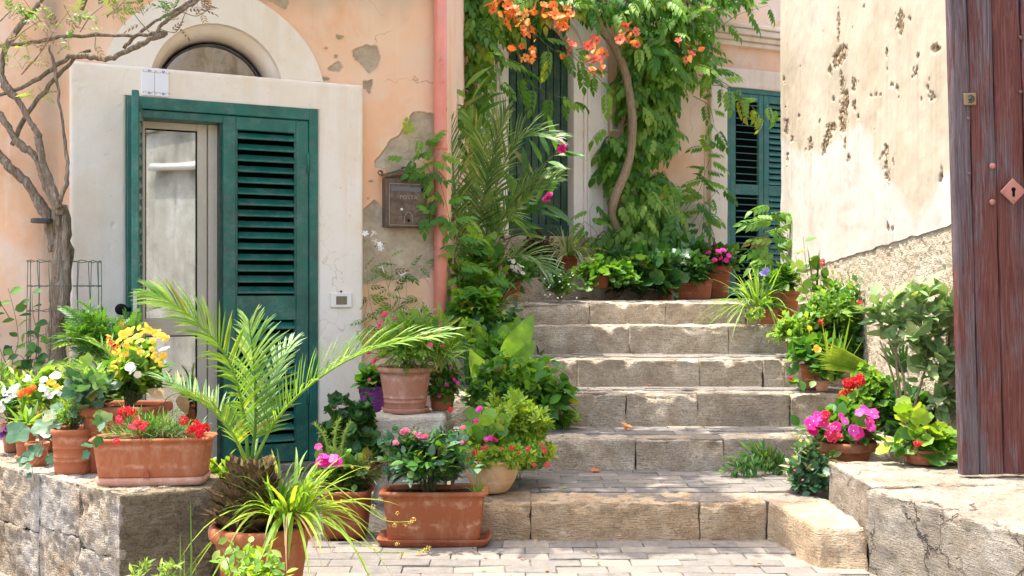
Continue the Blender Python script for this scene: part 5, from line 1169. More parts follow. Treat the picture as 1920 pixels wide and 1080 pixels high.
bush(P, (c[0], c[1], .56), (c[0] - .01, c[1], .585), (.20, .10, .075), 110, 7, 'needle', (.030, .052), 'l_mid', nobj=30, up=.7, stem_r=.0014, lo=-.1)
bush(P, (c[0] - .05, c[1], .56), (c[0] + .06, c[1] - .02, .585), (.14, .08, .06), 50, 7, 'needle', (.028, .05), 'l_grey', nobj=10, up=.7, lo=-.1)
P.flowers(FL['redhead'], sc([(240, 768, 3.83), (248, 772, 3.8), (232, 772, 3.86), (345, 788, 3.75), (364, 803, 3.75), (375, 806, 3.74), (370, 798, 3.8), (383, 803, 3.8), (358, 806, 3.7), (376, 812, 3.72)], 3.8), .040, var=.2); P.flowers(FL['rosehead'], sc([(256, 793, 3.73), (264, 797, 3.74), (246, 800, 3.74), (268, 802, 3.72), (224, 787, 3.75), (218, 828, 3.70), (252, 803, 3.72), (272, 796, 3.76), (258, 786, 3.8)], 3.75), .034)
P.leaves('l_ivy', 'ivy', (np.array(sc([(200, 798), (188, 812), (208, 795), (180, 835), (170, 842), (190, 800)], 3.66)), rng.normal(0, .6, (6, 3)) + [0, -.4, -.2], rng.normal(0, .3, (6, 3)) + [0, -.8, .5], rng.uniform(.045, .06, 6)), 6)
P = Plant('yellow_begonia_pot', 'square terracotta pot of yellow begonia, tallest on the eroded wall', 'potted plant', (W(235, HY, 4.1).x, 4.1, ZW))
px_pot(P, 237, 150, 763, 4.1, ZW, 'terracotta_deep', .86, 5, .9, rim=.15)
bush_px(P, (210, 312, 640, 775), 4.1, 52, 8, 'rose', (20, 34), 'l_mid', base=W(240, 775, 4.1), stem_r=.003, nobj=30)
bush_px(P, (205, 312, 630, 770), 4.05, 30, 6, 'rose', (16, 26), 'l_yellow', base=W(240, 775, 4.1), nobj=16)
bpts = [(225, 640), (232, 628), (240, 622), (250, 618), (262, 615), (272, 612), (280, 620), (290, 625), (298, 622), (304, 630), (266, 628), (254, 634), (242, 640), (235, 650), (262, 642), (286, 640), (284, 655), (292, 665), (300, 672), (278, 668), (264, 662), (226, 632), (216, 660), (222, 676), (214, 690), (230, 668), (296, 676), (306, 668), (203, 632)]
P.flowers(FL['yellow'], sc([(a, b, random.uniform(3.9, 4.08)) for a, b in bpts + [(a + random.uniform(-9, 9), b + random.uniform(-8, 8)) for a, b in bpts]], 4), .027, jit=.8); P.flowers(FL['trumpet'], sc([(209, 645), (204, 634), (213, 655), (220, 648)], 3.98), .024)
P.flowers(FL['white'], sc([(250, 695), (308, 655), (258, 702), (244, 688)], 3.95), .036)
vine_path(P, Wp([(300, 770), (315, 745), (335, 738), (350, 742)], 4.0), 'ovate', (36, 50), 4.0, 'l_dry', .05, .002, 4)
P = Plant('ivy_pot', 'ribbed brown pot with fine green leaves beside the red flower trough', 'potted plant', (W(140, HY, 4.02).x, 4.02, ZW))
px_pot(P, 140, 80, 806, 4.02, ZW, 'terracotta', .86, 2.6, 1, rings=(3, 4, 6), rim=.14, lip=1.05)
bush_px(P, (96, 176, 745, 815), 4.0, 60, 8, 'needle', (18, 28), 'l_light', base=W(140, 812, 4.02), stem_r=.0015, up=.6, nobj=15)
bush_px(P, (128, 216, 700, 772), 3.98, 20, 6, 'ivy', (20, 36), 'l_ivy', base=W(150, 800, 4.0), stem_r=.0018, nobj=40)
P.leaves('l_light', 'ivy', (np.array(sc([(193, 690, 3.95), (180, 678, 3.96), (172, 730, 3.94), (184, 765, 3.92)], 3.95)), np.array([(-.2, -.3, -.9), (-.8, -.2, .2), (.2, -.4, -.8), (.3, -.5, -.8)]), np.array([(0, -1, .2)] * 4, float), np.array([.085, .06, .05, .05])), 4)
P = Plant('trailing_ivy_pot', 'small pot with large lobed ivy leaves hanging over the wall edge', 'potted plant', (W(70, HY, 4.2).x, 4.2, ZW))
px_pot(P, 70, 44, 832, 4.2, ZW, 'terracotta', .8, 2, 1)
ip = [(78, 792, 58), (58, 806, 56), (95, 800, 40), (112, 822, 44), (100, 812, 30), (84, 842, 40), (66, 852, 34), (50, 858, 30), (90, 858, 26), (112, 838, 30), (124, 826, 30), (40, 806, 34), (118, 760, 34), (110, 776, 36), (130, 770, 32), (52, 872, 18), (62, 890, 16), (104, 790, 30)]
P.leaves('l_ivy', 'ivy', (np.array(sc([(a, b - s * .3, 4.02 + .03 * math.sin(a)) for a, b, s in ip], 4)), np.array([(math.sin(a * 1.7) * .7, -.5, -.75) for a, b, s in ip]), np.array([(math.sin(b) * .3, -.8, .6) for a, b, s in ip]), np.array([M_(s, 4.05) for a, b, s in ip])), 18)
P.stems([smooth_path(Wp([(78, 830), (100, 800), (112, 770), (130, 745)], 4.06), 4), smooth_path(Wp([(80, 830), (70, 860), (60, 875), (66, 905)], 3.98), 4), smooth_path(Wp([(75, 830), (90, 850), (68, 870)], 4.0), 4)], .0025, 'dry_stem')
P = Plant('marigold_pot', 'tapered terracotta pot with orange marigold and pale strap leaves', 'potted plant', (W(48, HY, 4.36).x, 4.36, ZW))
px_pot(P, 48, 46, 795, 4.36, ZW + .014, 'terracotta', .68, 2, 1); saucer(P, (W(48, HY, 4.36).x, 4.36), .042, ZW, .016, MAT['terracotta_tan'])
straps(P, W(50, 800, 4.34), 46, (.09, .17), (.014, .022), 'l_light', (.2, 1.3), (.2, .6), nobj=20, spread=.03)
P.flowers(FL['marigold'], sc([(36, 738), (44, 735), (50, 732), (57, 730), (63, 727), (40, 741), (54, 736)], 4.25), .034, var=.2)
P = Plant('white_pansy_pot', 'leftmost terracotta pot with white pansies and a dark purple bloom', 'potted plant', (W(22, HY, 4.56).x, 4.56, ZW))
px_pot(P, 24, 42, 795, 4.56, ZW, 'terracotta_deep', .75, 2, 1)
bush_px(P, (-22, 62, 722, 800), 4.5, 40, 6, 'small', (14, 24), 'l_mid', base=W(20, 800, 4.55), stem_r=.0015, nobj=20)
P.flowers(FL['white'], sc([(4, 752), (10, 742), (18, 735), (26, 730), (2, 765), (14, 750), (22, 744), (32, 725), (8, 732), (30, 738), (-2, 758), (50, 712), (55, 708)], 4.36), .031)
P.flowers(FL['purple'], sc([(6, 806), (12, 813), (4, 816), (16, 804)], 4.3), .04)
P = Plant('daisy_pot', 'pot of small white pansies and yellow daisies under the feathery bush', 'potted plant', (W(98, HY, 4.6).x, 4.6, ZW))
px_pot(P, 98, 60, 775, 4.6, ZW, 'terracotta_deep', .75, 2, 1)
bush_px(P, (62, 135, 690, 785), 4.5, 44, 6, 'oval', (18, 30), 'l_light', base=W(98, 785, 4.6), stem_r=.0015, nobj=25)
P.flowers(FL['white'], sc([(80, 730), (88, 735), (92, 728), (104, 736), (112, 738), (78, 722), (82, 712), (100, 706), (106, 704), (96, 742), (86, 742)], 4.34), .03); P.flowers(FL['yellow'], sc([(105, 726), (115, 730), (122, 728), (98, 718), (92, 716)], 4.36), .028)
P = Plant('green_sprig', 'upright bright green sprig at the left edge behind the pansies', 'plant', W(4, 960, 4.9))
bush_px(P, (-20, 20, 680, 760), 4.9, 22, 8, 'needle', (18, 26), 'l_light', nobj=12, up=.9, stem_r=.002)

P = Plant('pale_sage', 'soft pale green bush filling the gap behind the ribbed pot', 'bush', (W(170, HY, 4.55).x, 4.55, ZW))
bush_px(P, (120, 225, 690, 800), 4.5, 60, 6, 'lance', (24, 38), 'l_light', nobj=24, stem_r=.002, lo=-.3); bush_px(P, (10, 120, 700, 800), 4.75, 60, 6, 'lance', (22, 36), 'l_yellow', nobj=20, lo=-.3)
# --- in front of the green door
P = Plant('potted_palm', 'young palm with shaggy trunk in a round terracotta pot before the door', 'palm', (W(492, HY, 3.62).x, 3.62, 0))
cx_ = W(492, HY, 3.62).x; pot(P, (cx_, 3.62), .163, .115, 0, .312, MAT['terracotta'], rim=.16, lip=1.085, soil_d=.03)
O_ = W(468, 868, 3.62); zc = .27; n = 84; ii = np.arange(n); tt_ = ii / n; an = ii * 2.4; rr_ = .135 * (1 - tt_ * .6)
pos = np.stack([O_.x + .7 * (1 - tt_) * .0 + rr_ * .55 * np.cos(an), 3.62 + rr_ * .55 * np.sin(an), zc + tt_ * .165], 1)
P.leaves('palm_bark', 'thick', (pos, np.stack([np.cos(an) * (.65 - .2 * tt_), np.sin(an) * (.65 - .2 * tt_), .5 + .8 * tt_], 1) + rng.normal(0, .12, (n, 3)), np.stack([-np.cos(an) * .3, -np.sin(an) * .3, np.ones(n)], 1), rng.uniform(.09, .145, n)), 70, 'leaf_base')
P.leaves('l_dry', 'lance', (pos[::3] + [0, 0, -.02], np.stack([np.cos(an[::3] + 1), np.sin(an[::3] + 1), -.1 + 0 * tt_[::3]], 1), np.tile([0, 0, 1.], (28, 1)), rng.uniform(.06, .11, 28)), 16, 'dry_leaf')
m = MB(); m.tube([(O_.x, 3.62, .26), (O_.x, 3.62, .53)], [.05, .028], 10); m.build('trunk', MAT['palm_bark'], P.root, P.base)
frond(P, Wp([(472, 870, 3.62), (479, 790, 3.6), (476, 690, 3.6), (466, 600, 3.63)], 3.6), 36, M_(112, 3.6), .0085, 'l_palm', .55, (62, 26), .2, .0065, (.2, 1, .3))
frond(P, Wp([(466, 870, 3.62), (456, 770, 3.56), (424, 668, 3.5), (355, 592, 3.44), (285, 548, 3.4)], 3.5), 48, M_(104, 3.5), .0085, 'l_palm', .35, (62, 22), .22, .0065, (.3, -.5, .8))
frond(P, Wp([(474, 870, 3.62), (522, 782, 3.6), (600, 708, 3.56), (700, 655, 3.5), (838, 626, 3.46)], 3.5), 52, M_(104, 3.5), .0085, 'l_palm', .75, (62, 22), .16, .0065, (-.1, -.45, .9))
frond(P, Wp([(466, 872, 3.62), (430, 800, 3.64), (372, 752, 3.7), (305, 712, 3.78)], 3.7), 28, M_(92, 3.7), .008, 'l_cycad', .7, (66, 30), .2, .006)
frond(P, Wp([(462, 874, 3.62), (440, 820, 3.5), (400, 770, 3.44), (335, 735, 3.4)], 3.5), 32, M_(70, 3.5), .008, 'l_palm', .6, (60, 25), .25, .006)
frond(P, Wp([(474, 870, 3.64), (490, 790, 3.75), (515, 700, 3.85), (550, 640, 3.95)], 3.8), 30, M_(84, 3.8), .008, 'l_cycad', .6, (50, 20), .2, .006)
P = Plant('strap_leaf_plant', 'arching yellow-green strap leaves sharing the young palm pot', 'plant', (W(545, HY, 3.58).x, 3.58, .29))
straps(P, W(545, 965, 3.58), 120, (.17, .36), (.011, .018), 'l_yellow', (.4, 1.4), (.35, 1.15), nobj=44, spread=.08); straps(P, W(540, 965, 3.58), 14, (.16, .32), (.007, .012), 'l_dry', (.6, 1.4), (.7, 1.4), nobj=8, spread=.05)
straps(P, W(520, 965, 3.56), 40, (.1, .28), (.009, .014), 'l_light', (.1, 1.1), (.25, .9), nobj=10, spread=.04)
fl_st = [[(548, 955, 3.56), (600, 975, 3.45), (660, 1010, 3.38), (720, 1035, 3.34), (800, 1030, 3.3)], [(550, 930, 3.56), (610, 905, 3.5), (660, 935, 3.42), (720, 975, 3.36), (775, 978, 3.32)], [(550, 910, 3.56), (610, 880, 3.5), (650, 872, 3.46), (692, 878, 3.42)]]
P.stems([smooth_path(Wp(t, 3.5), 6) for t in fl_st], .0024, 'l_yellow', 'flower_stalk')
fp = [(702, 1026), (745, 1020), (800, 1030), (792, 1036), (784, 1038), (806, 1026), (760, 1042), (660, 1012), (775, 975), (768, 980), (760, 984), (745, 962), (700, 950), (722, 972), (690, 878), (660, 876), (640, 940), (712, 936), (740, 985), (752, 1040)]
P.flowers(FL['weedhead'], sc(fp, 3.34), .017, var=.4)
P = Plant('yellow_foliage_plant', 'small yellow-green leafed plant behind the palm pot at the wall end', 'plant', (W(418, HY, 4.05).x, 4.05, 0))
bush_px(P, (385, 452, 858, 960), 4.05, 40, 6, 'ovate', (18, 32), 'l_yellow', nobj=20, stem_r=.002, lo=-.7); bush_px(P, (380, 470, 900, 1000), 4.15, 40, 6, 'ovate', (16, 28), 'l_dark', nobj=6, lo=-.8)
P = Plant('ground_shrub', 'low bright green round-leaved plant in the bottom foreground before the palm pot', 'plant', (W(475, HY, 3.05).x, 3.05, 0))
bush_px(P, (400, 548, 1022, 1250), 3.05, 120, 6, 'rose', (15, 30), 'l_light', nobj=50, stem_r=.002, lo=-.3); bush_px(P, (412, 540, 1030, 1200), 3.0, 40, 6, 'oval', (14, 22), 'l_yellow', nobj=20, lo=.1)
for t in ([(440, 1100), (425, 1050), (408, 1020)], [(450, 1100), (440, 1040), (432, 1018)], [(500, 1100), (512, 1060), (530, 1046)]): vine_path(P, Wp(t, 2.98), 'small', (16, 28), 2.98, 'l_weed', .016, .0016, 10)
P = Plant('blade_grass', 'tall single grass blades in front of the grey wall end', 'grass tuft', (W(350, HY, 3.3).x, 3.3, 0))
b0 = W(352, 1200, 3.3)
for tip, wd in (((357, 938), .0042), ((338, 1000), .005), ((366, 1048), .004), ((345, 1030), .004)):
    q = [b0, b0.lerp(W(tip[0] + 2, (tip[1] + 1200) / 2, 3.3), 1), W(tip[0], tip[1], 3.29)]; C = smooth_path(q, 5); V, T_ = ribbon(C, [wd * (1 - .9 * (k / (len(C) - 1)) ** 2) for k in range(len(C))], (0, -1, .1), .3); P.np_part('blade', V, T_, 'l_light')
P = Plant('pale_weed', 'pale fuzzy weed sprigs below the grey wall end', 'weed', (W(300, HY, 3.25).x, 3.25, 0))
for t in ([(300, 1200), (290, 1110), (268, 1060)], [(305, 1200), (300, 1110), (296, 1065)], [(310, 1200), (318, 1100), (326, 1058)], [(295, 1200), (282, 1120), (252, 1072)], [(310, 1200), (312, 1120), (310, 1078)]):
    vine_path(P, Wp(t, 3.25), 'lance', (20, 34), 3.25, 'l_weed', .012, .0018, 12, .1); bush_px(P, (t[-1][0] - 14, t[-1][0] + 14, t[-1][1] - 4, t[-1][1] + 16), 3.25, 4, 4, 'lance', (14, 24), 'l_weed', nobj=8, up=.8)

# --- middle group by the pedestal
P = Plant('vinca_pot', 'square terracotta pot with magenta flowers and furry spikes behind the palm', 'potted plant', (W(650, HY, 4.81).x, 4.81, 0))
px_pot(P, 650, 96, 922, 4.81, 0, 'terracotta_deep', .82, 6, 1, dtop=4.81, rim=.12, lip=1.06)
bush_px(P, (596, 705, 848, 930), 4.8, 46, 6, 'oval', (16, 30), 'l_mid', base=W(650, 930, 4.8), stem_r=.0018, nobj=26); bush_px(P, (655, 735, 845, 925), 4.75, 40, 7, 'needle', (14, 24), 'l_red', base=W(670, 930, 4.8), stem_r=.0016, nobj=10)
P.flowers(FL['vinca'], sc([(597, 838), (604, 864), (598, 870), (612, 869), (624, 860), (631, 866), (636, 873), (620, 874), (607, 856)], 4.66), .044)
for t in ([(648, 880), (640, 850), (646, 815), (658, 790)], [(622, 880), (616, 845), (606, 815), (590, 795)], [(640, 860), (628, 838), (630, 805), (637, 786)]):
    C = smooth_path(Wp(t, 4.74), 10); n = 180; k_ = rng.uniform(0, len(C) - 1.01, n); pos = np.array([tuple(C[int(a)].lerp(C[int(a) + 1], a % 1)) for a in k_]); P.leaves('l_weed', 'needle', (pos, rng.normal(0, .6, (n, 3)) + [0, 0, .5], rng.normal(0, 1, (n, 3)), rng.uniform(.018, .028, n)), 0); P.stems([C], .010, 'l_weed', 'spike')
P = Plant('door_shrub', 'dark green lobed shrub against the cream door jamb', 'bush', (W(655, HY, 5.5).x, 5.5, 0))
bush_px(P, (602, 712, 738, 960), 5.5, 90, 6, 'parsley', (28, 44), 'l_dark', nobj=26, stem_r=.003, lo=-.4)
lg = MB(); rough_block('stone_ledge', quad_block(-.92, -.50, 5.965, 6.32, -.02, .395), MAT['pale_block'], None, .03, .02, .012, seed=140); tag(bpy.data.objects['stone_ledge'], 'low stone ledge behind the pedestal carrying the purple pot', 'ledge')
P = Plant('purple_pot', 'small purple woven pot with a green plant behind the pedestal', 'potted plant', (W(699, HY, 6.1).x, 6.1, .398))
px_pot(P, 699, 56, 726, 6.1, .398, 'purple', .74, 2, 1, rings=(1, 2, 3, 4, 5, 6, 7), rim=.1, lip=1.05); bush_px(P, (674, 722, 696, 738), 6.08, 24, 5, 'rose', (18, 28), 'l_mid', base=W(699, 735, 6.1), nobj=20, stem_r=.0015); P.flowers(FL['pinkhead'], sc([(692, 712), (716, 712)], 5.98), .025)
P = Plant('pink_clay_pot', 'large pale pink clay pot with ferny pale foliage on the pedestal', 'potted plant', (W(760, HY, 5.72).x, 5.72, .449))
saucer(P, (W(760, HY, 5.72).x, 5.72), .128, .449, .026, MAT['terracotta_pale']); px_pot(P, 760, 108, 690, 5.72, .459, 'terracotta_pale', .74, 2, 1, rings=(2, 3), rim=.13)
bush_px(P, (690, 862, 590, 712), 5.66, 90, 6, 'feather', (26, 44), 'l_light', base=W(762, 700, 5.7), stem_r=.002, nobj=34, lo=-.25); bush_px(P, (725, 860, 625, 705), 5.6, 50, 7, 'needle', (22, 36), 'l_yellow', base=W(765, 700, 5.7), nobj=16)
P.flowers(FL['rosy'], sc([(700, 680), (706, 676), (712, 612), (722, 590), (716, 604), (786, 634), (798, 628), (808, 630), (826, 628), (830, 650), (740, 600), (806, 648), (690, 660)], 5.5), .032)
P = Plant('trailing_flower_pot', 'small terracotta pot with trailing pink flowers at the right of the pink pot', 'potted plant', (W(830, HY, 5.84).x, 5.84, .449))
px_pot(P, 829, 54, 728, 5.84, .449, 'terracotta', .8, 2, 1); bush_px(P, (800, 866, 685, 762), 5.76, 44, 6, 'small', (14, 24), 'l_mid', base=W(830, 730, 5.8), stem_r=.0015, nobj=20, lo=-.8); P.flowers(FL['magenta'], sc([(856, 700), (851, 712), (846, 690), (838, 722), (824, 744), (858, 718)], 5.66), .022)
P = Plant('leafy_trough', 'terracotta trough on a tray with glossy dark leaves and small pink blooms', 'planter', (W(815, HY, 4.66).x, 4.66, 0))
c = (W(815, HY, 4.66).x, 4.66)
m = MB(); m.add(*loft([sring(a, a * .44, z, 9, 44, c) for a, z in ((.215, .002), (.228, .004), (.244, .030), (.246, .034), (.238, .034), (.222, .014), (.1, .012))]), 0, True); m.build('tray', MAT['terracotta_deep'], P.root, P.base)
pot(P, c, .222, .196, .014, .236, MAT['terracotta'], e=9, ratio=.42, rim=.10, lip=1.07, n=44)
bush_px(P, (715, 888, 800, 960), 4.64, 150, 8, 'ovate', (17, 28), 'l_ivy', base=W(806, 930, 4.66), stem_r=.0022, nobj=60, lo=-.15); bush_px(P, (720, 880, 806, 940), 4.60, 60, 7, 'ovate', (15, 26), 'l_mid', base=W(806, 930, 4.66), nobj=30, lo=0)
straps(P, W(895, 930, 4.62), 16, (.05, .12), (.006, .009), 'l_light', (.1, .9), (.2, .6), nobj=10); P.flowers(FL['pinkhead'], sc([(760, 806), (755, 810), (766, 808), (786, 816), (792, 820), (798, 818), (778, 812), (868, 802), (866, 830), (742, 830)], 4.54), .03)
P = Plant('nasturtium_bowl', 'wide tan clay bowl with round nasturtium leaves and coral flowers', 'potted plant', (W(922, HY, 4.98).x, 4.98, .163))
px_pot(P, 922, 112, 866, 4.98, .165, 'terracotta_tan', .56, 2, 1, rim=.10, lip=1.04, bulge=.10)
bush_px(P, (862, 960, 785, 860), 4.96, 22, 4, 'round', (20, 32), 'l_light', base=W(915, 868, 4.96), stem_r=.0018, nobj=50, up=.9, jit=.3); bush_px(P, (866, 1000, 838, 890), 4.9, 60, 7, 'tuft', (14, 22), 'l_yellow', base=W(925, 868, 4.96), nobj=20, lo=-.4)
P.flowers(FL['rosehead'], sc([(870, 830), (905, 842), (940, 842), (990, 842), (1014, 832), (1020, 845), (960, 840), (890, 848), (1026, 872), (1002, 872), (972, 850), (912, 838), (1018, 838)], 4.78), .028); P.flowers(FL['magenta'], sc([(920, 822), (926, 826), (893, 790), (899, 768), (912, 824)], 4.8), .032); P.flowers(FL['redhead'], sc([(852, 830), (858, 826), (845, 768)], 4.7), .026)
P = Plant('bright_shrub', 'rounded bright yellow-green bush beside the second step', 'bush', (W(965, HY, 5.22).x, 5.22, .163))
bush_px(P, (898, 1030, 742, 905), 5.22, 260, 8, 'tuft', (20, 32), 'l_yellow', nobj=60, stem_r=.002, lo=-.4); bush_px(P, (905, 1024, 800, 905), 5.14, 50, 6, 'tuft', (18, 28), 'l_light', nobj=16, lo=-.4)
P = Plant('wall_jasmine', 'thin jasmine climber with white stars under the letter box', 'climber', (FR.at(735, 600, .06).x, FR.at(735, 600, .06).y, 0))
def frp(pts, out=.06): return [FR.at(a, b, out + .03 * math.sin(a * .7)) for a, b in pts]
for t in ([(750, 690), (735, 600), (728, 540), (712, 495), (690, 448)], [(735, 600), (750, 560), (742, 530), (765, 505), (800, 498)], [(728, 640), (700, 590), (690, 540), (688, 500)], [(740, 620), (760, 570), (762, 520)], [(728, 540), (735, 510), (730, 480)], [(720, 640), (712, 590), (722, 550)], [(690, 640), (683, 600), (690, 560)], [(760, 640), (778, 590), (790, 560)]): vine_path(P, frp(t), 'jasmine', (26, 40), 6.9, random.choice(['l_mid', 'l_mid', 'l_light']), .045, .0018, 10, .3)
P.flowers(FL['jasmine'], [tuple(q) for q in frp([(685, 438), (701, 436), (704, 452), (712, 458), (714, 466), (752, 516), (716, 500)], .14)], .05, (.2, -.9, .2))
P = Plant('pipe_climber', 'young trumpet vine shoots with pointed leaflets wound round the drainpipe', 'climber', (FR.at(838, 600, .12).x, FR.at(838, 600, .12).y, .3))
for t in ([(866, 640), (860, 500), (850, 420), (822, 402), (794, 405)], [(846, 430), (836, 380), (822, 330), (812, 290), (796, 262), (770, 258)], [(812, 340), (800, 310), (778, 298), (752, 300)], [(812, 320), (822, 285), (832, 262)], [(814, 300), (812, 335), (816, 372)], [(862, 480), (862, 430), (876, 410)]): vine_path(P, frp(t, .15), 'vine3', (30, 48), 6.9, 'l_vine', .06, .0025, 10, .3)

# --- bank left of the steps
def gy(d, x): return tread(d)
P = Plant('bank_palm', 'feathery grey-green palm beside the drainpipe left of the landing', 'palm', (W(885, HY, 7.95).x, 7.95, 1.02))
for pts, n, ll, mat in (([(888, 560), (910, 450), (935, 335), (975, 262), (1040, 258)], 46, 84, 'l_cycad'), ([(880, 560), (898, 420), (922, 300), (950, 205)], 46, 86, 'l_cycad'), ([(874, 560), (862, 440), (850, 320), (838, 230)], 36, 80, 'l_cycad'), ([(890, 560), (930, 450), (985, 375), (1045, 335)], 40, 80, 'l_cycad'), ([(885, 560), (880, 420), (905, 300), (880, 215)], 34, 80, 'l_palm'), ([(888, 560), (930, 500), (985, 480), (1030, 510)], 30, 66, 'l_cycad'), ([(880, 560), (850, 480), (838, 420), (842, 370)], 26, 66, 'l_cycad'), ([(888, 560), (912, 480), (955, 390), (1015, 330)], 40, 80, 'l_cycad'), ([(884, 560), (905, 500), (925, 420), (938, 400), (960, 410)], 26, 70, 'l_palm'), ([(880, 560), (890, 500), (870, 430), (850, 400)], 26, 66, 'l_palm')):
    frond(P, Wp([(a, b, 7.95 - .5 * k / len(pts) * (1 if mat == 'l_cycad' else -.4)) for k, (a, b) in enumerate(pts)], 7.9), n, M_(ll, 7.9), .015, mat, random.uniform(.3, .7), (58, 22), .3, .010, (random.uniform(-.3, .3), -.5, .8))
m = MB(); m.tube([W(885, 566, 7.95), W(884, 520, 7.95), W(884, 480, 7.95)], [.06, .05, .03], 8); m.build('trunk', MAT['palm_bark'], P.root, P.base)
P = Plant('oleander', 'oleander with narrow leaves and two magenta flowers in front of the plank door', 'bush', (W(895, HY, 8.4).x, 8.4, 1.02))
for t in ([(885, 560), (890, 400), (880, 280), (890, 195)], [(890, 560), (930, 460), (985, 400), (1022, 378)], [(892, 560), (950, 420), (1010, 320), (1050, 282)], [(885, 560), (865, 420), (858, 300), (850, 220)], [(890, 560), (915, 380), (905, 260), (868, 170)], [(888, 560), (960, 440), (985, 350), (1000, 320)], [(880, 560), (846, 470), (840, 380)]): vine_path(P, Wp(t, 8.3), 'lance', (52, 80), 8.3, random.choice(['l_mid', 'l_light']), .028, .005, 16, -.3)
P.flowers(FL['magenta'], sc([(1054, 270, 8.1), (1058, 276, 8.1), (1052, 280, 8.12), (1056, 284, 8.1), (1026, 371, 8.05), (1030, 367, 8.05), (1022, 374, 8.06), (1028, 378, 8.04), (1050, 262, 8.1)], 8.1), .055)
P = Plant('round_leaf_climber', 'climber with rounded light leaves at the foot of the drainpipe', 'climber', (W(868, HY, 7.32).x, 7.32, .875))
bush_px(P, (868, 936, 450, 620), 7.4, 80, 7, 'heart', (17, 30), 'l_mid', nobj=50, stem_r=.003, lo=-.5); bush_px(P, (864, 915, 490, 600), 7.3, 20, 6, 'rose', (24, 38), 'l_light', nobj=26, lo=-.3)
for t in ([(868, 600), (858, 520), (862, 460), (880, 430)], [(870, 600), (900, 540), (905, 500)], [(862, 560), (852, 500), (858, 440)]): vine_path(P, Wp(t, 7.2), 'vine', (50, 70), 7.2, 'l_vine', .06, .003, 10)
P = Plant('variegated_spider_plant', 'cream striped spider plant at the left end of the landing', 'plant', (W(938, HY, 7.55).x, 7.55, 1.02))
straps(P, W(930, 572, 7.45), 60, (.22, .42), (.012, .02), 'l_varieg', (.2, 1.45), (.4, 1.1), nobj=34, spread=.06)
P = Plant('white_flower_pot', 'orange clay pot with small white flowers near the palm on the landing', 'potted plant', (W(952, HY, 8.35).x, 8.35, 1.02))
px_pot(P, 950, 62, 522, 8.35, 1.022, 'terracotta', .75, 2, 1); bush_px(P, (898, 1010, 470, 545), 8.25, 60, 6, 'small', (16, 26), 'l_mid', base=W(950, 530, 8.3), stem_r=.002, nobj=20, lo=-.7); P.flowers(FL['white'], sc([(970, 502), (976, 506), (968, 510), (962, 490), (955, 486), (980, 512), (960, 500), (972, 496), (966, 506), (978, 500), (925, 510), (930, 516)], 8.0), .04); P.flowers(FL['pinkhead'], sc([(950, 512), (934, 505), (938, 500)], 8.0), .035); P.flowers(FL['yellow'], sc([(915, 538), (922, 542), (930, 540)], 8.0), .035)
P = Plant('dark_shrub', 'dense dark green leafy shrub beside the fifth step', 'bush', (W(905, HY, 6.9).x, 6.9, .685))
bush_px(P, (846, 1005, 570, 760), 6.88, 130, 7, 'ovate', (18, 34), 'l_dark', nobj=46, stem_r=.004, lo=-.6); bush_px(P, (835, 985, 590, 740), 6.7, 46, 6, 'heart', (18, 30), 'l_light', nobj=40, lo=-.5); bush_px(P, (862, 930, 540, 650), 6.95, 34, 5, 'vine3', (36, 56), 'l_vine', nobj=20, lo=-.5); bush_px(P, (880, 1000, 630, 740), 6.6, 40, 5, 'feather', (30, 48), 'l_mid', nobj=20, lo=-.5)
straps(P, W(880, 720, 6.6), 22, (.25, .5), (.012, .018), 'l_dark', (.1, .7), (.1, .4), nobj=10, spread=.1)
P = Plant('big_leaf_plant', 'broad bright green blades standing out of the bank beside the steps', 'plant', (W(930, HY, 6.4).x, 6.4, .515))
items = [((940, 690), (998, 604), (.3, -.9, .3)), ((930, 740), (1000, 655), (.5, -.8, .5)), ((930, 740), (880, 670), (-.4, -.8, .4))]
P.leaves('l_light', 'big', (np.array([tuple(W(a[0], a[1], 6.36)) for a, b, n in items]), np.array([tuple(W(b[0], b[1], 6.2) - W(a[0], a[1], 6.36)) for a, b, n in items]), np.array([n for a, b, n in items], float), np.array([(W(b[0], b[1], 6.2) - W(a[0], a[1], 6.36)).length for a, b, n in items])), 5)
straps(P, W(935, 770, 6.3), 12, (.25, .45), (.02, .03), 'l_light', (.2, .9), (.2, .8), nobj=12, spread=.1); P.flowers(FL['rosehead'], sc([(936, 730), (940, 740), (958, 745)], 6.0), .03)
P = Plant('bank_shrub', 'mid green shrub with small lobed leaves spilling onto the third step', 'bush', (W(960, HY, 6.0).x, 6.0, .328))
bush_px(P, (868, 1054, 650, 832), 5.98, 170, 7, 'rose', (16, 28), 'l_vine', nobj=50, stem_r=.003, lo=-.5); bush_px(P, (880, 960, 690, 790), 5.84, 44, 6, 'parsley', (20, 32), 'l_mid', nobj=26, lo=-.5); bush_px(P, (1000, 1070, 680, 800), 5.9, 22, 6, 'ovate', (22, 36), 'l_mid', nobj=40, lo=-.9, droop=.3)
P = Plant('step_weeds', 'dry tuft of small weeds at the left end of the third step', 'weed', (W(1060, HY, 6.02).x, 6.02, .328))
bush_px(P, (1035, 1095, 768, 806), 6.0, 34, 5, 'small', (8, 16), 'l_weed', nobj=10, stem_r=.0014, stem_mat='dry_stem', lo=-.2)
P = Plant('white_herb', 'airy herb with tiny white flowers at the edge of the landing', 'plant', (W(1048, HY, 7.62).x, 7.62, 1.022))
bush_px(P, (1015, 1085, 505, 566), 7.6, 60, 6, 'small', (9, 16), 'l_mid', nobj=14, stem_r=.0015, lo=-.3); P.flowers(FL['white'], sc([(random.uniform(1020, 1082), random.uniform(510, 560)) for _ in range(26)], 7.42), .012)
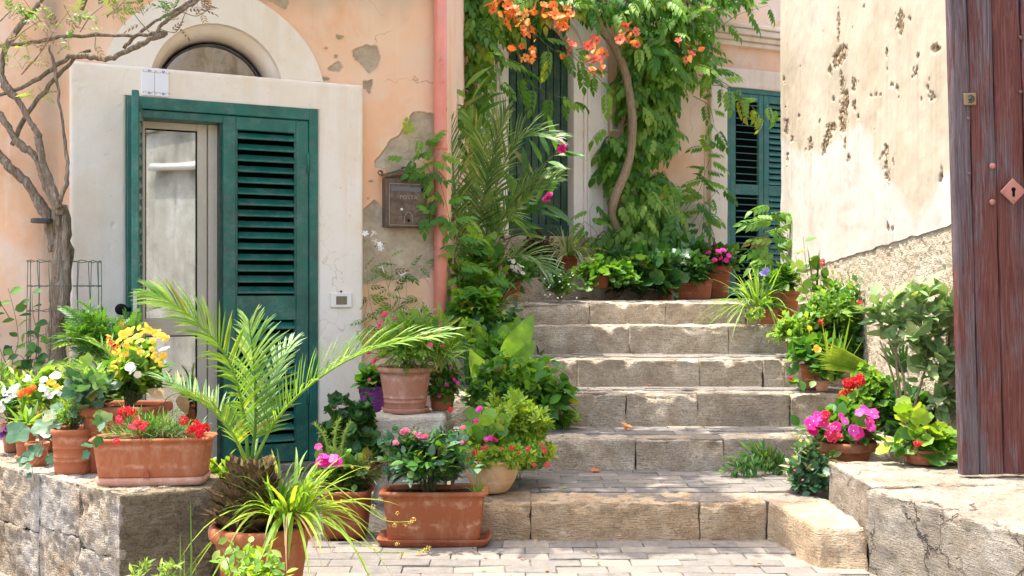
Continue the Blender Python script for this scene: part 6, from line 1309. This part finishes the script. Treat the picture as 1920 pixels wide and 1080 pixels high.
P = Plant('door_spider_plant', 'striped spider plant in a small clay pot on the door steps', 'potted plant', (W(1066, HY, 9.38).x, 9.38, 1.21))
px_pot(P, 1066, 38, 480, 9.38, 1.212, 'terracotta_deep', .75); straps(P, W(1066, 480, 9.30), 90, (.26, .48), (.013, .02), 'l_varieg', (.1, 1.4), (.4, 1.2), nobj=34, spread=.05)
P = Plant('red_leaf_plant', 'clay pot of small reddish leaves on the door threshold', 'potted plant', (W(1012, HY, 9.6).x, 9.6, 1.4))
px_pot(P, 1000, 34, 470, 9.6, 1.402, 'terracotta', .8); bush_px(P, (975, 1052, 442, 500), 9.55, 60, 6, 'small', (9, 17), 'l_red', base=W(1005, 475, 9.6), nobj=14, stem_r=.002, lo=-.5); bush_px(P, (980, 1056, 470, 530), 9.5, 40, 6, 'small', (10, 18), 'l_dark', nobj=10, lo=-.5)
P = Plant('scented_geranium', 'pale green geranium spreading from a clay bowl beside the door steps', 'potted plant', (W(1125, HY, 8.9).x, 8.9, 1.116))
px_pot(P, 1122, 50, 515, 8.95, 1.118, 'terracotta_deep', .7, rim=.2); bush_px(P, (1076, 1200, 484, 552), 8.85, 70, 6, 'geran', (11, 18), 'l_mid', base=W(1125, 518, 8.95), stem_r=.003, nobj=60, lo=-.6)
P = Plant('vine_base_shrub', 'dark green lobed shrub at the foot of the trumpet vine', 'bush', (W(1195, HY, 9.2).x, 9.2, 1.022))
bush_px(P, (1128, 1275, 468, 562), 9.2, 90, 6, 'geran', (16, 28), 'l_dark', nobj=50, stem_r=.003, lo=-.6); bush_px(P, (1240, 1345, 455, 535), 9.75, 60, 6, 'ivy', (18, 28), 'l_dark', nobj=30, lo=-.8)
P = Plant('small_clay_pot', 'small plain clay pot with pale sprig at the middle of the landing', 'potted plant', (W(1247, HY, 9.25).x, 9.25, 1.022))
px_pot(P, 1247, 34, 524, 9.25, 1.023, 'terracotta', .78); bush_px(P, (1226, 1264, 506, 530), 9.2, 26, 5, 'geran', (9, 15), 'l_light', base=W(1247, 526, 9.25), nobj=14)
P = Plant('landing_trough', 'long dark terracotta trough of dark leaves on the landing', 'planter', (W(1298, HY, 9.5).x, 9.5, 1.022))
px_pot(P, 1298, 74, 526, 9.5, 1.023, 'terracotta_deep', .92, 8, .45, rim=.1, lip=1.05); bush_px(P, (1258, 1338, 486, 540), 9.46, 50, 6, 'ovate', (14, 24), 'l_dark', base=W(1298, 528, 9.5), nobj=26, stem_r=.002, lo=-.6)
P = Plant('purple_flower_pot', 'clay pot with magenta blooms below the blue-green shutters', 'potted plant', (W(1340, HY, 9.95).x, 9.95, 1.022))
px_pot(P, 1342, 60, 498, 9.95, 1.023, 'terracotta_deep', .8, 3); bush_px(P, (1302, 1385, 462, 512), 9.9, 40, 6, 'ovate', (14, 24), 'l_mid', base=W(1340, 500, 9.95), nobj=26, stem_r=.002, lo=-.6); bush_px(P, (1325, 1385, 462, 500), 9.8, 16, 5, 'small', (12, 18), 'l_red', base=W(1345, 500, 9.9), nobj=14); P.flowers(FL['magenta'], sc([(1328, 475), (1346, 472), (1352, 484), (1362, 488), (1340, 488), (1366, 480), (1356, 470)], 9.66), .055)

# --- the trumpet vine over the back house
P = Plant('trumpet_vine', 'orange flowering trumpet vine covering the wall beside the plank door', 'vine', BK.pt(BK.s_(1190), 1.02, .35))
def bkp(pts, out=.25): return [BK.at(a, b, out) for a, b in pts]
def vlimb(pts, r, out, name='trunk', n=10):
    C = smooth_path(bkp(pts, out), 6); rr = np.array(lerp_list(r, len(C))) * M_(1, 9.9); rr = rr * (1 + .12 * vnoise(np.array([tuple(c) for c in C]) * 9, 3)); m = MB(); m.tube(C, list(rr), n); m.build(name, MAT['dry_stem'], P.root, P.base)
vlimb([(1200, 560), (1182, 490), (1158, 430), (1148, 400), (1155, 365), (1170, 330), (1182, 290), (1186, 240), (1182, 190), (1172, 135), (1150, 85), (1122, 45), (1105, -10)], [9, 8, 8, 7, 9, 9, 8, 8, 8, 8, 8, 9, 9], .42)
vlimb([(1182, 190), (1210, 130), (1260, 70), (1330, 25), (1400, 0)], [6, 6, 5, 5, 4], .3, 'branch', 7); vlimb([(1122, 45), (1050, 20), (960, 5), (860, 0)], [7, 6, 5, 4], .3, 'branch', 7)
def inpoly(n, poly):
    xs = [p[0] for p in poly]; ys = [p[1] for p in poly]; out = np.zeros((0, 2))
    while len(out) < n:
        c = np.stack([rng.uniform(min(xs), max(xs), 600), rng.uniform(min(ys), max(ys), 600)], 1); out = np.vstack([out, c[sdf(c[:, 0], c[:, 1], poly) < 0]])
    return out[:n]
def vine_mass(n, poly, key, spx, mat, out, hang=.6, nobj=60):
    c = inpoly(n, poly); dens = fbm(np.stack([c[:, 0], c[:, 1], c[:, 0] * 0], 1), 38, 2, 77); c = c[dens > -.42 + .25 * rng.random(len(c))]
    o_ = rng.uniform(out[0], out[1], len(c)); pos = np.array([tuple(BK.at(a, b, q)) for (a, b), q in zip(c, o_)]); k = len(pos); az = rng.uniform(-1.25, 1.25, k)
    d = np.stack([np.sin(az), -np.abs(np.cos(az)) * .6 - .15, -hang + rng.normal(0, .3, k)], 1); nr = np.stack([.3 * np.sin(az), -.7 + 0 * az, .75 + 0 * az], 1) + rng.normal(0, .2, (k, 3))
    P.leaves(mat, key, (pos, d, nr, M_(1, 9.8) * rng.uniform(spx[0], spx[1], k)), nobj)
colm = [(1178, 60), (1250, 40), (1300, 60), (1290, 130), (1262, 180), (1258, 260), (1250, 340), (1262, 400), (1280, 480), (1240, 530), (1170, 530), (1158, 450), (1186, 390), (1204, 350), (1212, 300), (1208, 220), (1178, 200), (1172, 160), (1180, 110)]
vine_mass(420, colm, 'vine', (30, 54), 'l_vine', (.12, .28), nobj=0); vine_mass(330, colm, 'vine3', (24, 46), 'l_vine', (.28, .42), nobj=110); vine_mass(90, colm, 'vine3', (30, 54), 'l_light', (.3, .46), nobj=50); vine_mass(80, colm, 'vine3', (32, 56), 'l_dark', (.1, .28), nobj=0); vine_mass(14, colm, 'vine3', (30, 50), 'l_yellow', (.35, .46), nobj=14)
vine_mass(150, [(1165, 120), (1205, 120), (1215, 300), (1205, 420), (1170, 520), (1140, 480), (1160, 400), (1172, 330), (1160, 250)], 'vine3', (26, 48), 'l_vine', (.1, .32), nobj=20); vine_mass(90, [(1160, 380), (1270, 340), (1290, 500), (1165, 520)], 'vine3', (28, 48), 'l_light', (.4, .6), nobj=40)
vine_mass(34, [(1135, 230), (1185, 260), (1180, 330), (1150, 330), (1135, 290)], 'vine3', (44, 62), 'l_vine', (.1, .3), nobj=16)
vine_mass(90, [(1135, 420), (1300, 380), (1315, 500), (1280, 560), (1150, 560)], 'vine3', (44, 64), 'l_mid', (.35, .6), nobj=40)
topl = [(852, -80), (1130, -80), (1120, 0), (1070, 30), (1010, 42), (950, 40), (920, 62), (895, 90), (872, 90), (856, 30)]
vine_mass(210, topl, 'vine', (36, 66), 'l_vine', (.2, .6), .3, nobj=60); vine_mass(80, [(856, -60), (960, -60), (940, 50), (925, 150), (895, 210), (872, 150)], 'vine3', (32, 54), 'l_vine', (.4, .7), .5, nobj=40); vine_mass(60, topl, 'vine', (36, 60), 'l_light', (.4, .7), .3, nobj=40); vine_mass(50, topl, 'vine', (36, 60), 'l_dark', (.1, .35), .4, nobj=0)
topr = [(1140, -80), (1420, -80), (1400, 0), (1340, 20), (1330, 60), (1345, 100), (1350, 140), (1310, 140), (1270, 150), (1190, 80), (1150, 20)]
vine_mass(220, topr, 'vine', (36, 66), 'l_vine', (.15, .6), .3, nobj=70); vine_mass(90, topr, 'vine', (34, 60), 'l_light', (.4, .7), .3, nobj=60); vine_mass(80, [(1140, -80), (1290, -80), (1290, 30), (1170, 50)], 'vine', (38, 60), 'l_dark', (.2, .5), .4, nobj=10)
for t, o_, mat in (([(950, 110), (985, 150), (1030, 175), (1076, 190)], .6, 'l_vine'), ([(1000, 60), (1040, 95), (1075, 100), (1110, 130)], .65, 'l_light'), ([(1300, 110), (1350, 150), (1400, 180), (1458, 205)], .7, 'l_light'), ([(1310, 140), (1370, 170), (1410, 200), (1440, 225)], .6, 'l_vine'), ([(1330, 70), (1380, 30), (1440, 10)], .6, 'l_vine'), ([(872, 130), (880, 180), (886, 235)], .5, 'l_light'), ([(856, 100), (862, 160), (858, 220)], .45, 'l_vine'), ([(1280, 400), (1310, 360), (1330, 300), (1345, 285)], .3, 'l_vine'), ([(1290, 430), (1325, 380), (1352, 350)], .3, 'l_vine'), ([(1300, 480), (1318, 430), (1320, 350), (1322, 260)], .25, 'l_vine'),
                  ([(1120, 560), (1110, 470), (1106, 400), (1112, 380)], .3, 'l_vine'), ([(1125, 500), (1120, 440), (1096, 415)], .35, 'l_light'), ([(1060, 90), (1090, 120), (1125, 150), (1140, 170)], .7, 'l_vine'), ([(1300, 180), (1330, 200), (1340, 240)], .5, 'l_vine'), ([(1250, 520), (1300, 450), (1320, 400)], .3, 'l_mid'), ([(900, 60), (930, 110), (935, 150)], .7, 'l_vine')):
    vine_path(P, bkp(t, o_), 'vine', (34, 58), 9.6, mat, .07, .004, 14, .4)
tf = [(957, 8), (933, 13), (953, 27), (956, 34), (970, 14), (980, 33), (980, 51), (996, 51), (995, 18), (1026, 30), (1052, 26), (1050, 39), (1070, 22), (1062, 47), (992, 63), (961, 86), (978, 92), (990, 89), (980, 105), (997, 104), (1071, 79), (1066, 90), (1112, 70), (1105, 90), (1125, 80), (1127, 94), (1131, 108), (1114, 107), (1123, 124), (1105, 130), (1170, 62), (1165, 75), (1182, 72), (1194, 60), (1190, 76), (1176, 52), (1278, 83), (1285, 105), (1302, 97), (848, 8), (845, 25), (945, 4), (963, 20), (986, 22), (1038, 8), (1046, 16), (1018, 5), (968, 42), (988, 42), (1040, 34), (1056, 52), (925, 6), (1060, 12), (1033, 22)]
P.flowers(FL['trumpet'], [tuple(BK.at(a + random.uniform(-8, 8), b + random.uniform(-7, 7), random.uniform(.6, .9))) for a, b in tf[:20] + tf[41:]], .082, (.05, -.9, .15), .4); P.flowers(FL['trumpet2'], [tuple(BK.at(a + random.uniform(-8, 8), b + random.uniform(-7, 7), random.uniform(.6, .9))) for a, b in tf[20:41]], .084, (.1, -.9, .1), .45)
P.leaves('f_orange', 'ovate', (np.array([tuple(BK.at(a + random.uniform(-12, 12), b + random.uniform(-6, 14), .82)) for a, b in tf]), rng.normal(0, .5, (len(tf), 3)) + [0, -.3, -.6], rng.normal(0, 1, (len(tf), 3)) + [0, -1, 0], rng.uniform(.06, .1, len(tf))), len(tf), 'bud')
P = Plant('corner_climber', 'compound-leaved shoot climbing at the corner of the cream house', 'climber', (W(1455, HY, 9.0).x, 9.0, 1.022))
for t in ([(1462, 560), (1455, 480), (1452, 420), (1446, 378)], [(1460, 540), (1448, 470), (1430, 440), (1420, 434)], [(1464, 520), (1456, 440), (1462, 395)], [(1460, 500), (1440, 455), (1436, 400)]): vine_path(P, Wp(t, 8.95), 'vine', (46, 66), 8.95, random.choice(['l_light', 'l_vine']), .055, .003, 16, .3)

# --- right of the steps
P = Plant('landing_flower_pot', 'round clay pot with small leaves and lilac bloom at the right of the landing', 'potted plant', (W(1474, HY, 7.28).x, 7.28, .875))
px_pot(P, 1473, 54, 546, 7.28, .876, 'terracotta', .76, 2, 1, rim=.12); bush_px(P, (1432, 1496, 498, 556), 7.2, 60, 6, 'rose', (11, 19), 'l_mid', base=W(1473, 550, 7.28), nobj=40, stem_r=.0016, lo=-.4); P.flowers(FL['lilac'], sc([(1434, 510), (1430, 514), (1438, 506)], 7.0), .05)
P = Plant('green_spider_plant', 'long arching green strap leaves at the right end of the top step', 'plant', (W(1428, HY, 7.3).x, 7.3, .875))
straps(P, W(1420, 575, 7.25), 80, (.25, .50), (.010, .017), 'l_light', (.15, 1.35), (.35, 1.1), nobj=40, spread=.07); straps(P, W(1415, 580, 7.2), 20, (.2, .4), (.010, .016), 'l_varieg', (.3, 1.4), (.4, 1.0), nobj=12, spread=.06)
P = Plant('succulent_pot', 'small low clay pot of pale succulents on the top step', 'potted plant', (W(1440, HY, 7.16).x, 7.16, .875))
px_pot(P, 1442, 36, 578, 7.16, .876, 'terracotta', .8, 3, 1); bush_px(P, (1424, 1460, 562, 584), 7.12, 26, 5, 'tuft', (12, 18), 'l_light', base=W(1442, 580, 7.16), nobj=16); bush_px(P, (1396, 1430, 576, 610), 7.06, 16, 5, 'tuft', (10, 16), 'l_weed', base=W(1430, 582, 7.14), nobj=12, droop=.4)
P = Plant('glossy_bush', 'rounded glossy green bush with red buds against the roughcast wall', 'bush', (W(1560, HY, 6.75).x, 6.75, .685))
bush_px(P, (1505, 1618, 520, 715), 6.72, 300, 9, 'small', (13, 21), 'l_mid', nobj=60, stem_r=.003, lo=-.5, rmin=.85); bush_px(P, (1500, 1612, 530, 640), 6.6, 60, 6, 'small', (12, 20), 'l_light', nobj=30, lo=-.2); P.flowers(FL['redhead'], sc([(1613, 567, 6.5), (1537, 602, 6.4), (1541, 606, 6.4)], 6.5), .03)
P = Plant('tall_rose', 'tall thin rose stem with yellowing leaves and a red bud by the cream wall', 'plant', (W(1528, HY, 6.95).x, 6.95, .685))
for t in ([(1532, 680), (1522, 560), (1512, 500), (1506, 444)], [(1534, 680), (1536, 560), (1542, 495)], [(1528, 600), (1500, 520), (1492, 480)], [(1534, 620), (1545, 540), (1528, 500)]): vine_path(P, Wp(t, 6.8), 'rose', (20, 32), 6.8, 'l_light', .045, .003, 14, .2)
P.leaves('l_yellow', 'rose', (np.array(sc([(1497, 484), (1490, 490)], 6.7)), np.array([(.1, -.4, -.9), (-.3, -.4, -.8)]), np.array([(0, -1, .2)] * 2, float), np.array([.08, .06])), 2); P.flowers(FL['redhead'], sc([(1543, 488), (1542, 494)], 6.75), .035)
straps(P, W(1531, 560, 6.8), 4, (.28, .36), (.016, .02), 'l_dark', (.02, .12), (0, .1), nobj=4)
P = Plant('leafy_step_pot', 'low pot of pale small leaves at the right end of the fifth step', 'potted plant', (W(1482, HY, 6.72).x, 6.72, .685))
px_pot(P, 1490, 34, 640, 6.72, .686, 'terracotta', .8); bush_px(P, (1444, 1536, 592, 655), 6.66, 70, 6, 'small', (12, 22), 'l_light', base=W(1490, 644, 6.7), nobj=40, stem_r=.0018, lo=-.4)
P = Plant('broad_leaf_pot', 'tilted clay pot with broad glossy leaves at the right of the fourth step', 'potted plant', (W(1518, HY, 6.36).x, 6.36, .515))
px_pot(P, 1520, 40, 684, 6.36, .516, 'terracotta', .78); bush_px(P, (1484, 1566, 640, 700), 6.3, 40, 6, 'oval', (20, 34), 'l_mid', base=W(1520, 690, 6.34), nobj=40, stem_r=.002, lo=-.3); P.flowers(FL['yellow'], sc([(1530, 652), (1534, 656)], 6.1), .04)
P = Plant('tiny_pot', 'tiny clay pot with creeping leaves and red bud beside the third step', 'potted plant', (W(1541, HY, 6.22).x, 6.22, .515))
px_pot(P, 1541, 28, 714, 6.22, .516, 'terracotta_pale', .8); bush_px(P, (1522, 1590, 668, 724), 6.18, 40, 6, 'small', (14, 22), 'l_mid', base=W(1541, 716, 6.2), nobj=26, stem_r=.002)
for t in ([(1541, 716), (1520, 712), (1500, 712), (1482, 722)], [(1510, 712), (1492, 705), (1480, 704)]): vine_path(P, Wp(t, 6.1), 'rose', (17, 26), 6.1, 'l_mid', .04, .0025, 10, .2)
P.flowers(FL['redhead'], sc([(1482, 710), (1485, 712)], 6.05), .026)
P = Plant('iris_clump', 'upright yellow-green sword leaves right of the fourth step', 'plant', (W(1565, HY, 6.25).x, 6.25, .515))
straps(P, W(1560, 715, 6.2), 16, (.22, .46), (.018, .026), 'l_yellow', (.02, .5), (0, .25), nobj=16, spread=.06)
def fan(P, c, tip, n, spread, d0, d1, L, wd, mat, nrm=(0, -1, .35)):
    a0 = math.atan2(tip[1], tip[0]); its = []
    for k in range(n):
        a = a0 + spread * (k / (n - 1) - .5); dv = Vector((math.cos(a), d1, math.sin(a))).normalized(); l = L * random.uniform(.85, 1.02) * (1 - .15 * abs(k / (n - 1) - .5))
        q = [Vector(c) + dv * (l * u) - Vector((0, 0, .05 * l * u * u)) for u in (0.02, .4, .75, 1)]; its.append(ribbon(q, [wd * .35, wd, wd * .7, .0004], nrm, .5))
    V, T_ = merge_T(its); P.np_part('fan_leaf', V, T_, mat, np.repeat(rng.random(n) * .5 + .2, 12))
P = Plant('fan_palm', 'young fan palm with one yellow-green leaf held out to the left', 'palm', (W(1655, HY, 5.75).x, 5.75, .33))
fan(P, W(1652, 702, 5.7), (-1, .38), 17, .42, 0, -.25, M_(152, 5.6), .010, 'l_yellow'); fan(P, W(1690, 700, 5.72), (.1, .6), 15, 2.0, 0, -.1, M_(75, 5.7), .009, 'l_dark'); fan(P, W(1700, 720, 5.7), (.4, -.1), 13, 1.8, 0, -.2, M_(70, 5.7), .009, 'l_mid')
P.stems([smooth_path(Wp([(1660, 830), (1656, 760), (1652, 702)], 5.7), 4), smooth_path(Wp([(1668, 830), (1680, 760), (1690, 700)], 5.72), 4), smooth_path(Wp([(1672, 830), (1690, 770), (1700, 720)], 5.7), 4)], .005)
P = Plant('magenta_vinca_pot', 'terracotta pot of magenta and red flowers beside the stone platform', 'potted plant', (W(1580, HY, 5.18).x, 5.18, .163))
px_pot(P, 1580, 122, 832, 5.18, .165, 'terracotta', .62, 2, 1, rim=.22)
bush_px(P, (1514, 1646, 768, 850), 5.14, 70, 7, 'oval', (18, 32), 'l_mid', base=W(1580, 838, 5.16), nobj=50, stem_r=.002, lo=-.2)
vp = [(1525, 790), (1540, 785), (1546, 778), (1530, 800), (1557, 803), (1555, 815), (1578, 782), (1584, 790), (1612, 774), (1615, 788), (1630, 790), (1600, 808), (1607, 812), (1627, 815), (1633, 802), (1518, 797), (1523, 806), (1562, 817), (1605, 830), (1620, 768), (1640, 780), (1634, 774), (1545, 792), (1533, 778), (1622, 800), (1568, 800)]
P.flowers(FL['vinca'], sc([(a, b, random.uniform(4.95, 5.08)) for a, b in vp], 5), .054, (0, -.8, .55), .35); P.flowers(FL['rosehead'], sc([(1556, 816), (1545, 782), (1560, 822), (1572, 818), (1550, 776)], 4.95), .05)
P = Plant('variegated_ivy', 'cream-edged ivy spilling down beside the bottom step', 'plant', (W(1515, HY, 5.02).x, 5.02, .163))
bush_px(P, (1478, 1552, 815, 935), 5.02, 80, 6, 'small', (16, 26), 'l_varieg', nobj=40, stem_r=.002, lo=-.8); bush_px(P, (1482, 1550, 830, 938), 4.98, 50, 6, 'ivy', (16, 24), 'l_ivy', nobj=30, lo=-.8); P.flowers(FL['pinkhead'], sc([(1490, 882), (1505, 900)], 4.85), .018)
P = Plant('step_fern', 'low fern lying on the bottom tread against the second riser', 'fern', (W(1470, HY, 5.5).x, 5.5, .163))
for k in range(16):
    a = random.uniform(-.25, .5); L = random.uniform(60, 115); tip = (1472 - L * math.cos(a), 872 - L * .28 * math.sin(a) + random.uniform(-12, 16)); q = Wp([(1474, 884, 5.48), ((1474 + tip[0]) / 2, min(870, tip[1]) - 10, 5.44), (tip[0], min(tip[1] + 6, 888), 5.4)], 5.4); vine_path(P, q, 'lance', (18, 30), 5.4, 'l_mid', .013, .0016, 8, .1)
P = Plant('grey_leaf_shrub', 'tall grey-green felted shrub with bare stems beside the red gate', 'shrub', (W(1715, HY, 5.05).x, 5.05, .3))
for bx, n in (((1622, 1700, 535, 640), 15), ((1690, 1800, 515, 625), 22), ((1715, 1800, 610, 720), 16), ((1650, 1740, 590, 690), 7), ((1745, 1800, 700, 790), 9)): bush_px(P, bx, 5.0, n, 7, 'ovate', (24, 42), 'l_grey', base=W(1715, 800, 5.05), inner=.75, start=.55, nobj=30, lo=-.6, jit=.7)
P.stems([smooth_path(Wp(t, 5.02), 5) for t in ([(1715, 870), (1700, 760), (1690, 690), (1655, 610)], [(1720, 870), (1712, 780), (1735, 690), (1750, 600)], [(1725, 870), (1745, 760), (1775, 690), (1780, 620)], [(1712, 870), (1685, 720), (1682, 640), (1700, 590)], [(1740, 870), (1768, 780), (1778, 720)], [(1700, 870), (1690, 780), (1672, 700), (1650, 640)])], .009, 'dry_stem')
P = Plant('round_leaf_geranium', 'geranium with large scalloped yellowing leaves in a clay bowl on the platform', 'potted plant', (W(1728, HY, 4.745).x, 4.745, .331))
px_pot(P, 1730, 78, 845, 4.745, .332, 'terracotta_deep', .74, 2, 1, rim=.25); bush_px(P, (1668, 1792, 775, 868), 4.72, 9, 4, 'geran', (24, 36), 'l_yellow', base=W(1728, 848, 4.74), stem_r=.0025, nobj=60, lo=-.3, up=.1, jit=.6); bush_px(P, (1660, 1795, 800, 872), 4.78, 22, 5, 'geran', (22, 36), 'l_mid', base=W(1728, 848, 4.76), nobj=40, lo=-.5, up=0); P.flowers(FL['redhead'], sc([(1719, 832), (1724, 834)], 4.58), .028)
P = Plant('red_geranium', 'light green geranium bush with a bright red flower head', 'bush', (W(1625, HY, 5.45).x, 5.45, .163))
bush_px(P, (1572, 1690, 690, 830), 5.45, 110, 6, 'parsley', (18, 32), 'l_light', nobj=50, stem_r=.003, lo=-.4); bush_px(P, (1640, 1760, 720, 850), 5.35, 60, 6, 'rose', (18, 32), 'l_dark', nobj=30, lo=-.5)
P.flowers(FL['redhead'], sc([(1590, 720), (1600, 714), (1610, 716), (1602, 726), (1592, 728), (1612, 708)], 5.2), .062); P.flowers(FL['redhead'], sc([(1576, 742), (1582, 738)], 5.2), .036)

# --- fallen petals and leaves on the steps
ff = obj('fallen_flower', FL['trumpet'], None); p = W(1175, 806, D_on(806, .325)); ff.location = (p.x, p.y, .345); ff.rotation_euler = (.35, .2, .8); ff.scale = (.075, .075, .05); tag(ff, 'single fallen orange trumpet flower on the second tread', 'flower')
def fallen(px, py, z, s, mat, key, label, rz):
    o = obj('fallen_leaf', tmesh(key, mat, 'fallen_leaf')); d = D_on(py, z); p = W(px, py, d); o.location = (p.x, p.y, z + .010); o.scale = (M_(s, d),) * 3; o.rotation_euler = (.15, .25, rz); tag(o, label, 'fallen leaf')
fallen(1078, 728, .513, 30, 'f_orange', 'ovate', 'curled orange petal at the left of the fourth riser', 1.4); fallen(1108, 733, .513, 14, 'l_dry', 'ovate', 'small brown leaf beside the curled orange petal', .4); fallen(1222, 724.5, .513, 10, 'f_coral', 'oval', 'tiny red petal in the middle of the third tread', 2)
fallen(1106, 886, .16, 20, 'f_orange', 'oval', 'orange petal lying against the second riser', -1.2); fallen(1036, 916, .16, 26, 'l_dry', 'rose', 'dry brown leaf on the left of the bottom tread', 1.2); fallen(1054, 919, .16, 14, 'l_yellow', 'oval', 'small yellow leaf beside the dry brown leaf on the bottom tread', -.6)
fallen(1150, 803, .325, 8, 'l_yellow', 'oval', 'yellow speck of leaf left of the fallen trumpet flower', .6); fallen(1106, 562.5, 1.022, 20, 'l_dry', 'ovate', 'brown leaf on the landing by the loose stone', 1.5); fallen(1120, 663, .683, 10, 'l_light', 'ovate', 'green leaf scrap on the fourth tread', .6)

lt_ = []
for i in range(260):
    Y = random.uniform(4.0, 7.3); X = random.uniform(-.25, 2.0); z = tread(Y); q_ = min([abs(Y - y) for y in ST_Y])
    if random.random() < .5: X = random.choice([random.uniform(-.25, .35), random.uniform(1.3, 2.0)])
    if q_ < .015 or (Y < 4.9 and X > 1.1): continue
    a = random.uniform(0, 6.28); lt_.append(place_T(TM['small'], (X, Y, z + .006), (math.cos(a), math.sin(a), random.uniform(-.1, .3)), (random.uniform(-.4, .4), random.uniform(-.4, .4), 1), random.uniform(.014, .034)))
V, T_ = merge_T(lt_); o = obj('leaf_litter', mesh_tris('leaf_litter', V, T_, np.repeat(rng.random(len(lt_)), len(TM['small'][0])), True), MAT['l_dry'], kind='stuff'); tag(o, 'small dry leaf litter scattered over the steps and paving', kind='stuff')
